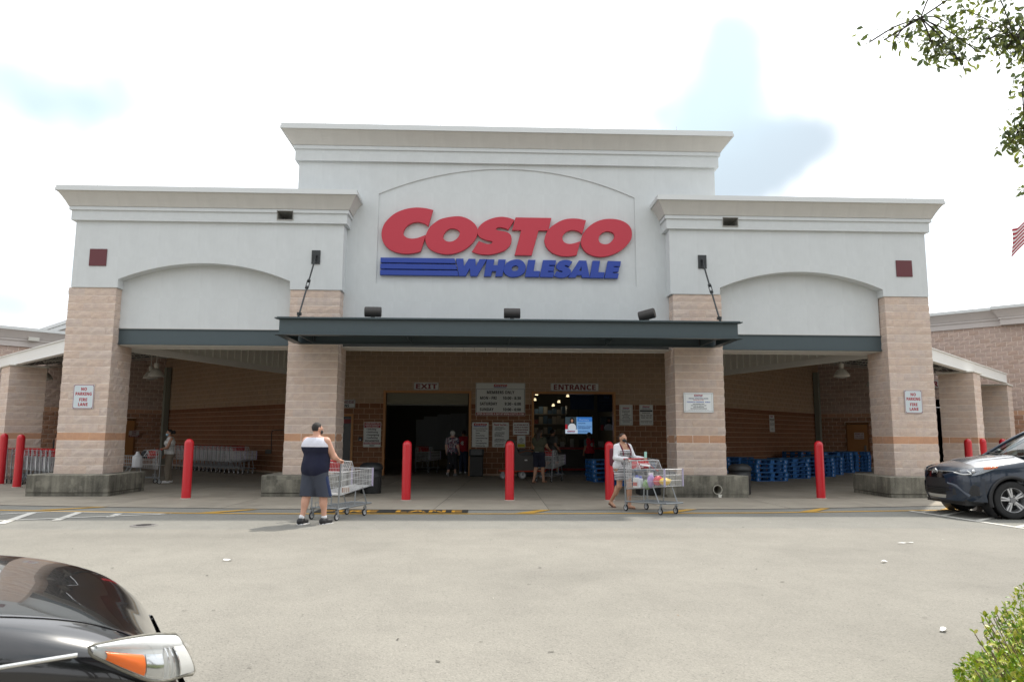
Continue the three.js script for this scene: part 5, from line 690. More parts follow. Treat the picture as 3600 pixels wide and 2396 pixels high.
{ // groceries in the woman's cart
  const M4 = new THREE.Matrix4().makeRotationY(0.52).setPosition(2.79, 0, 3.95), at = (x, y, z) => V(x, y, z).applyMatrix4(M4).toArray();
  const item = (name, label, cat, p, build) => { const o = thing(name, label, cat, at(...p), 0.72); build(o); return o; };
  const bag = (r, sx, sy, sz, seed) => { const g = new THREE.IcosahedronGeometry(r, 3), p = g.attributes.position; for (let i = 0; i < p.count; i++) { const v = V(p.getX(i), p.getY(i), p.getZ(i)), k = 1 + 0.22 * (fbm(v.x * 14 + 20, v.y * 14 + v.z * 9 + 20, 99, seed, 3) - 0.5); p.setXYZ(i, v.x * k * sx, v.y * k * sy, v.z * k * sz); } g.computeVertexNormals(); return g; };
  item('milk_jug', 'white jug with a blue cap in the back of the full cart', 'jug', [-0.15, 0.46, -0.26], (o) => { obj('jug_body', [rbx(0.14, 0.22, 0.14, 0.03, 0, 0.11, 0, 3)], std(0.75, 0.76, 0.74, 0.4), o); obj('cap', [cyl(0.025, 0.025, 0.03, 0, 0.25, 0, 12), cyl(0.03, 0.05, 0.03, 0, 0.225, 0, 12)], std(0.05, 0.1, 0.55, 0.4), o); obj('label', [bx(0.142, 0.08, 0.1, 0, 0.09, 0)], std(0.5, 0.1, 0.08, 0.5), o); });
  item('detergent_bottle', 'white bottle with a blue top beside the jug in the full cart', 'bottle', [-0.2, 0.47, -0.1], (o) => { obj('bottle_body', [rbx(0.1, 0.2, 0.07, 0.025, 0, 0.1, 0, 3)], std(0.7, 0.72, 0.78, 0.35), o); obj('cap', [cyl(0.025, 0.03, 0.05, 0, 0.22, 0, 12)], std(0.06, 0.1, 0.5, 0.4), o); });
  item('lettuce_pack', 'green leafy pack in the middle of the full cart', 'food pack', [-0.14, 0.55, 0.02], (o) => { obj('pack', [bag(0.09, 1, 1.1, 1, 3)], std(0.16, 0.36, 0.06, 0.5), o); obj('film', [bag(0.093, 1, 1.1, 1, 4)], phy(1, 1, 1, 0.1, { transmission: 0.9, thickness: 0 }), o); });
  item('purple_bag', 'purple and white crisp bag in the full cart', 'bag', [-0.14, 0.62, 0.14], (o) => { obj('pouch', [bag(0.11, 0.9, 1.2, 0.5, 7)], std(0.42, 0.28, 0.62, 0.3), o); obj('top_seal', [bx(0.15, 0.05, 0.01, 0, 0.145, 0)], std(0.75, 0.75, 0.78, 0.35), o); });
  item('red_bag', 'red shiny bag leaning in the full cart', 'bag', [-0.1, 0.64, 0.30], (o) => { obj('pouch', [bag(0.11, 1.1, 0.9, 0.7, 9)], std(0.6, 0.03, 0.05, 0.3), o); obj('print', [bag(0.06, 1.1, 0.6, 1.2, 10)], std(0.75, 0.6, 0.55, 0.4), o); });
  item('yellow_bag', 'yellow fruit bag near the front of the full cart', 'bag', [-0.08, 0.63, 0.46], (o) => { obj('pouch', [bag(0.1, 1.2, 0.75, 1, 12)], std(0.7, 0.45, 0.03, 0.4), o); obj('net_end', [bag(0.035, 2, 0.8, 0.8, 13).translate(0.1, 0.02, 0.03)], std(0.7, 0.5, 0.05, 0.5), o); });
  item('green_box', 'flat green carton on the floor of the full cart', 'box', [0.08, 0.55, 0.1], (o) => { obj('carton', [rbx(0.22, 0.09, 0.3, 0.01, 0, 0.045, 0)], std(0.1, 0.28, 0.1, 0.6), o); obj('label', [bx(0.15, 0.003, 0.2, 0, 0.092, 0)], std(0.7, 0.7, 0.6, 0.6), o); });
  item('paper_flyers', 'red and white folded flyers on the child seat of the full cart', 'paper', [0.02, 0.86, -0.25], (o) => { for (let i = 0; i < 3; i++) obj('sheet', [bx(0.3, 0.008, 0.2, 0.02 * i - 0.02, 0.02 + 0.02 * i, 0.01 * i, 0.3 * i, 0.15 * (i - 1), 0.08)], i % 2 ? std(0.55, 0.04, 0.06, 0.6) : std(0.75, 0.73, 0.72, 0.6), o); });
  const tg = thing('wooden_tag', 'small brown and white striped box lying in the empty cart', 'box', [-3.05, 0.455, 5.12], 0.4); obj('box', [rbx(0.13, 0.09, 0.06, 0.006, 0, 0.05, 0, 1)], std(0.3, 0.12, 0.05, 0.7), tg); obj('stripe', [-0.035, 0.0, 0.035].map((q) => bx(0.012, 0.092, 0.062, q, 0.05, 0)), std(0.7, 0.68, 0.62, 0.6), tg);
  const jg = thing('white_jug', 'large white plastic jug in the cart of the woman with the pony tail', 'jug', [-11.05, 0.5, -4.08], 0.3); obj('jug_body', [lathe([[0, 0], [0.13, 0], [0.145, 0.03], [0.145, 0.26], [0.13, 0.33], [0.06, 0.4], [0.05, 0.44], [0, 0.44]], 20)], std(0.75, 0.76, 0.78, 0.4), jg); obj('cap', [cyl(0.045, 0.045, 0.04, 0, 0.46, 0, 12)], std(0.7, 0.7, 0.72, 0.4), jg);
  const rb = thing('red_black_bag', 'red and black bag on the cart seat beside the white jug', 'bag', [-10.75, 0.88, -4.3], 0.5); obj('pouch', [bag(0.16, 1.3, 0.75, 0.8, 33)], std(0.5, 0.05, 0.03, 0.5), rb); obj('dark_side', [bag(0.15, 1.0, 0.8, 0.8, 34).translate(-0.14, 0.01, 0)], M.black, rb);
}
{ // grey armchair on a flat orange platform truck
  const p = thing('platform_truck', 'orange flat platform truck carrying the grey armchair', 'platform truck', [0.78, 0.008, -7.7], 0.05);
  obj('platform', [rbx(1.62, 0.045, 0.75, 0.01, 0, 0.27, 0)], phy(0.62, 0.07, 0.015, 0.4), p); for (const [x, z] of [[-0.7, 0.28], [0.7, 0.28], [-0.7, -0.28], [0.7, -0.28], [-0.02, 0.33], [-0.02, -0.33]]) { const big = Math.abs(x) < 0.1, r = big ? 0.12 : 0.085; const w = new THREE.Group(); w.name = 'wheel'; w.position.set(x, 0, z); p.add(w); obj('tyre', [new THREE.TorusGeometry(r - 0.016, 0.018, 8, 22).translate(0, r + 0.002, 0)], std(0.32, 0.32, 0.33, 0.6), w); obj('hub', [cyl(r - 0.03, r - 0.03, 0.03, 0, 0, 0, 18).rotateX(PI / 2).translate(0, r + 0.002, 0)], std(0.6, 0.6, 0.6, 0.4), w); obj('bracket', [bx(0.07, 0.25 - r, 0.06, 0, (0.25 + r) / 2, 0)], M.tubeGrey, w); }
  const a = thing('armchair', 'bulky grey fabric armchair lying on the orange truck', 'armchair', [0.82, 0.302, -7.7], 0.05), fab = std(0.125, 0.118, 0.112, 0.95, { bumpMap: rep(T.cloth, 6), bumpScale: 0.003 });
  const side = new THREE.Shape(); side.moveTo(-0.58, 0.05); side.bezierCurveTo(-0.62, 0.5, -0.66, 0.8, -0.55, 1.02); side.bezierCurveTo(-0.5, 1.08, -0.4, 1.06, -0.36, 0.98); side.bezierCurveTo(-0.3, 0.75, -0.28, 0.62, -0.15, 0.52); side.bezierCurveTo(0.0, 0.46, 0.3, 0.5, 0.48, 0.52); side.bezierCurveTo(0.6, 0.5, 0.6, 0.3, 0.55, 0.1); side.bezierCurveTo(0.5, 0.0, -0.5, 0.0, -0.58, 0.05);
  const sg = () => new THREE.ExtrudeGeometry(side, { depth: 0.16, bevelEnabled: true, bevelSize: 0.03, bevelThickness: 0.04, bevelSegments: 4, curveSegments: 8 });
  obj('side_panel', [metric(sg().translate(0, 0, 0.2))], fab, a); obj('side_panel', [metric(sg().translate(0, 0, -0.36))], fab, a); obj('seat', [rbx(0.8, 0.3, 0.44, 0.05, 0.1, 0.25, 0)], fab, a); obj('backrest', [rbx(0.2, 0.75, 0.44, 0.06, -0.45, 0.62, 0)], fab, a); obj('wooden_arm', [tube([[-0.2, 0.6, 0.33], [0.1, 0.68, 0.34], [0.45, 0.62, 0.34], [0.56, 0.5, 0.33]], 0.022, 14, 6)], std(0.2, 0.08, 0.035, 0.5), a); obj('tag', [rbx(0.1, 0.045, 0.005, 0.002, 0.05, 0.36, 0.405, 1)], std(0.7, 0.7, 0.68, 0.5), a);
}
{ // dark goods: what stands under and beside the entry pallets
  const o = thing('wire_bin', 'dark bag and wire bin behind the pillar beside the full cart', 'bin', [4.6, 0.008, -5.2]); obj('sack', [new THREE.SphereGeometry(0.3, 14, 10).scale(1, 0.6, 0.8).translate(0, 0.62, 0)], M.black, o); obj('cage', [...quadGrid([-0.35, 0, 0.3], [0.35, 0, 0.3], [0.35, 0.8, 0.3], [-0.35, 0.8, 0.3], 8, 4), ...quadGrid([-0.35, 0, -0.3], [0.35, 0, -0.3], [0.35, 0.8, -0.3], [-0.35, 0.8, -0.3], 8, 4), bx(0.7, 0.02, 0.6, 0, 0.4, 0)], M.tubeGrey, o);
  const b = thing('black_crate', 'large black crate standing behind the wheels of the full cart', 'crate', [3.9, 0.008, -0.5]); obj('crate_body', [rbx(0.95, 0.55, 0.6, 0.03, 0, 0.275, 0)], M.darkbin, b); obj('rim', [rbx(1.0, 0.05, 0.65, 0.02, 0, 0.56, 0)], M.darkbin, b);
}
// ---------------------------------------------------------------- people
function netMesh(f, lo, hi, c) { // smooth surface of f = 0 on a grid (one vertex per crossed cell)
  const n = [0, 1, 2].map((k) => Math.ceil((hi[k] - lo[k]) / c) + 1), [nx, ny, nz] = n, val = new Float32Array(nx * ny * nz), id = new Int32Array(nx * ny * nz).fill(-1), pos = [], idx = [];
  const I = (i, j, k) => (k * ny + j) * nx + i;
  for (let k = 0; k < nz; k++) for (let j = 0; j < ny; j++) for (let i = 0; i < nx; i++) val[I(i, j, k)] = f(lo[0] + i * c, lo[1] + j * c, lo[2] + k * c);
  const E = [[0, 1], [0, 2], [0, 4], [1, 3], [1, 5], [2, 3], [2, 6], [3, 7], [4, 5], [4, 6], [5, 7], [6, 7]], v = new Float32Array(8);
  for (let k = 0; k < nz - 1; k++) for (let j = 0; j < ny - 1; j++) for (let i = 0; i < nx - 1; i++) {
    let m = 0; for (let q = 0; q < 8; q++) { v[q] = val[I(i + (q & 1), j + ((q >> 1) & 1), k + (q >> 2))]; if (v[q] < 0) m |= 1 << q; }
    if (m === 0 || m === 255) continue; let x = 0, y = 0, z = 0, t = 0;
    for (const [a, b] of E) if ((v[a] < 0) !== (v[b] < 0)) { const s = v[a] / (v[a] - v[b]); x += lerp(a & 1, b & 1, s); y += lerp((a >> 1) & 1, (b >> 1) & 1, s); z += lerp(a >> 2, b >> 2, s); t++; }
    id[I(i, j, k)] = pos.length / 3; pos.push(lo[0] + (i + x / t) * c, lo[1] + (j + y / t) * c, lo[2] + (k + z / t) * c);
  }
  const quad = (a, b, d, e, fl) => { if (a < 0 || b < 0 || d < 0 || e < 0) return; fl ? idx.push(a, b, d, a, d, e) : idx.push(a, d, b, a, e, d); };
  for (let k = 1; k < nz - 1; k++) for (let j = 1; j < ny - 1; j++) for (let i = 1; i < nx - 1; i++) {
    const s = val[I(i, j, k)] < 0;
    if (s !== val[I(i + 1, j, k)] < 0) quad(id[I(i, j - 1, k - 1)], id[I(i, j, k - 1)], id[I(i, j, k)], id[I(i, j - 1, k)], s);
    if (s !== val[I(i, j + 1, k)] < 0) quad(id[I(i - 1, j, k - 1)], id[I(i - 1, j, k)], id[I(i, j, k)], id[I(i, j, k - 1)], s);
    if (s !== val[I(i, j, k + 1)] < 0) quad(id[I(i - 1, j - 1, k)], id[I(i, j - 1, k)], id[I(i, j, k)], id[I(i - 1, j, k)], s);
  }
  const g = new THREE.BufferGeometry(), N = new Float32Array(pos.length), uv = new Float32Array(pos.length / 3 * 2), e = c * 0.5;
  for (let q = 0; q < pos.length; q += 3) { const [x, y, z] = [pos[q], pos[q + 1], pos[q + 2]]; let a = f(x + e, y, z) - f(x - e, y, z), b = f(x, y + e, z) - f(x, y - e, z), d = f(x, y, z + e) - f(x, y, z - e); const L = Math.hypot(a, b, d) || 1; N[q] = a / L; N[q + 1] = b / L; N[q + 2] = d / L; uv[q / 3 * 2] = x * 2 + z * 1.3 + 0.5; uv[q / 3 * 2 + 1] = y / 2; }
  g.setAttribute('position', new THREE.Float32BufferAttribute(pos, 3)); g.setAttribute('normal', new THREE.BufferAttribute(N, 3)); g.setAttribute('uv', new THREE.BufferAttribute(uv, 2)); g.setIndex(idx); return g;
}
const cap = (a, b, r, s = r) => ({ a, b, r, s }), ell = (c, q) => ({ c, q });
function dist(p, x, y, z, inf) {
  if (p.c) { const a = x - p.c[0], b = y - p.c[1], d = z - p.c[2], q = p.q, k = Math.hypot(a / (q[0] + inf), b / (q[1] + inf), d / (q[2] + inf)), m = Math.hypot(a / (q[0] + inf) ** 2, b / (q[1] + inf) ** 2, d / (q[2] + inf) ** 2); return m < 1e-6 ? -Math.min(...q) : k * (k - 1) / m; }
  const [ax, ay, az] = p.a, bx = p.b[0] - ax, by = p.b[1] - ay, bz = p.b[2] - az, px = x - ax, py = y - ay, pz = z - az, L = bx * bx + by * by + bz * bz, t = L ? clamp((px * bx + py * by + pz * bz) / L, 0, 1) : 0;
  return Math.hypot(px - bx * t, py - by * t, pz - bz * t) - (p.r + (p.s - p.r) * t) - inf;
}
function field(prims, k, inf = 0, cut) { return (x, y, z) => { let d = 1; for (const p of prims) { const e = dist(p, x, y, z, inf), h = Math.max(k - Math.abs(d - e), 0) / k; d = Math.min(d, e) - h * h * k * 0.25; } return cut ? Math.max(d, cut(x, y, z)) : d; }; }
function bounds(prims, m) { const lo = [9, 9, 9], hi = [-9, -9, -9]; for (const p of prims) for (let i = 0; i < 3; i++) { const vs = p.c ? [p.c[i] - p.q[i], p.c[i] + p.q[i]] : [p.a[i] - p.r, p.a[i] + p.r, p.b[i] - p.s, p.b[i] + p.s]; lo[i] = Math.min(lo[i], ...vs); hi[i] = Math.max(hi[i], ...vs); } return [lo.map((q) => q - m), hi.map((q) => q + m)]; }
function skinOf(prims, k, inf, c, cut) { const [lo, hi] = bounds(prims, 0.03 + inf); return netMesh(field(prims, k, inf, cut), lo, hi, c); }
const SK = { light: [0.60, 0.33, 0.235], tan: [0.46, 0.255, 0.165], olive: [0.36, 0.19, 0.12], pale: [0.58, 0.36, 0.27] };
// o: h height, fat girth, legs/arms as [knee, ankle], [elbow, wrist] in body heights (x to the person's left, z forward)
function skeleton(o) {
  const h = o.h, f = o.fat || 1, sw = o.sw || 0.112, J = (p) => p.map((q) => q * h), ln = o.lean || 0, L = o.L, R = o.R, S = (s) => [s * sw, 0.808, ln];
  const b = { torso: [], pelvis: [], arm: {}, leg: {}, head: [] };
  b.torso.push(cap(J([-0.055, 0.745, ln * 0.7]), J([0.055, 0.745, ln * 0.7]), 0.074 * h * (0.55 + 0.45 * f)), cap(J([-0.035 * f, 0.63, 0.012 * f + ln * 0.3]), J([0.035 * f, 0.63, 0.012 * f + ln * 0.3]), 0.070 * h * f), cap(J([0, 0.70, ln * 0.6]), J([0, 0.8, ln]), 0.06 * h));
  if (o.bust) b.torso.push(ell(J([0.045, 0.735, 0.055 + ln * 0.7]), J([0.042, 0.04, 0.042])), ell(J([-0.045, 0.735, 0.055 + ln * 0.7]), J([0.042, 0.04, 0.042])));
  for (const s of [-1, 1]) b.torso.push(cap(J([s * 0.03, 0.835, ln]), J([s * (sw - 0.012), 0.812, ln]), 0.032 * h, 0.034 * h * (0.6 + 0.4 * f)));
  b.pelvis.push(cap(J([-0.045, 0.535, -0.008]), J([0.045, 0.535, -0.008]), 0.073 * h * (0.5 + 0.5 * f) * (o.hip || 1)), ell(J([0.045, 0.515, -0.035]), J([0.052, 0.055, 0.055])), ell(J([-0.045, 0.515, -0.035]), J([0.052, 0.055, 0.055])));
  for (const [n, s, A, G] of [['l', 1, L.arm, L.leg], ['r', -1, R.arm, R.leg]]) {
    const sh = S(s), [el, wr] = A, g = 0.6 + 0.4 * f;
    b.arm[n] = { up: cap(J(sh), J(el), 0.034 * h * g, 0.025 * h * g), lo: cap(J(el), J(wr), 0.0255 * h * g, 0.0165 * h), wr: J(wr), el: J(el) };
    const hip = [s * 0.052, 0.51, 0], [kn, an] = G, cf = [lerp(kn[0], an[0], 0.3), lerp(kn[1], an[1], 0.3), lerp(kn[2], an[2], 0.3) - 0.012];
    b.leg[n] = { up: cap(J(hip), J(kn), 0.056 * h * g, 0.035 * h * g), lo: cap(J(kn), J(an), 0.034 * h * g, 0.0215 * h), calf: ell(J(cf), J([0.031 * g, 0.07, 0.033 * g])), kn: J(kn), an: J(an), ft: cap(J([an[0], an[1] - 0.022, an[2] - 0.018]), J([an[0] + s * 0.012, an[1] - 0.030 - (G[2] || 0), an[2] + 0.088]), 0.0215 * h, 0.0155 * h), s };
  }
  const hd = o.head || [0, 0.926, ln + 0.012]; b.hc = J(hd); b.neck = cap(J([0, 0.815, ln - 0.005]), J([hd[0], hd[1] - 0.045, hd[2] - 0.012]), 0.034 * h * (0.7 + 0.3 * f), 0.031 * h * (0.7 + 0.3 * f));
  return b;
}
const turnY = (v, a) => [v[0] * Math.cos(a) + v[2] * Math.sin(a), v[1], -v[0] * Math.sin(a) + v[2] * Math.cos(a)];
function person(o) {
  const p = thing('person', o.label, 'person', o.at, o.turn), h = o.h, b = skeleton(o), c = o.cell || 0.014, skin = o.skinMat || (o.skinMat = std(...SK[o.skin || 'tan'], 0.55)), hs = h / 1.7, yaw = o.yaw || 0;
  const HP = (x, y, z) => { const q = turnY([x * hs, y * hs, z * hs], yaw); return [b.hc[0] + q[0], b.hc[1] + q[1], b.hc[2] + q[2]]; };
  const body = [...b.torso, ...b.pelvis, b.neck]; for (const n of 'lr') body.push(b.arm[n].up, b.arm[n].lo, b.leg[n].up, b.leg[n].lo, b.leg[n].calf, b.leg[n].ft);
  const geos = [skinOf(body, 0.035 * hs, 0, c)];
  const headP = [ell(HP(0, 0.02, -0.012), [0.075 * hs, 0.09 * hs, 0.093 * hs]), ell(HP(0, -0.045, 0.02), [0.056 * hs, 0.062 * hs, 0.062 * hs]), cap(HP(0, -0.005, 0.082), HP(0, -0.03, 0.1), 0.009 * hs, 0.013 * hs), cap(HP(-0.035, 0.012, 0.07), HP(0.035, 0.012, 0.07), 0.014 * hs), cap(HP(-0.018, -0.062, 0.076), HP(0.018, -0.062, 0.076), 0.01 * hs), cap(HP(0.077, -0.02, -0.01), HP(0.08, 0.015, -0.016), 0.011 * hs, 0.014 * hs), cap(HP(-0.077, -0.02, -0.01), HP(-0.08, 0.015, -0.016), 0.011 * hs, 0.014 * hs), cap(HP(0, -0.09, -0.02), HP(0, -0.04, -0.02), 0.05 * hs)];
  geos.push(skinOf(headP, 0.022 * hs, 0, o.fine ? 0.006 : 0.011));
  for (const n of 'lr') { // hand: palm, four unequal curled fingers and a thumb leaving the side of the palm
    const A = b.arm[n], s = n === 'l' ? 1 : -1, w = V(...A.wr), d = (o[n === 'l' ? 'L' : 'R'].dir ? V(...o[n === 'l' ? 'L' : 'R'].dir) : w.clone().sub(V(...A.el))).normalize(), side = V(0, 1, 0).cross(d); if (side.length() < 0.3) side.set(s, 0, 0); side.normalize(); const dn = d.clone().cross(side).multiplyScalar(1).normalize(); if (dn.y > 0) dn.negate();
    const hang = Math.abs(d.y) > 0.75, ax = hang ? V(0, 0, 1) : side.clone().multiplyScalar(-s), cl = hang ? V(-s, 0, 0) : dn, at = (u, v, q) => w.clone().addScaledVector(d, u * hs).addScaledVector(ax, v * hs).addScaledVector(cl, q * hs).toArray();
    const P = [cap(at(0, 0, 0), at(0.035, 0, 0), 0.027 * hs), cap(at(0.03, 0.024, 0.0), at(0.075, 0.024, 0.004), 0.014 * hs), cap(at(0.03, -0.022, 0.0), at(0.07, -0.024, 0.004), 0.014 * hs)];
    [[0.027, 0.030], [0.009, 0.035], [-0.009, 0.033], [-0.027, 0.026]].forEach(([v, l]) => P.push(cap(at(0.08, v, 0.004), at(0.08 + l, v, 0.016), 0.0088 * hs), cap(at(0.08 + l, v, 0.016), at(0.085 + l * 0.9, v, 0.044), 0.0085 * hs, 0.0075 * hs), cap(at(0.085 + l * 0.9, v, 0.044), at(0.065 + l * 0.5, v, 0.058), 0.0075 * hs, 0.0068 * hs)));
    P.push(cap(at(0.02, 0.03, 0.006), at(0.055, 0.048, 0.02), 0.0115 * hs, 0.0095 * hs), cap(at(0.055, 0.048, 0.02), at(0.082, 0.04, 0.04), 0.0095 * hs, 0.008 * hs));
    geos.push(skinOf(P, 0.008, 0, o.fine ? 0.0045 : 0.009));
  }
  obj('body', [mergeGeometries(geos.map(prep))], skin, p);
  const cloth = (name, prims, inf, mat, cut, k = 0.04, cc = c) => { const fold = /hair|mask|shoe|sock/.test(name) ? 0 : 0.011, [lo, hi] = bounds(prims, 0.04 + inf), f0 = field(prims, k * hs, inf * hs, null), f = (x, y, z) => { let d = f0(x, y, z); if (d > 0.1 || d < -0.1) return d; if (fold) d -= fold * (fbm(x * 7 + z * 5 + 40, y * 4.5 + x * 3 + 40, 997, 7, 3) - 0.5) * 2; return cut ? Math.max(d, cut(x, y, z)) : d; }; return obj(name, netMesh(f, lo, hi, cc), mat, p); };
  o.wear(b, cloth, p, { HP, hs, h, c });
  if (o.face) { const dk = std(0.03, 0.02, 0.016, 0.4); obj('eye', [-1, 1].map((s) => new THREE.SphereGeometry(0.0085 * hs, 8, 6).scale(1.3, 0.7, 0.6).applyMatrix4(new THREE.Matrix4().makeRotationY(yaw)).translate(...HP(s * 0.031, 0.004, 0.080))), dk, p); obj('eyebrow', [-1, 1].map((s) => bar(HP(s * 0.018, 0.024, 0.084), HP(s * 0.046, 0.025, 0.072), 0.004 * hs, 5)), dk, p); }
  return p;
}
const shoeP = (l, h, r = 1) => [cap([l.ft.a[0], l.ft.a[1] - 0.004, l.ft.a[2] - 0.005], l.ft.b, 0.027 * h * r, 0.021 * h * r), cap([l.an[0], l.an[1] - 0.01, l.an[2]], [l.ft.a[0], l.ft.a[1], l.ft.a[2]], 0.027 * h * r)];
const sole = (l, h, w = 0.03) => { const dx = l.ft.b[0] - l.ft.a[0], dz = l.ft.b[2] - l.ft.a[2], y = Math.min(l.ft.a[1] - l.ft.r, l.ft.b[1] - l.ft.s); return rbx(w * 2 * h, 0.022, 0.165 * h, 0.01, 0, 0, 0, 2).rotateX(Math.atan2(l.ft.a[1] - 0.005 - l.ft.b[1], Math.hypot(dx, dz)) * 0.9).rotateY(Math.atan2(dx, dz)).translate((l.ft.a[0] + l.ft.b[0]) / 2, (l.ft.a[1] + l.ft.b[1]) / 2 - 0.026 * h, (l.ft.a[2] + l.ft.b[2]) / 2 + 0.006); };
const rowTex = (f) => { const N = 256, d = new Uint8Array(N * 4 * 4); for (let y = 0; y < N; y++) for (let x = 0; x < 4; x++) { const v = f((y + 0.5) / N * 2), q = (y * 4 + x) * 4; for (let c = 0; c < 3; c++) d[q + c] = Math.round(255 * v[c]); d[q + 3] = 255; } const t = new THREE.DataTexture(d, 4, N); t.wrapS = t.wrapT = THREE.RepeatWrapping; t.magFilter = THREE.LinearFilter; t.colorSpace = THREE.SRGBColorSpace; t.needsUpdate = true; return t; };
const fabric = (r, g, b) => std(r, g, b, 0.92, { bumpMap: rep(T.cloth, 1.5), bumpScale: 0.006 });
const HAIR = { black: [0.012, 0.009, 0.008], brown: [0.035, 0.02, 0.013], white: [0.6, 0.58, 0.55] };
const hairMat = (k) => std(...HAIR[k], 0.5, { bumpMap: rep(T.fine, 6), bumpScale: 0.004 });
const hairCap = (q, front = 0.045, low = -0.03) => (x, y, z) => { const a = x - q.HP(0, 0, 0)[0]; const f = q.HP(0, 0, 1), o0 = q.HP(0, 0, 0), fx = (f[0] - o0[0]) / q.hs, fz = (f[2] - o0[2]) / q.hs, u = ((x - o0[0]) * fx + (z - o0[2]) * fz), v = y - o0[1]; return Math.max(u - (front + 0.35 * (v - 0.05)) * q.hs, (low * q.hs - v) - Math.max(0, u + 0.03) * -1.4); };
const mask = (cloth, q, mat, p) => { cloth('face_mask', [ell(q.HP(0, -0.045, 0.034), [0.060 * q.hs, 0.045 * q.hs, 0.066 * q.hs])], 0.004, mat, (x, y, z) => { const o0 = q.HP(0, 0, 0), f = q.HP(0, 0, 1), fx = (f[0] - o0[0]) / q.hs, fz = (f[2] - o0[2]) / q.hs; return 0.028 * q.hs - ((x - o0[0]) * fx + (z - o0[2]) * fz); }, 0.02, 0.007); obj('mask_loop', [-1, 1].map((s) => tube([q.HP(s * 0.055, -0.03, 0.05), q.HP(s * 0.076, -0.008, 0.01), q.HP(s * 0.078, 0.002, -0.018), q.HP(s * 0.076, -0.03, -0.012), q.HP(s * 0.055, -0.06, 0.04)], 0.0022, 12, 4)), mat, p); };
{ // the man with the empty cart, walking away
  const yoke = rowTex((y) => (y > 1.285 ? [0.86, 0.86, 0.9] : [0.075, 0.085, 0.19]));
  person({ label: 'man seen from behind in a white and navy sleeveless top pushing an empty cart', at: [-3.42, 0.006, 5.93], turn: 2.72, h: 1.70, fat: 1.32, sw: 0.126, skin: 'light', fine: true, cell: 0.011, yaw: -0.42, head: [0, 0.93, 0.012],
    L: { arm: [[0.165, 0.655, 0.075], [0.115, 0.615, 0.235]], leg: [[0.07, 0.285, -0.02], [0.085, 0.05, -0.075], 0.0], dir: [-0.15, 0, 1] }, R: { arm: [[-0.165, 0.655, 0.075], [-0.115, 0.615, 0.235]], leg: [[-0.075, 0.285, 0.05], [-0.082, 0.046, 0.06], 0.0], dir: [0.15, 0, 1] },
    wear(b, cloth, p, q) {
      const h = q.h, sh = new THREE.MeshStandardMaterial({ map: yoke, roughness: 0.9, bumpMap: rep(T.cloth, 1.5), bumpScale: 0.008 });
      const strap = [-1, 1].map((s) => cap([s * 0.06 * h, 0.83 * h, -0.004 * h], [s * 0.085 * h, 0.76 * h, -0.02], 0.03 * h, 0.05 * h));
      cloth('sleeveless_top', [...b.torso.slice(0, 3), ...b.pelvis, ...strap, cap([-0.066 * h, 0.77 * h, -0.005], [0.066 * h, 0.77 * h, -0.005], 0.078 * h), cap([-0.04 * h, 0.56 * h, 0], [0.04 * h, 0.56 * h, 0], 0.1 * h)], 0.012, sh, (x, y, z) => Math.max(0.47 * h - y, y - 0.848 * h, 0.052 * h - Math.hypot(x * 0.9, (y - 0.872 * h) * 0.8, z - 0.01)), 0.05);
      obj('neck_trim', [new THREE.TorusGeometry(0.058 * h, 0.006, 6, 26).scale(1, 1, 1).rotateX(PI / 2 - 0.25).translate(0, 0.835 * h, -0.002 * h)], std(0.5, 0.05, 0.09, 0.8), p);
      obj('arm_trim', [-1, 1].map((s) => new THREE.TorusGeometry(0.062 * h, 0.006, 6, 24).scale(0.8, 1.15, 1).rotateY(PI / 2).rotateZ(-s * 0.12).translate(s * 0.107 * h, 0.775 * h, 0)), std(0.5, 0.05, 0.09, 0.8), p);
      const th = []; for (const n of 'lr') { const l = b.leg[n]; th.push(cap(l.up.a, [l.kn[0] * 1.02, l.kn[1] - 0.05, l.kn[2]], 0.078 * h, 0.066 * h)); }
      cloth('shorts', [...b.pelvis, ...th], 0.012, std(0.052, 0.06, 0.085, 0.9, { bumpMap: rep(T.cloth, 1.5), bumpScale: 0.01 }), (x, y, z) => Math.max(0.262 * h - y - z * 0.1, y - 0.56 * h), 0.035);
      for (const n of 'lr') { const l = b.leg[n], s = l.s; obj('side_stripe', [skinOf([cap([l.up.a[0] + s * 0.055 * h, l.up.a[1] - 0.1, l.up.a[2] + 0.02], [l.kn[0] + s * 0.052 * h, l.kn[1] - 0.02, l.kn[2] + 0.02], 0.036 * h, 0.032 * h)], 0.01, 0, 0.012, (x, y, z) => 0.268 * h - y)], std(0.02, 0.035, 0.1, 0.85), p); }
      cloth('hair', [ell(q.HP(0, 0.028, -0.014), [0.078 * q.hs, 0.088 * q.hs, 0.096 * q.hs])], 0.004, std(0.02, 0.016, 0.014, 0.7, { bumpMap: rep(T.fine, 8), bumpScale: 0.003 }), hairCap(q, 0.06, -0.035), 0.02, 0.008);
      mask(cloth, q, M.black, p);
      for (const n of 'lr') { const l = b.leg[n]; cloth('sock', [cap([l.an[0], l.an[1] - 0.01, l.an[2]], [l.an[0], l.an[1] + 0.035, l.an[2]], 0.0255 * h, 0.0245 * h)], 0.003, std(0.75, 0.75, 0.77, 0.9), null, 0.02, 0.009); cloth('shoe', shoeP(l, h, 1.06), 0.004, std(0.018, 0.018, 0.02, 0.6), (x, y, z) => y - (l.an[1] + 0.018), 0.03, 0.009); obj('sole', [sole(l, h, 0.028)], std(0.72, 0.72, 0.74, 0.6), p); }
    } });
}
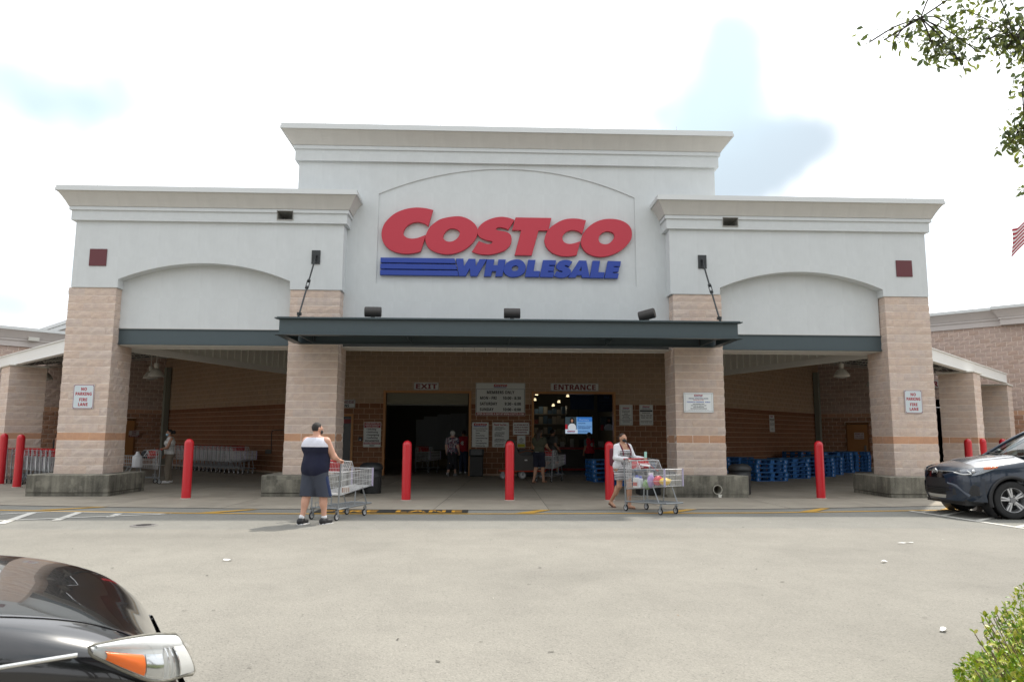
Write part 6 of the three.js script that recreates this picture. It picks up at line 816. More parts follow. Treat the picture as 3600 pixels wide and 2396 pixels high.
{ // the woman with the full cart
  const stripes = rowTex((y) => ((y * 30) % 1 < 0.42 ? [0.09, 0.09, 0.11] : [0.86, 0.85, 0.86]));
  person({ label: 'woman in a striped dress, white cardigan and black mask pushing a full cart', at: [2.36, 0.012, 3.18], turn: 0.48, h: 1.555, fat: 0.95, sw: 0.102, hip: 1.1, bust: true, skin: 'tan', fine: true, cell: 0.010, yaw: 0.18,
    L: { arm: [[0.150, 0.665, 0.05], [0.155, 0.655, 0.235]], leg: [[0.05, 0.285, 0.075], [0.055, 0.046, 0.06], 0], dir: [-0.1, 0.15, 1] }, R: { arm: [[-0.155, 0.665, 0.045], [-0.125, 0.655, 0.235]], leg: [[-0.055, 0.29, -0.01], [-0.05, 0.085, -0.20], 0.035], dir: [0.1, 0, 1] },
    wear(b, cloth, p, q) {
      const h = q.h, sm = new THREE.MeshStandardMaterial({ map: stripes, roughness: 0.9 });
      cloth('striped_dress', [...b.torso, ...b.pelvis, cap([-0.05 * h, 0.40 * h, 0.005], [0.05 * h, 0.40 * h, 0.005], 0.072 * h), cap([-0.045 * h, 0.49 * h, 0], [0.045 * h, 0.49 * h, 0], 0.082 * h)], 0.010, sm, (x, y, z) => Math.max(0.375 * h - y, y - (z > 0 ? 0.775 : 0.82) * h, Math.abs(x) - 0.11 * h), 0.05, 0.009);
      const wm = std(0.74, 0.74, 0.77, 0.92, { bumpMap: rep(T.cloth, 1.5), bumpScale: 0.008 }), sl = []; for (const n of 'lr') sl.push(b.arm[n].up, cap(b.arm[n].lo.a, b.arm[n].lo.b, b.arm[n].lo.r, b.arm[n].lo.s * 1.25));
      cloth('cardigan', [...sl, ...b.torso.slice(-2), ...b.torso.slice(0, 2), cap([-0.05 * h, 0.56 * h, -0.02], [0.05 * h, 0.56 * h, -0.02], 0.08 * h)], 0.018, wm, (x, y, z) => Math.max(0.52 * h - y, (Math.abs(x) < 0.075 * h ? Math.min(z - 0.0, 0.2) : -1) , 0.042 * h - Math.hypot(x, (y - 0.86 * h) * 0.9, z)), 0.03);
      cloth('hair', [ell(q.HP(0, 0.03, -0.016), [0.079 * q.hs, 0.088 * q.hs, 0.096 * q.hs]), ell(q.HP(0, 0.0, -0.115), [0.036 * q.hs, 0.036 * q.hs, 0.034 * q.hs])], 0.004, hairMat('brown'), hairCap(q, 0.052, -0.02), 0.02, 0.008);
      mask(cloth, q, M.black, p);
      const mar = std(0.13, 0.02, 0.035, 0.8); obj('backpack_strap', [-1, 1].map((s) => tube([[s * 0.062 * h, 0.70 * h, 0.10 * h], [s * 0.068 * h, 0.78 * h, 0.085 * h], [s * 0.068 * h, 0.855 * h, 0.02], [s * 0.066 * h, 0.81 * h, -0.075 * h]], 0.016, 14, 6)), mar, p); obj('backpack', [rbx(0.27, 0.38, 0.14, 0.05, 0, 0.67 * h, -0.155 * h, 3)], mar, p);
      obj('phone', [rbx(0.065, 0.13, 0.012, 0.004, 0.155 * h - 0.01, 0.655 * h + 0.085, 0.235 * h + 0.1)], std(0.35, 0.6, 0.52, 0.35), p);
      for (const n of 'lr') { const l = b.leg[n]; obj('sandal', [sole(l, h, 0.026), tube([[l.ft.b[0] - 0.035, l.ft.b[1] - 0.02, l.ft.b[2] - 0.03], [l.ft.b[0], l.ft.b[1] + 0.022, l.ft.b[2] - 0.045], [l.ft.b[0] + 0.035, l.ft.b[1] - 0.02, l.ft.b[2] - 0.03]], 0.006, 10, 5)], std(0.1, 0.04, 0.025, 0.6), p); }
    } });
}
const trousers = (b, cloth, h, mat, to = 0.03, loose = 1.15) => { const P = []; for (const n of 'lr') { const l = b.leg[n]; P.push(cap(l.up.a, l.kn, 0.060 * h, 0.042 * h * loose), cap(l.kn, l.an, 0.042 * h * loose, 0.030 * h * loose)); } cloth('trousers', [...b.pelvis, ...P], 0.008, mat, (x, y) => Math.max(to * h - y, y - 0.6 * h), 0.03); };
const shoes = (b, cloth, h, mat) => { for (const n of 'lr') cloth('shoe', shoeP(b.leg[n], h), 0.004, mat, (x, y) => y - (b.leg[n].an[1] + 0.02), 0.03, 0.011); };
const shirt = (b, cloth, h, mat, sleeve = 0.55, hem = 0.5, name = 'shirt', inf = 0.014) => { const P = [...b.torso, ...b.pelvis.slice(0, 1)]; if (sleeve) for (const n of 'lr') { const a = b.arm[n].up; P.push(cap(a.a, [lerp(a.a[0], a.b[0], sleeve), lerp(a.a[1], a.b[1], sleeve), lerp(a.a[2], a.b[2], sleeve)], a.r * 1.1, lerp(a.r, a.s, sleeve) * 1.25)); } cloth(name, P, inf, mat, (x, y, z) => Math.max(hem * h - y, y - 0.85 * h, 0.04 * h - Math.hypot(x, y - 0.868 * h, z))); };
const STAND = { leg: [[0.055, 0.285, 0.01], [0.055, 0.045, 0.0]] }, mir = (a) => a.map((v) => (Array.isArray(v) ? [-v[0], v[1], v[2]] : v));
const both = (arm, legL, legR) => ({ L: { arm, leg: legL }, R: { arm: mir(arm), leg: mir(legR) } });
// woman with the pony tail in the left bay
person({ label: 'woman with a pony tail, white sleeveless blouse and beige trousers beside her cart', at: [-10.38, 0.01, -4.75], turn: -1.05, h: 1.66, fat: 0.98, sw: 0.1, bust: true, skin: 'olive', cell: 0.013, head: [0, 0.918, 0.03], L: { arm: [[0.125, 0.65, 0.06], [0.1, 0.61, 0.2]], leg: [[0.05, 0.285, 0.03], [0.06, 0.045, 0.02]] }, R: { arm: [[-0.13, 0.64, -0.01], [-0.14, 0.51, 0.06]], leg: [[-0.05, 0.285, 0.0], [-0.05, 0.045, -0.04]] },
  wear(b, cloth, p, q) { const h = q.h; shirt(b, cloth, h, std(0.62, 0.62, 0.60, 0.9, { map: dataTex(128, (u, v) => { const k = vnoise(u * 60, v * 60, 60, 5) > 0.62 ? 0.55 : 0.95; return [k, k, k]; }) }), 0, 0.53, 'blouse'); trousers(b, cloth, h, fabric(0.21, 0.175, 0.135)); shoes(b, cloth, h, std(0.75, 0.75, 0.75, 0.6)); cloth('hair', [ell(q.HP(0, 0.03, -0.016), [0.08 * q.hs, 0.088 * q.hs, 0.097 * q.hs]), ell(q.HP(0, 0.03, -0.14), [0.05 * q.hs, 0.055 * q.hs, 0.05 * q.hs])], 0.004, hairMat('black'), hairCap(q, 0.05, -0.04), 0.02, 0.01); mask(cloth, q, std(0.30, 0.50, 0.62, 0.8), p); obj('shoulder_bag', [rbx(0.09, 0.2, 0.24, 0.04, -0.19, 0.58 * h, 0.02, 3), tube([[-0.19, 0.63 * h, 0.1], [-0.12, 0.83 * h, 0.0], [-0.19, 0.63 * h, -0.07]], 0.008, 12, 5)], std(0.6, 0.57, 0.5, 0.6), p); } });
// woman in black behind the nested carts
person({ label: 'woman in a black top and blue mask bending over the nested carts by the pillar', at: [-14.0, 0.01, -5.2], turn: 1.0, h: 1.62, fat: 1.0, sw: 0.104, bust: true, skin: 'olive', cell: 0.014, lean: 0.06, head: [0, 0.905, 0.11], ...both([[0.13, 0.65, 0.1], [0.09, 0.62, 0.26]], [[0.05, 0.285, 0.03], [0.055, 0.045, 0.02]], [[0.05, 0.285, 0.0], [0.055, 0.045, -0.04]]),
  wear(b, cloth, p, q) { const h = q.h; shirt(b, cloth, h, fabric(0.014, 0.014, 0.018), 0, 0.52, 'black_top'); trousers(b, cloth, h, fabric(0.02, 0.022, 0.03)); shoes(b, cloth, h, M.black); cloth('hair', [ell(q.HP(0, 0.03, -0.016), [0.08 * q.hs, 0.088 * q.hs, 0.097 * q.hs]), cap(q.HP(0, 0.0, -0.07), q.HP(0.02, -0.2, -0.1), 0.06 * q.hs, 0.05 * q.hs)], 0.004, hairMat('brown'), hairCap(q, 0.05, -0.3), 0.02, 0.01); mask(cloth, q, std(0.25, 0.5, 0.68, 0.8), p); obj('black_backpack', [rbx(0.28, 0.36, 0.14, 0.05, 0, 0.7 * h, -0.14, 3)], M.black, p); } });
// white haired woman going in at the exit
person({ label: 'white haired woman in a patterned blouse walking into the dark exit', at: [-1.78, 0.01, -9.1], turn: 2.9, h: 1.68, fat: 1.18, sw: 0.105, skin: 'pale', cell: 0.014, ...both([[0.135, 0.66, -0.03], [0.15, 0.52, 0.04]], [[0.05, 0.29, 0.03], [0.05, 0.08, -0.15], 0.03], [[0.05, 0.285, 0.04], [0.05, 0.045, 0.08]]),
  wear(b, cloth, p, q) { const h = q.h; shirt(b, cloth, h, std(0.9, 0.9, 0.9, 0.9, { map: dataTex(128, (u, v) => { const a = vnoise(u * 34, v * 34, 34, 3), c = vnoise(u * 20, v * 50, 50, 8); return a > 0.6 ? [0.5, 0.48, 0.5] : c > 0.55 ? [0.26, 0.05, 0.09] : [0.08, 0.08, 0.12]; }) }), 0.6, 0.46, 'blouse'); trousers(b, cloth, h, fabric(0.016, 0.017, 0.022), 0.15, 1.4); shoes(b, cloth, h, std(0.3, 0.29, 0.3, 0.6)); cloth('hair', [ell(q.HP(0, 0.03, -0.016), [0.086 * q.hs, 0.094 * q.hs, 0.1 * q.hs])], 0.006, hairMat('white'), hairCap(q, 0.05, -0.06), 0.02, 0.01); obj('bag_strap', [tube([[0.1, 0.84 * h, 0.02], [0, 0.72 * h, -0.15], [-0.13, 0.56 * h, -0.08]], 0.01, 12, 5)], M.black, p); } });
const vestMat = std(0.33, 0.012, 0.022, 0.85), vestBack = (p, h, z) => obj('vest_print', [new THREE.RingGeometry(0.04, 0.075, 20, 1, 0.6, 5).rotateY(PI).translate(0, 0.7 * h, z), new THREE.CircleGeometry(0.03, 16).rotateY(PI).translate(0, 0.7 * h, z)], std(0.6, 0.58, 0.57, 0.8), p);
person({ label: 'worker in a red vest standing in the dark exit beside the white haired woman', at: [-1.42, 0.01, -11.0], turn: 2.9, h: 1.72, fat: 1.0, skin: 'olive', cell: 0.016, ...both([[0.14, 0.65, 0.02], [0.13, 0.53, 0.1]], STAND.leg, STAND.leg), wear(b, cloth, p, q) { const h = q.h; shirt(b, cloth, h, fabric(0.02, 0.02, 0.03), 0.6, 0.54); shirt(b, cloth, h, vestMat, 0, 0.5, 'red_vest', 0.026); trousers(b, cloth, h, fabric(0.02, 0.03, 0.06)); shoes(b, cloth, h, std(0.5, 0.5, 0.5, 0.6)); cloth('hair', [ell(q.HP(0, 0.03, -0.016), [0.08 * q.hs, 0.088 * q.hs, 0.097 * q.hs])], 0.004, hairMat('black'), hairCap(q, 0.05, -0.05), 0.02, 0.011); vestBack(p, h, -0.165); } });
// woman in olive with her cart, entering
person({ label: 'woman in an olive top and navy knee shorts pushing a cart into the entrance', at: [1.2, 0.01, -5.2], turn: 2.55, h: 1.71, fat: 0.94, sw: 0.103, hip: 1.1, skin: 'tan', cell: 0.013, ...both([[0.14, 0.665, 0.06], [0.11, 0.61, 0.22]], [[0.05, 0.285, -0.02], [0.055, 0.05, -0.11], 0.01], [[0.05, 0.285, 0.05], [0.055, 0.045, 0.07]]),
  wear(b, cloth, p, q) { const h = q.h; shirt(b, cloth, h, fabric(0.075, 0.078, 0.05), 0.35, 0.57); const P = []; for (const n of 'lr') { const l = b.leg[n]; P.push(cap(l.up.a, [l.kn[0], l.kn[1] - 0.02, l.kn[2]], 0.063 * h, 0.05 * h)); } cloth('knee_shorts', [...b.pelvis, ...P], 0.008, fabric(0.012, 0.014, 0.03), (x, y) => Math.max(0.29 * h - y, y - 0.59 * h), 0.03); cloth('hair', [ell(q.HP(0, 0.03, -0.016), [0.082 * q.hs, 0.09 * q.hs, 0.098 * q.hs]), cap(q.HP(0, -0.02, -0.07), q.HP(0, -0.36, -0.1), 0.07 * q.hs, 0.05 * q.hs)], 0.004, hairMat('brown'), hairCap(q, 0.05, -0.5), 0.02, 0.011); obj('belt', [new THREE.TorusGeometry(0.082 * h, 0.012, 6, 24).scale(1.25, 1, 1).rotateX(PI / 2).translate(0, 0.575 * h, 0)], std(0.25, 0.25, 0.25, 0.6), p); for (const n of 'lr') obj('sandal', [sole(b.leg[n], h, 0.026)], std(0.05, 0.03, 0.02, 0.7), p); } });
person({ label: 'man in a grey shirt striding in the entrance beyond the olive topped woman', at: [2.1, 0.01, -10.4], turn: 2.2, h: 1.76, fat: 1.05, skin: 'tan', cell: 0.016, ...both([[0.14, 0.66, -0.04], [0.15, 0.56, 0.06]], [[0.05, 0.29, -0.06], [0.055, 0.11, -0.2], 0.05], [[0.05, 0.285, 0.09], [0.05, 0.045, 0.1]]), wear(b, cloth, p, q) { const h = q.h; shirt(b, cloth, h, fabric(0.12, 0.125, 0.12), 0.6, 0.5); const P = []; for (const n of 'lr') { const l = b.leg[n]; P.push(cap(l.up.a, l.kn, 0.066 * h, 0.055 * h)); } cloth('shorts', [...b.pelvis, ...P], 0.008, fabric(0.05, 0.05, 0.055), (x, y) => Math.max(0.29 * h - y, y - 0.58 * h), 0.03); shoes(b, cloth, h, std(0.04, 0.06, 0.12, 0.6)); cloth('hair', [ell(q.HP(0, 0.03, -0.016), [0.08 * q.hs, 0.088 * q.hs, 0.097 * q.hs])], 0.004, hairMat('black'), hairCap(q, 0.05, -0.04), 0.02, 0.012); } });
person({ label: 'long haired worker in a red vest standing at the entrance counter', at: [3.62, 0.01, -10.8], turn: -2.6, h: 1.66, fat: 1.02, sw: 0.104, skin: 'tan', cell: 0.016, ...both([[0.135, 0.65, -0.01], [0.14, 0.51, 0.04]], STAND.leg, STAND.leg), wear(b, cloth, p, q) { const h = q.h; shirt(b, cloth, h, fabric(0.1, 0.17, 0.18), 0.65, 0.54); shirt(b, cloth, h, std(0.42, 0.015, 0.03, 0.85), 0, 0.49, 'red_vest', 0.03); trousers(b, cloth, h, fabric(0.015, 0.015, 0.02)); shoes(b, cloth, h, M.black); cloth('hair', [ell(q.HP(0, 0.03, -0.016), [0.084 * q.hs, 0.092 * q.hs, 0.099 * q.hs]), cap(q.HP(0, -0.02, -0.07), q.HP(0, -0.22, -0.1), 0.07 * q.hs, 0.06 * q.hs)], 0.004, hairMat('brown'), hairCap(q, 0.05, -0.5), 0.02, 0.012); vestBack(p, h, -0.175); } });
// ---------------------------------------------------------------- vehicles (local: x forward, y up, z to the car's right)
function loft(sections, mirror = true) { // sections: [[x, [[z, y], ...]], ...] half sections from sill to centre line; smooth
  const n = sections[0][1].length, cols = [], pos = [], idx = [], uv = [];
  for (const [x, half] of sections) { const full = mirror ? [...half.map(([z, y, dx = 0]) => [x + dx, y, z]), ...half.slice(0, -1).reverse().map(([z, y, dx = 0]) => [x + dx, y, -z])] : half.map(([z, y, dx = 0]) => [x + dx, y, z]); cols.push(full); }
  const m = cols[0].length; for (let i = 0; i < cols.length; i++) for (let j = 0; j < m; j++) { pos.push(...cols[i][j]); uv.push(i / cols.length, j / m); }
  for (let i = 0; i < cols.length - 1; i++) for (let j = 0; j < m - 1; j++) { const a = i * m + j; idx.push(a, a + 1, a + m, a + 1, a + m + 1, a + m); }
  const g = new THREE.BufferGeometry(); g.setAttribute('position', new THREE.Float32BufferAttribute(pos, 3)); g.setAttribute('uv', new THREE.Float32BufferAttribute(uv, 2)); g.setIndex(idx); g.computeVertexNormals(); return g;
}
function refine(stations, k) { // Catmull-Rom between stations: [x, [[z, y] ...]]
  const out = []; for (let i = 0; i < stations.length - 1; i++) for (let q = 0; q < k; q++) { const t = q / k, P = [stations[Math.max(0, i - 1)], stations[i], stations[i + 1], stations[Math.min(stations.length - 1, i + 2)]], cr = (a, b, c, d) => { const t2 = t * t, t3 = t2 * t; return 0.5 * (2 * b + (c - a) * t + (2 * a - 5 * b + 4 * c - d) * t2 + (3 * b - a - 3 * c + d) * t3); }; out.push([cr(...P.map((p) => p[0])), P[1][1].map((_, j) => [0, 1].map((c) => cr(...P.map((p) => p[1][j][c]))))]); }
  out.push(stations[stations.length - 1]); return out;
}
function refineRing(half, k) { const out = []; for (let i = 0; i < half.length - 1; i++) for (let q = 0; q < k; q++) { const t = q / k, P = [half[Math.max(0, i - 1)], half[i], half[i + 1], half[Math.min(half.length - 1, i + 2)]]; out.push([0, 1].map((c) => { const [a, b, d, e] = P.map((p) => p[c]), t2 = t * t, t3 = t2 * t; return 0.5 * (2 * b + (d - a) * t + (2 * a - 5 * b + 4 * d - e) * t2 + (3 * b - a - 3 * d + e) * t3); })); } out.push(half[half.length - 1]); return out; }
function patch(top, bot, nu, nv, bulge, dir) { // smooth patch between two 3-D polylines of equal length, pushed out along dir in the middle
  const C1 = new THREE.CatmullRomCurve3(top.map((p) => V(...p)), false, 'catmullrom', 0.5), C2 = new THREE.CatmullRomCurve3(bot.map((p) => V(...p)), false, 'catmullrom', 0.5), pos = [], uv = [], idx = [];
  for (let i = 0; i <= nu; i++) { const a = C1.getPoint(i / nu), b = C2.getPoint(i / nu); for (let j = 0; j <= nv; j++) { const p = a.clone().lerp(b, j / nv), w = bulge * Math.pow(4 * (j / nv) * (1 - j / nv), 0.7); p.addScaledVector(dir, w); pos.push(p.x, p.y, p.z); uv.push(i / nu, j / nv); } }
  for (let i = 0; i < nu; i++) for (let j = 0; j < nv; j++) { const a = i * (nv + 1) + j; idx.push(a, a + 1, a + nv + 1, a + 1, a + nv + 2, a + nv + 1); }
  const g = new THREE.BufferGeometry(); g.setAttribute('position', new THREE.Float32BufferAttribute(pos, 3)); g.setAttribute('uv', new THREE.Float32BufferAttribute(uv, 2)); g.setIndex(idx); g.computeVertexNormals(); return g;
}
function alloyWheel(o, x, z, r, side, spokes = 5) {
  const w = new THREE.Group(); w.name = 'wheel'; w.position.set(x, r, z); w.rotation.y = side > 0 ? 0 : PI; o.add(w); const rr = r * 0.66;
  obj('tyre', [lathe([[rr, -0.11], [r * 0.93, -0.112], [r * 0.985, -0.09], [r, -0.06], [r, 0.06], [r * 0.985, 0.09], [r * 0.93, 0.112], [rr * 1.02, 0.105], [rr, 0.09]], 44).rotateX(PI / 2)], std(0.018, 0.018, 0.019, 0.75), w);
  obj('rim', [lathe([[rr * 0.9, -0.02], [rr * 0.99, 0.07], [rr, 0.1], [rr * 0.965, 0.103], [rr * 0.93, 0.075], [rr * 0.88, -0.05]], 40).rotateX(PI / 2)], std(0.55, 0.55, 0.56, 0.3, { metalness: 0.7 }), w);
  obj('wheel_well', [cyl(rr * 0.9, rr * 0.9, 0.02, 0, 0, 0, 32).rotateX(PI / 2).translate(0, 0, -0.03)], M.black, w);
  const sh = new THREE.Shape([[-0.055 * r, rr * 0.2], [-0.11 * r, rr * 0.95], [-0.045 * r, rr * 0.96], [0, rr * 0.32], [0.045 * r, rr * 0.96], [0.11 * r, rr * 0.95], [0.055 * r, rr * 0.2]].map((p) => new THREE.Vector2(...p)));
  for (let i = 0; i < spokes; i++) obj('spoke', [new THREE.ExtrudeGeometry(sh, { depth: 0.03, bevelEnabled: true, bevelSize: 0.006, bevelThickness: 0.008, bevelSegments: 2 }).rotateZ(i * 2 * PI / spokes + 0.2).translate(0, 0, 0.05)], std(0.6, 0.6, 0.61, 0.3, { metalness: 0.6 }), w);
  obj('hub_cap', [cyl(0.05 * r / 0.34, 0.055 * r / 0.34, 0.03, 0, 0, 0, 20).rotateX(PI / 2).translate(0, 0, 0.085)], std(0.25, 0.25, 0.26, 0.35, { metalness: 0.6 }), w); for (let i = 0; i < 5; i++) obj('lug_nut', [cyl(0.011, 0.011, 0.03, 0, 0, 0, 8).rotateX(PI / 2).translate(0.085 * Math.cos(i * 1.2566), 0.085 * Math.sin(i * 1.2566), 0.075)], M.chrome, w);
}
{ // the dark blue crossover nosing in from the right
  const o = thing('parked_car', 'dark blue crossover car cut by the picture edge, its black nose towards the doors', 'car', [9.34, 0.006, 4.28], 3.06);
  const paint = phy(0.003, 0.014, 0.036, 0.35, { clearcoat: 1, clearcoatRoughness: 0.03 }), plast = std(0.017, 0.017, 0.019, 0.5), gloss = phy(0.008, 0.008, 0.01, 0.12, { clearcoat: 1 });
  const S = (x, w, yb, y1, ys, hs, hz, hc) => [x, [[w * 0.9, yb], [w * 0.985, yb + 0.1], [w, y1], [w * 0.99, ys], [w * 0.955, hs - 0.045], [hz, hs], [hz * 0.7, lerp(hs, hc, 0.62)], [hz * 0.35, lerp(hs, hc, 0.93)], [0, hc]]];
  const st = [S(-3.62, 0.80, 0.42, 0.65, 0.9, 1.05, 0.72, 1.08), S(-3.3, 0.90, 0.36, 0.66, 0.9, 1.1, 0.82, 1.14), S(-2.6, 0.92, 0.34, 0.66, 0.9, 1.1, 0.84, 1.15), S(-1.2, 0.92, 0.34, 0.66, 0.9, 1.08, 0.84, 1.13), S(-0.45, 0.92, 0.34, 0.66, 0.9, 1.075, 0.82, 1.16), S(-0.05, 0.92, 0.34, 0.66, 0.88, 1.04, 0.77, 1.125), S(0.3, 0.905, 0.33, 0.64, 0.85, 0.99, 0.73, 1.075), S(0.55, 0.86, 0.31, 0.6, 0.8, 0.935, 0.69, 1.01), S(0.74, 0.74, 0.30, 0.56, 0.76, 0.885, 0.6, 0.95), S(0.85, 0.56, 0.30, 0.52, 0.72, 0.83, 0.46, 0.88), S(0.92, 0.36, 0.31, 0.5, 0.67, 0.76, 0.3, 0.80)];
  const fineS = refine(st, 5).map(([x, h]) => [x, refineRing(h, 3)]); let body = loft(fineS);
  { // front wheel openings: drop the faces inside the arches
    const p = body.attributes.position, ix = [...body.index.array], keep = []; for (let i = 0; i < ix.length; i += 3) { let cx = 0, cy = 0, cz = 0; for (let k = 0; k < 3; k++) { cx += p.getX(ix[i + k]) / 3; cy += p.getY(ix[i + k]) / 3; cz += p.getZ(ix[i + k]) / 3; } const d0 = Math.hypot(cx, cy - 0.35), d1 = Math.hypot(cx + 2.66, cy - 0.35); if (!((d0 < 0.40 || d1 < 0.40) && Math.abs(cz) > 0.55)) keep.push(ix[i], ix[i + 1], ix[i + 2]); } body.setIndex(keep); }
  obj('body', body, paint, o);
  const F = (u, y) => { const xf = y < 0.45 ? lerp(0.90, 0.955, (y - 0.3) / 0.15) : y < 0.62 ? 0.955 : lerp(0.955, 0.90, (y - 0.62) / 0.3); return [xf - 0.44 * Math.pow(Math.abs(u), 2.5), y, u * 0.905]; };
  const fp = (u0, u1, y0, y1, off, nu = 20) => { const t = [], b = []; for (let i = 0; i <= nu; i++) { const u = lerp(u0, u1, i / nu), A = F(u, typeof y1 === 'function' ? y1(u) : y1), B = F(u, typeof y0 === 'function' ? y0(u) : y0), n = Math.abs(u) * 0.8; for (const [q, L] of [[A, t], [B, b]]) L.push([q[0] + off * (1 - n * 0.6), q[1], q[2] + Math.sign(u) * off * n]); } return patch(t, b, nu * 2, 4, 0.006, V(1, 0, 0)); };
  obj('front_bumper', [fp(-1, 1, 0.30, 0.73, 0.0)], paint, o); obj('nose_panel', [fp(-0.72, 0.72, 0.72, (u) => 0.865 - 0.05 * u * u, 0.004)], gloss, o);
  obj('centre_grille', [fp(-0.66, 0.66, 0.54, 0.715, 0.012)], plast, o); obj('lower_grille', [fp(-0.62, 0.62, 0.405, 0.53, 0.012)], std(0.008, 0.008, 0.008, 0.6), o); for (let i = 0; i < 4; i++) obj('grille_bar', [fp(-0.6, 0.6, 0.415 + i * 0.03, 0.425 + i * 0.03, 0.02)], plast, o);
  obj('skid_plate', [fp(-0.6, 0.6, 0.335, 0.40, 0.016)], std(0.55, 0.55, 0.53, 0.35, { metalness: 0.6 }), o); obj('lower_lip', [fp(-0.95, 0.95, 0.27, 0.335, -0.01)], plast, o);
  obj('chrome_strip', [fp(-0.62, -0.12, 0.842, 0.855, 0.012), fp(0.12, 0.62, 0.842, 0.855, 0.012)], M.chrome, o);
  const em = new THREE.Group(); em.name = 'emblem'; em.position.set(0.925, 0.825, 0); em.rotation.y = PI / 2; em.rotation.x = 0; o.add(em); obj('ring', [new THREE.TorusGeometry(0.075, 0.009, 8, 26).scale(1.2, 0.85, 1)], M.chrome, em); obj('oval', [new THREE.TorusGeometry(0.04, 0.008, 8, 22).scale(0.6, 1.35, 1), new THREE.TorusGeometry(0.045, 0.007, 8, 22).scale(1.2, 0.5, 1).translate(0, 0.03, 0)], M.chrome, em); obj('disc', [cyl(0.072, 0.072, 0.01, 0, 0, 0, 24).rotateX(PI / 2).scale(1.2, 0.85, 1).translate(0, 0, -0.008)], M.black, em);
  for (const s of [-1, 1]) {
    const hl = new THREE.Group(); hl.name = 'headlight'; o.add(hl); const top = [[0.83, 0.855, 0.50], [0.74, 0.895, 0.66], [0.55, 0.935, 0.80], [0.22, 0.965, 0.905]], bot = [[0.815, 0.80, 0.52], [0.75, 0.775, 0.69], [0.58, 0.80, 0.845], [0.26, 0.925, 0.915]], mz = (L) => L.map(([x, y, z]) => [x, y, z * s]), dir = V(0.6, 0.25, 0.75 * s).normalize();
    const off = (L, k) => L.map(([x, y, z]) => [x + dir.x * k, y + dir.y * k, z * s + dir.z * k]);
    obj('housing', [patch(off(top, 0.004), off(bot, 0.004), 14, 4, 0.004, dir)], std(0.3, 0.31, 0.33, 0.25, { metalness: 0.7 }), hl); obj('lens', [patch(off(top, 0.022), off(bot, 0.022), 16, 6, 0.018, dir)], M.glass, hl);
    obj('running_light', [tube([[0.83, 0.83, 0.52 * s], [0.76, 0.80, 0.69 * s], [0.66, 0.815, 0.80 * s], [0.7, 0.87, 0.735 * s]].map(([x, y, z]) => [x + dir.x * 0.016, y + dir.y * 0.016, z + dir.z * 0.016]), 0.011, 18, 6)], std(0.78, 0.79, 0.8, 0.3), hl); obj('projector', [new THREE.SphereGeometry(0.035, 14, 10).translate(0.62 + dir.x * 0.01, 0.86, 0.80 * s)], M.chrome, hl);
    obj('amber_reflector', [patch(off([[0.46, 0.945, 0.845], [0.34, 0.958, 0.885], [0.22, 0.967, 0.91]], 0.012), off([[0.46, 0.90, 0.865], [0.34, 0.915, 0.90], [0.25, 0.93, 0.915]], 0.012), 8, 3, 0.004, dir)], phy(0.7, 0.13, 0.02, 0.2), hl);
    const fl = new THREE.Group(); fl.name = 'fog_lamp'; fl.position.set(0.66, 0.48, 0.755 * s); fl.rotation.y = PI / 2 - 0.75 * s; o.add(fl); obj('bezel', [new THREE.TorusGeometry(0.05, 0.012, 8, 22)], M.chrome, fl); obj('lamp', [new THREE.SphereGeometry(0.045, 14, 8).scale(1, 1, 0.4)], std(0.6, 0.6, 0.6, 0.15, { metalness: 0.6 }), fl);
    obj('bumper_pocket', [patch([[0.83, 0.68, 0.52], [0.7, 0.67, 0.73], [0.55, 0.58, 0.85]].map(([x, y, z]) => [x + 0.025, y, s * (z + 0.012)]), [[0.86, 0.42, 0.50], [0.72, 0.40, 0.72], [0.56, 0.42, 0.86]].map(([x, y, z]) => [x + 0.02, y, s * (z + 0.01)]), 10, 4, 0.004, dir)], plast, o);
    obj('bumper_blade', [patch([[0.885, 0.64, 0.40], [0.80, 0.60, 0.58], [0.66, 0.42, 0.77]].map(([x, y, z]) => [x + 0.035, y, s * (z + 0.012)]), [[0.89, 0.60, 0.42], [0.81, 0.50, 0.58], [0.70, 0.36, 0.75]].map(([x, y, z]) => [x + 0.03, y, s * (z + 0.01)]), 10, 4, 0.012, dir)], paint, o);
    for (const xw of [0, -2.66]) { const a = []; for (let i = 0; i <= 22; i++) { const t = lerp(-0.32, PI + 0.32, i / 22); a.push([xw + 0.415 * Math.cos(t), 0.35 + 0.415 * Math.sin(t), s * 0.918]); } obj('arch_cladding', [new THREE.TubeGeometry(new THREE.CatmullRomCurve3(a.map((q) => V(...q))), 40, 0.036, 8).translate(0, 0, -s * 0.01)], plast, o); obj('arch_liner', [new THREE.CylinderGeometry(0.42, 0.42, 0.36, 26, 1, true, -PI / 2 - 0.3, PI + 0.6).rotateX(PI / 2).rotateZ(PI / 2 * 0).translate(xw, 0.35, s * 0.73)], M.black, o); }
    obj('sill', [rbx(2.0, 0.14, 0.08, 0.02, -1.33, 0.37, s * 0.9)], plast, o);
    alloyWheel(o, 0, s * 0.80, 0.345, s); alloyWheel(o, -2.66, s * 0.80, 0.345, s);
    const mr = new THREE.Group(); mr.name = 'door_mirror'; mr.position.set(-0.95, 1.17, s * 1.02); o.add(mr); obj('shell', [new THREE.SphereGeometry(0.12, 14, 10).scale(0.7, 0.75, 1)], paint, mr); obj('arm', [bar([0, -0.06, 0], [0.05, -0.1, -0.16 * s], 0.02)], plast, mr);
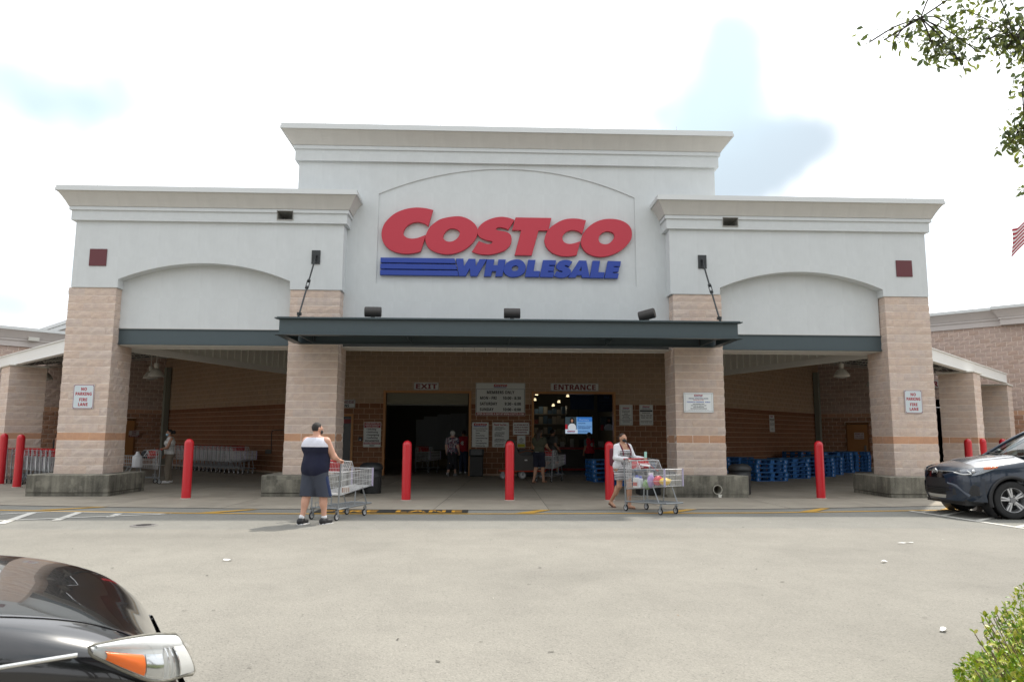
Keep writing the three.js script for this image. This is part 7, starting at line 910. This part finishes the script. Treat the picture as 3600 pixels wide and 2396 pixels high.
    obj('side_window', [patch([[-0.95, 1.35, 0.72], [-1.5, 1.58, 0.62], [-2.8, 1.56, 0.62]].map(([x, y, z]) => [x, y, z * s]), [[-0.75, 1.1, 0.83], [-1.5, 1.12, 0.85], [-2.9, 1.16, 0.84]].map(([x, y, z]) => [x, y, z * s]), 12, 4, 0.02, V(0, 0, s))], M.darkGlass, o);
  }
  obj('hood_crease', [-1, 1].map((s) => tube([[0.72, 0.925, s * 0.34], [0.3, 1.05, s * 0.46], [-0.3, 1.13, s * 0.55]], 0.006, 16, 5)), paint, o);
  obj('windscreen', [patch([[-1.28, 1.60, -0.60], [-1.22, 1.625, 0], [-1.28, 1.60, 0.60]], [[-0.52, 1.135, -0.75], [-0.36, 1.155, 0], [-0.52, 1.135, 0.75]], 16, 8, 0.015, V(0.6, 0.8, 0))], M.darkGlass, o);
  for (const s of [-1, 1]) obj('pillar', [tube([[-0.48, 1.12, s * 0.79], [-0.9, 1.40, s * 0.70], [-1.28, 1.61, s * 0.62], [-1.6, 1.66, s * 0.60]], 0.03, 18, 8)], paint, o); obj('roof', [patch([[-1.26, 1.625, -0.62], [-2.2, 1.68, -0.62], [-3.3, 1.6, -0.6]], [[-1.26, 1.625, 0.62], [-2.2, 1.68, 0.62], [-3.3, 1.6, 0.6]], 14, 10, 0.045, V(0, 1, 0))], paint, o); obj('tail', [patch([[-3.3, 1.6, -0.6], [-3.35, 1.62, 0], [-3.3, 1.6, 0.6]], [[-3.6, 1.05, -0.74], [-3.68, 1.07, 0], [-3.6, 1.05, 0.74]], 10, 6, 0.02, V(-1, 0.2, 0)), bx(0.05, 0.7, 1.6, -3.63, 0.72, 0)], paint, o);
  obj('dashboard', [rbx(0.5, 0.1, 1.4, 0.04, -0.75, 1.08, 0)], std(0.03, 0.03, 0.03, 0.8), o); obj('seat', [rbx(0.15, 0.6, 0.5, 0.06, -1.75, 1.1, -0.36), rbx(0.15, 0.6, 0.5, 0.06, -1.75, 1.1, 0.36)], std(0.06, 0.06, 0.06, 0.9), o); obj('cowl', [bx(0.12, 0.02, 1.45, -0.42, 1.135, 0)], plast, o);
  obj('wiper', [bar([-0.4, 1.16, -0.5], [-0.52, 1.185, 0.05], 0.008), bar([-0.38, 1.175, 0.0], [-0.5, 1.19, 0.6], 0.008)], M.black, o); obj('underbody', [b2(-3.5, 0.75, 0.22, 0.34, -0.7, 0.7)], M.black, o);
}
{ // the black saloon in the near left corner
  const o = thing('parked_car', 'glossy black saloon car filling the near corner, amber and clear headlight showing', 'car', [-2.592, 0.006, 15.383], 0.512);
  const paint = phy(0.006, 0.006, 0.008, 0.2, { clearcoat: 1, clearcoatRoughness: 0.015 });
  const S = (x, w, yb, ys, ye, ze, yc) => [x, [[w * 0.9, yb], [w * 0.97, yb + 0.12], [w, 0.5], [w * 0.995, ys - 0.12], [w * 0.985, ys - 0.05], [w * 0.955, ys], [lerp(w, ze, 0.55), lerp(ys, ye, 0.72)], [ze, ye], [ze * 0.97, ye + 0.006], [ze * 0.7, lerp(ye, yc, 0.62) + 0.006], [ze * 0.35, lerp(ye, yc, 0.92) + 0.003], [0, yc]]];
  const st = [S(-4.0, 0.80, 0.28, 0.8, 0.92, 0.7, 0.96), S(-3.4, 0.87, 0.22, 0.82, 0.95, 0.76, 0.99), S(-1.0, 0.885, 0.2, 0.84, 0.965, 0.765, 1.0), S(-0.5, 0.885, 0.2, 0.825, 0.925, 0.755, 0.955), S(-0.2, 0.885, 0.2, 0.81, 0.885, 0.745, 0.905), S(0.1, 0.885, 0.2, 0.785, 0.842, 0.72, 0.858), S(0.3, 0.865, 0.2, 0.735, 0.792, 0.675, 0.803), S(0.45, 0.835, 0.2, 0.68, 0.728, 0.645, 0.735), S(0.56, 0.79, 0.2, 0.61, 0.645, 0.62, 0.65), S(0.63, 0.745, 0.2, 0.545, 0.57, 0.6, 0.574), S(0.672, 0.71, 0.2, 0.48, 0.495, 0.57, 0.498), S(0.69, 0.67, 0.2, 0.42, 0.43, 0.53, 0.43)];
  const fs = refine(st, 6), rings = fs.map(([x, h]) => [x, refineRing(h, 3)]), cut = 21; // ring index of the hood edge (7 * 3)
  const part = (a, b) => rings.map(([x, h]) => [x, h.slice(a, b + 1)]);
  const bodyG = []; for (const s of [1, -1]) bodyG.push(loft(part(0, cut).map(([x, h]) => [x, h.map(([z, y]) => [z * s, y])]), false));
  const drop = (g) => { const p = g.attributes.position, ix = [...g.index.array], keep = []; for (let i = 0; i < ix.length; i += 3) { let cx = 0, cy = 0; for (let k = 0; k < 3; k++) { cx += p.getX(ix[i + k]) / 3; cy += p.getY(ix[i + k]) / 3; } if (Math.hypot(cx + 0.2, cy - 0.31) > 0.36 && Math.hypot(cx + 2.95, cy - 0.31) > 0.36) keep.push(ix[i], ix[i + 1], ix[i + 2]); } g.setIndex(keep); return g; };
  obj('body', bodyG.map(drop), paint, o);
  obj('hood', loft(rings.filter(([x]) => x > -1.02).map(([x, h]) => [x, h.slice(cut).map(([z, y], i) => [i === 0 ? z - 0.006 : z, y + 0.0])])), paint, o);
  obj('hood_gap', [1, -1].map((s) => new THREE.TubeGeometry(new THREE.CatmullRomCurve3(rings.filter(([x]) => x > -1.0 && x < 0.5).filter((_, i) => i % 4 === 0).map(([x, h]) => V(x, h[cut][1] - 0.004, s * (h[cut][0] + 0.001)))), 40, 0.0045, 5)), M.black, o);
  { const f = st[st.length - 1]; const sh = new THREE.Shape(), ring = rings[rings.length - 1][1]; sh.moveTo(ring[0][0], ring[0][1]); ring.forEach(([z, y]) => sh.lineTo(z, y)); [...ring].reverse().forEach(([z, y]) => sh.lineTo(-z, y)); obj('front_bumper', [new THREE.ShapeGeometry(sh).rotateY(PI / 2).translate(0.69, 0, 0)], paint, o); }
  for (const s of [1, -1]) {
    const hl = new THREE.Group(); hl.name = 'headlight'; if (s > 0) o.add(hl); const top = [[0.325, 0.752, 0.886], [0.42, 0.757, 0.862], [0.53, 0.745, 0.795], [0.62, 0.712, 0.70]], bot = [[0.335, 0.725, 0.892], [0.44, 0.652, 0.872], [0.55, 0.585, 0.82], [0.695, 0.562, 0.695]], dir = V(0.62, 0.3, 0.72 * s).normalize(), L = (q, k) => q.map(([x, y, z]) => [x + dir.x * k, y + dir.y * k, z * s + dir.z * k]);
    const mid = (t0, t1, v0, v1, k) => { const C1 = new THREE.CatmullRomCurve3(top.map((p) => V(...p))), C2 = new THREE.CatmullRomCurve3(bot.map((p) => V(...p))), A = [], B = []; for (let i = 0; i <= 6; i++) { const t = lerp(t0, t1, i / 6), a = C1.getPoint(t), b = C2.getPoint(t); A.push(a.clone().lerp(b, v0).toArray()); B.push(a.clone().lerp(b, v1).toArray()); } return patch(L(A, k), L(B, k), 16, 6, 0.012, dir); };
    obj('housing', [mid(0, 1, 0, 1, 0.012)], std(0.52, 0.53, 0.52, 0.3, { metalness: 0.3 }), hl); obj('chrome_brow', [mid(0.04, 0.98, 0.03, 0.36, 0.018)], std(0.75, 0.76, 0.76, 0.35), hl);
    obj('amber_turn_lens', [mid(0.12, 0.52, 0.42, 0.95, 0.02)], phy(0.85, 0.16, 0.012, 0.3, { emissive: 0x000000 }), hl);
    obj('reflector_bowl', [mid(0.54, 0.72, 0.34, 0.95, 0.016), ...[0.75, 0.8, 0.85].map((t) => mid(t, t + 0.012, 0.3, 0.95, 0.024))], std(0.6, 0.62, 0.63, 0.12, { metalness: 0.9 }), hl); obj('bulb', [new THREE.SphereGeometry(0.018, 12, 8).scale(1, 1.6, 1).translate(0.54 + dir.x * 0.03, 0.665, 0.79 * s)], std(0.5, 0.35, 0.3, 0.2), hl); obj('inner_bezel', [mid(0.86, 0.99, 0.2, 0.97, 0.02)], std(0.62, 0.62, 0.60, 0.4), hl);
    const C1 = new THREE.CatmullRomCurve3(top.map((p) => V(...p))), C2 = new THREE.CatmullRomCurve3(bot.map((p) => V(...p))), loop = [...C1.getPoints(10), ...C2.getPoints(10).reverse()].map((q) => V(q.x + dir.x * 0.012, q.y + dir.y * 0.012, q.z * s + dir.z * 0.012));
    obj('seal', [new THREE.TubeGeometry(new THREE.CatmullRomCurve3(loop, true), 60, 0.006, 6, true)], std(0.16, 0.15, 0.12, 0.5), hl);
    obj('clear_lens', [mid(0, 1, 0, 1, 0.034)], phy(1, 1, 1, 0.02, { transmission: 1, thickness: 0, ior: 1.45 }), hl);
    obj('chrome_moulding', [tube([[-2.3, 0.655, s * 0.898], [-0.6, 0.69, s * 0.9], [0.1, 0.725, s * 0.893], [0.30, 0.728, s * 0.875]], 0.0085, 40, 6)], std(0.72, 0.72, 0.70, 0.18, { metalness: 0.9 }), o);
    alloyWheel(o, -0.2, s * 0.77, 0.325, s); alloyWheel(o, -2.95, s * 0.77, 0.325, s); for (const xw of [-0.2, -2.95]) obj('arch_liner', [new THREE.CylinderGeometry(0.37, 0.37, 0.34, 24, 1, true).rotateX(PI / 2).translate(xw, 0.31, s * 0.69)], M.black, o);
    obj('side_window', [patch([[-1.6, 1.25, 0.66], [-2.2, 1.36, 0.6], [-3.2, 1.25, 0.62]].map(([x, y, z]) => [x, y, z * s]), [[-1.15, 0.97, 0.77], [-2.2, 0.97, 0.78], [-3.6, 0.97, 0.74]].map(([x, y, z]) => [x, y, z * s]), 12, 4, 0.02, V(0, 0, s))], M.darkGlass, o);
  }
  obj('windscreen', [patch([[-1.75, 1.40, -0.56], [-1.68, 1.42, 0], [-1.75, 1.40, 0.56]], [[-1.05, 0.985, -0.7], [-0.85, 1.0, 0], [-1.05, 0.985, 0.7]], 14, 8, 0.015, V(0.6, 0.8, 0))], M.darkGlass, o); obj('roof', [patch([[-1.7, 1.405, -0.58], [-2.3, 1.45, -0.58], [-3.1, 1.33, -0.56]], [[-1.7, 1.405, 0.58], [-2.3, 1.45, 0.58], [-3.1, 1.33, 0.56]], 12, 10, 0.04, V(0, 1, 0))], paint, o); obj('rear_window', [patch([[-3.05, 1.34, -0.56], [-3.1, 1.36, 0], [-3.05, 1.34, 0.56]], [[-3.6, 0.99, -0.68], [-3.7, 1.0, 0], [-3.6, 0.99, 0.68]], 10, 6, 0.01, V(-0.5, 0.8, 0))], M.darkGlass, o); obj('underbody', [b2(-3.8, 0.55, 0.16, 0.24, -0.68, 0.68), bx(0.04, 0.65, 1.5, -4.0, 0.6, 0)], M.black, o);
}
// ---------------------------------------------------------------- the tree, the hedge, the flag, litter
function leafMesh(list, seed, cols) { // list: [x, y, z, length, dir(Vector3), roll]; each leaf a folded lens of six faces
  const R = rng(seed), pos = [], col = [], c = new THREE.Color();
  for (const [x, y, z, L, d, roll] of list) {
    const up = Math.abs(d.y) > 0.9 ? V(1, 0, 0) : V(0, 1, 0), s = d.clone().cross(up).normalize().applyAxisAngle(d, roll), n = s.clone().cross(d).normalize(), w = L * (0.17 + 0.09 * R()), P = (u, v, q) => [x + d.x * u * L + s.x * v * w + n.x * q * L, y + d.y * u * L + s.y * v * w + n.y * q * L, z + d.z * u * L + s.z * v * w + n.z * q * L];
    const bow = 0.1 * R(), a = P(0, 0, 0), m1 = P(0.38, 0, 0.03 + bow), m2 = P(0.72, 0, 0.02 + bow), t = P(1, 0, -bow * 0.6), l1 = P(0.36, 1, 0.08 + bow), l2 = P(0.72, 0.8, 0.06 + bow), r1 = P(0.36, -1, 0.08 + bow), r2 = P(0.72, -0.8, 0.06 + bow);
    for (const q of [a, m1, l1, m1, l2, l1, m1, t, l2, a, r1, m1, m1, r1, r2, m1, r2, t]) pos.push(...q);
    const k = cols[(R() * cols.length) | 0], b = 0.8 + 0.45 * R(); for (let q = 0; q < 18; q++) col.push(k[0] * b, k[1] * b, k[2] * b);
  }
  const g = new THREE.BufferGeometry(); g.setAttribute('position', new THREE.Float32BufferAttribute(pos, 3)); g.setAttribute('color', new THREE.Float32BufferAttribute(col, 3)); g.computeVertexNormals(); g.setAttribute('uv', new THREE.BufferAttribute(new Float32Array(pos.length / 3 * 2), 2)); return g;
}
{
  const o = thing('oak_tree', 'oak tree whose leafy branches hang into the sky at the upper corner', 'tree', [0, 0, 0]), R = rng(909), bark = std(0.10, 0.08, 0.062, 0.95, { bumpMap: rep(T.rock, 3), bumpScale: 0.02 });
  const cl = [[2.60, 4.70, 13.13, 0.13, 14], [2.84, 4.77, 13.1, 0.15, 24], [2.99, 4.93, 13.1, 0.15, 22], [3.02, 4.82, 13.14, 0.13, 14], [3.2, 4.8, 13.0, 0.17, 64], [3.33, 4.78, 13.05, 0.19, 90], [3.16, 4.66, 13.1, 0.14, 40], [3.31, 4.62, 13.12, 0.15, 54], [3.42, 5.06, 12.87, 0.14, 26], [3.66, 5.2, 12.82, 0.16, 34], [3.63, 4.95, 12.97, 0.16, 40], [3.79, 4.90, 12.89, 0.18, 60], [3.95, 5.05, 12.85, 0.2, 60], [3.92, 4.81, 12.95, 0.2, 80], [4.1, 4.95, 12.85, 0.25, 110], [4.02, 4.74, 12.98, 0.17, 60], [3.52, 4.64, 13.12, 0.10, 12], [3.37, 4.52, 13.13, 0.09, 9], [3.97, 4.42, 13.03, 0.13, 34], [3.86, 4.33, 13.12, 0.1, 14], [3.92, 4.18, 13.02, 0.1, 16], [3.84, 3.97, 13.05, 0.13, 44], [3.97, 4.03, 12.98, 0.16, 60], [3.78, 3.89, 13.06, 0.12, 34], [3.98, 3.88, 12.96, 0.14, 50], [3.92, 3.52, 13.01, 0.07, 12], [3.2, 5.2, 13.1, 0.15, 20], [3.9, 5.3, 12.9, 0.2, 50]];
  const out = []; for (let i = 0; i < 150; i++) { const a = R() * 2 * PI, r = 1.0 + 2.3 * Math.sqrt(R()), x = 7.2 + r * Math.cos(a), z = 13.4 + r * Math.sin(a), y = 4.2 + 3.6 * R(); if (x < 4.7 + (13.4 - z) * 0.85) continue; out.push([x, y, z, 0.5, 60]); }
  const nodes = { trunk: V(7.2, 0, 13.4), fork: V(7.0, 3.6, 13.4) }, wood = [tube([[7.35, 0, 13.45], [7.2, 1.4, 13.4], [7.05, 2.6, 13.42], [7.0, 3.6, 13.4]], 0.17, 16, 10)];
  obj('trunk', [lathe([[0.3, 0], [0.24, 0.25], [0.2, 0.9], [0.19, 2.0], [0.17, 3.5], [0.15, 3.7]], 14).translate(7.2, 0, 13.4)], bark, o);
  const br = []; const limb = (a, pts2, r) => br.push(tube([a.toArray(), ...pts2], r, 16, 6)); limb(V(7.2, 3.4, 13.4), [[6.0, 4.6, 13.2], [4.9, 4.95, 12.95], [4.0, 4.9, 12.9]], 0.022); limb(V(7.2, 3.2, 13.4), [[5.8, 4.3, 13.2], [4.7, 4.4, 13.05], [3.95, 4.05, 13.0]], 0.035); limb(V(7.2, 3.6, 13.4), [[6.2, 5.4, 13.3], [4.6, 5.75, 13.1], [3.6, 5.3, 13.12], [3.05, 4.93, 13.12], [2.72, 4.72, 13.13]], 0.0065); limb(V(7.2, 3.5, 13.4), [[7.6, 5, 13.6], [8.2, 6.5, 13.8]], 0.08); limb(V(7.2, 3.5, 13.4), [[7.0, 5.4, 14.2], [6.8, 6.8, 14.8]], 0.07); obj('limb', br, bark, o);
  const tw = [], leaves = [], stems = [V(4.0, 4.9, 12.9), V(3.95, 4.05, 13.0), V(3.05, 4.93, 13.12)];
  for (const [x, y, z, r, n] of [...cl, ...out]) {
    const c = V(x, y, z), far = x > 4.5; if (!far) { let best = stems[0]; for (const s of stems) if (s.distanceTo(c) < best.distanceTo(c)) best = s; const mid = best.clone().lerp(c, 0.5).add(V(0, 0.03, 0)); tw.push(tube([best.toArray(), mid.toArray(), c.toArray()], 0.006, 8, 4)); }
    const k = far ? 40 : Math.round(n * 0.95); let d0 = V(R() - 0.5, R() - 0.6, R() - 0.5).normalize();
    for (let i = 0; i < k; i++) { if (i % 6 === 0) d0 = V(R() - 0.5, R() - 0.62, R() - 0.5).normalize(); const p = V((R() + R() - 1) * r, (R() + R() - 1) * r, (R() + R() - 1) * r).add(c), d = V(R() - 0.5, R() - 0.65, R() - 0.5).normalize().lerp(d0, 0.45).normalize(); leaves.push([p.x, p.y, p.z, far ? 0.11 + 0.06 * R() : 0.05 + 0.034 * R(), d, R() * 6.28]); if (!far && i % 5 === 0) tw.push(bar(c, p, 0.0025, 4)); }
  }
  obj('twig', tw, bark, o);
  const f = obj('foliage', leafMesh(leaves, 5, [[0.14, 0.18, 0.03], [0.10, 0.14, 0.03], [0.08, 0.115, 0.045], [0.19, 0.22, 0.035], [0.28, 0.32, 0.05]]), phy(1, 1, 1, 0.45, { vertexColors: true, side: THREE.DoubleSide, transmission: 0.4, thickness: 0 }), o); f.userData.kind = 'stuff';
}
{
  const o = thing('hedge', 'bright yellow green clipped shrub in the near corner beside the asphalt', 'shrub', [0, 0, 0]), R = rng(31337), leaves = [], stems = [];
  const top = (x, z) => { const e = (x - 1.98) * 0.72 + (z - 14.95) * 0.62; return e; };
  for (let i = 0; i < 60000; i++) {
    const x = 1.5 + R() * 2.2, z = 13.3 + R() * 2.9, e = (x - 1.88) * 0.80 + (z - 15.1) * 0.60 + 0.11 * Math.sin(x * 7 + z * 3) + 0.08 * Math.sin(z * 11) + 0.12 * (fbm(x * 2 + 9, z * 2 + 9, 99, 77, 3) - 0.5);
    if (e < -0.02) continue; const hmax = 0.14 + 0.36 * Math.pow(clamp(e / 0.38, 0, 1), 0.6) + 0.07 * (fbm(x * 5, z * 5, 99, 78, 3) - 0.5), y = e < 0.3 ? hmax * (0.15 + 0.9 * Math.sqrt(R())) : hmax * (0.72 + 0.33 * R()); if (e > 0.75 && R() < (e > 1.2 ? 0.95 : 0.6)) continue;
    const d = V(R() - 0.65, R() * 0.9 - 0.12, R() - 0.42).normalize(); leaves.push([x, y, z, 0.026 + 0.018 * R(), d, (R() - 0.5) * 2.4]);
  }
  for (let i = 0; i < 46; i++) { const e = R() * 1.6 - 0.75, x = 1.93 - 0.60 * e + 0.06 * R(), z = 15.06 + 0.80 * e + 0.06 * R(), hh = 0.29 + 0.22 * R(), b = V(x + 0.12, 0.1, z + 0.1), t = V(x - 0.09 * R(), hh + 0.05, z - 0.05 * R()); stems.push(bar(b, t, 0.0028, 4)); for (let q = 0; q < 7; q++) { const p = b.clone().lerp(t, 0.3 + 0.7 * q / 6); for (let w = 0; w < 3; w++) leaves.push([p.x, p.y, p.z, 0.028 + 0.018 * R(), V(R() - 0.6, R() * 0.7, R() - 0.5).normalize(), R() * 2 - 1]); } }
  const f = obj('foliage', leafMesh(leaves, 8, [[0.30, 0.44, 0.03], [0.22, 0.36, 0.025], [0.42, 0.50, 0.04], [0.14, 0.26, 0.03], [0.68, 0.62, 0.2], [0.50, 0.54, 0.06]]), phy(1, 1, 1, 0.4, { vertexColors: true, side: THREE.DoubleSide, transmission: 0.3, thickness: 0 }), o); f.userData.kind = 'stuff';
  obj('stem', stems, std(0.16, 0.12, 0.07, 0.9), o); obj('inner_stems', [...Array(130)].map(() => { const e = R() * 1.5, q = R() * 1.6 - 0.8, x = 2.1 + 0.733 * e * 0.8 - 0.68 * q, z = 15.25 + 0.68 * e * 0.8 + 0.733 * q; return bar([x, 0, z], [x + 0.1 * (R() - 0.5), 0.34, z + 0.1 * (R() - 0.5)], 0.004, 4); }), std(0.12, 0.09, 0.06, 0.9), o).userData.kind = 'stuff';
  struct('planting_soil', [(() => { const g = metric(quadSheet([[1.98, 15.3], [3.4, 13.4], [6, 13.4], [6, 20], [2.2, 20]], 0.012)); return g; })()], std(0.08, 0.06, 0.045, 0.95, { map: T.rockCol, bumpMap: T.rock, bumpScale: 0.02 }));
}
{
  const o = thing('flag', 'red and white striped flag, only its corner showing at the picture edge', 'flag', [44.9, 0, -38.3]), t = canvasTex(512, 270, (c, w, h) => { for (let i = 0; i < 13; i++) { c.fillStyle = i % 2 ? '#e6e2e0' : '#a3182e'; c.fillRect(0, h * i / 13, w, h / 13 + 1); } c.fillStyle = '#27315c'; c.fillRect(0, 0, w * 0.4, h * 7 / 13); c.fillStyle = '#e6e2e0'; for (let r = 0; r < 9; r++) for (let q = 0; q < (r % 2 ? 5 : 6); q++) { c.beginPath(); c.arc(w * 0.4 * (q + (r % 2 ? 1 : 0.5)) / 6, h * 7 / 13 * (r + 0.6) / 9.2, 4, 0, 7); c.fill(); } });
  const g = new THREE.PlaneGeometry(3.4, 1.9, 34, 12), p = g.attributes.position; for (let i = 0; i < p.count; i++) { const u = (p.getX(i) + 1.7) / 3.4, v = p.getY(i); p.setXYZ(i, -0.08 - u * 2.35, v - 1.15 * u - 0.35 * u * u + 0.25 * u * Math.sin(u * 6 + v), 0.22 * Math.sin(u * 7 + v * 1.5) * u); } g.computeVertexNormals();
  const fl = obj('cloth', g, new THREE.MeshStandardMaterial({ map: t, roughness: 0.8, side: THREE.DoubleSide }), o); fl.position.y = 18.95; obj('flagpole', [cyl(0.05, 0.09, 20.6, 0, 10.3, 0, 12), new THREE.SphereGeometry(0.12, 12, 8).translate(0, 20.7, 0)], M.chrome, o);
}
{
  const R = rng(2024), g = []; for (let i = 0; i < 300; i++) { const z = 4.4 + 11.5 * Math.pow(R(), 0.8), x = (R() - 0.5) * (8 + (18.6 - z) * 1.35), s = 0.006 + 0.016 * R() * R() * (1 + (18 - z) * 0.05); const q = new THREE.PlaneGeometry(s * 2, s * (0.35 + 0.5 * R()), 2, 1).rotateX(-PI / 2 + 0.25 * (R() - 0.5)).rotateY(R() * 6.28).translate(x, 0.006 + 0.004 * R(), z); const k = R() < 0.06 ? [0.3, 0.13, 0.05] : R() < 0.3 ? [0.5, 0.48, 0.42] : [0.05, 0.045, 0.035]; g.push(colourAll(prep(q), () => k)); }
  const m = obj('leaf_litter', g, std(1, 1, 1, 0.9, { vertexColors: true, side: THREE.DoubleSide })); tag(m, 'scattered dry leaf bits and grit on the asphalt', 'leaf litter', null, 'stuff');
  [[5.45, 8.2, 0.42, 0.05, 0.2, 'thin white paper strip lying on the open asphalt beyond the hedge'], [4.27, 9.78, 0.16, 0.06, 0.6, 'small white paper scrap on the asphalt nearer than the paper strip'], [3.03, 12.88, 0.15, 0.07, 0.9, 'crumpled white paper scrap on the asphalt near the hedge'], [-3.56, 9.63, 0.17, 0.05, 0.1, 'pale paper scrap on the asphalt beyond the black car']].forEach(([x, z, w, d, a, l]) => { const g2 = new THREE.PlaneGeometry(w * 0.6, d * 0.6, 6, 2).rotateX(-PI / 2), p = g2.attributes.position; for (let i = 0; i < p.count; i++) p.setY(i, 0.006 + 0.018 * Math.abs(Math.sin(p.getX(i) * 17 + p.getZ(i) * 40 + w * 90)) * (w < 0.3 ? 1 : 0.4)); g2.computeVertexNormals(); const m2 = obj('paper_scrap', g2, std(0.75, 0.75, 0.74, 0.8, { side: THREE.DoubleSide })); m2.position.set(x, 0.003, z); m2.rotation.y = a; tag(m2, l, 'paper scrap', 'paper scraps on the asphalt', 'thing'); });
}
// oaks of the parking lot behind the viewer (they show only in reflections and shade the light from that side)
{
  const mk = (seed) => { const R = rng(seed), o = new THREE.Group(), L = [], w = []; obj('trunk', [lathe([[0.32, 0], [0.24, 0.3], [0.2, 1.2], [0.17, 2.6], [0.12, 3.4]], 10)], std(0.1, 0.08, 0.06, 0.95), o); for (let i = 0; i < 26; i++) { const a = R() * 6.28, r = 0.6 + 2.6 * R(), y = 3.2 + 3.6 * R(), c = V(r * Math.cos(a) * (1 - (y - 3) * 0.08), y, r * Math.sin(a)); w.push(bar([0, 2.4 + R(), 0], c, 0.05, 5, 0.015)); for (let q = 0; q < 90; q++) { const p = V((R() + R() - 1) * 1.1, (R() + R() - 1) * 0.8, (R() + R() - 1) * 1.1).add(c); L.push([p.x, p.y, p.z, 0.28 + 0.2 * R(), V(R() - 0.5, R() - 0.6, R() - 0.5).normalize(), R() * 6]); } } obj('limb', w, std(0.1, 0.08, 0.06, 0.95), o); const f = obj('foliage', leafMesh(L, seed, [[0.05, 0.08, 0.015], [0.035, 0.06, 0.014], [0.07, 0.10, 0.02]]), std(1, 1, 1, 0.6, { vertexColors: true, side: THREE.DoubleSide }), o); f.userData.kind = 'stuff'; return o; };
  const a = mk(71), b = mk(72); [[-15, 25, 0, 1.1], [-9, 29, 1, 1.3], [-3.5, 33, 2, 1.35], [2.5, 30, 4, 1.25], [8, 33, 3, 1.4], [13, 26, 5, 1.15], [19, 29, 1.2, 1.3], [-21, 30, 2.2, 1.3], [25, 25, 0.6, 1.35], [30, 31, 2.9, 1.5], [36, 24, 5, 1.4]].forEach(([x, z, t, s], i) => { const c = (i % 2 ? b : a).clone(); c.name = numbered('oak_tree'); c.position.set(x, 0, z); c.rotation.y = t; c.scale.setScalar(s); tag(c, 'oak tree of the parking lot behind the viewer, seen mirrored in the cars', 'tree', 'oaks behind the viewer', 'thing'); scene.add(c); });
}
camera.userData.fStop = 7; camera.focus = 18.5;
renderer.render(scene, camera);
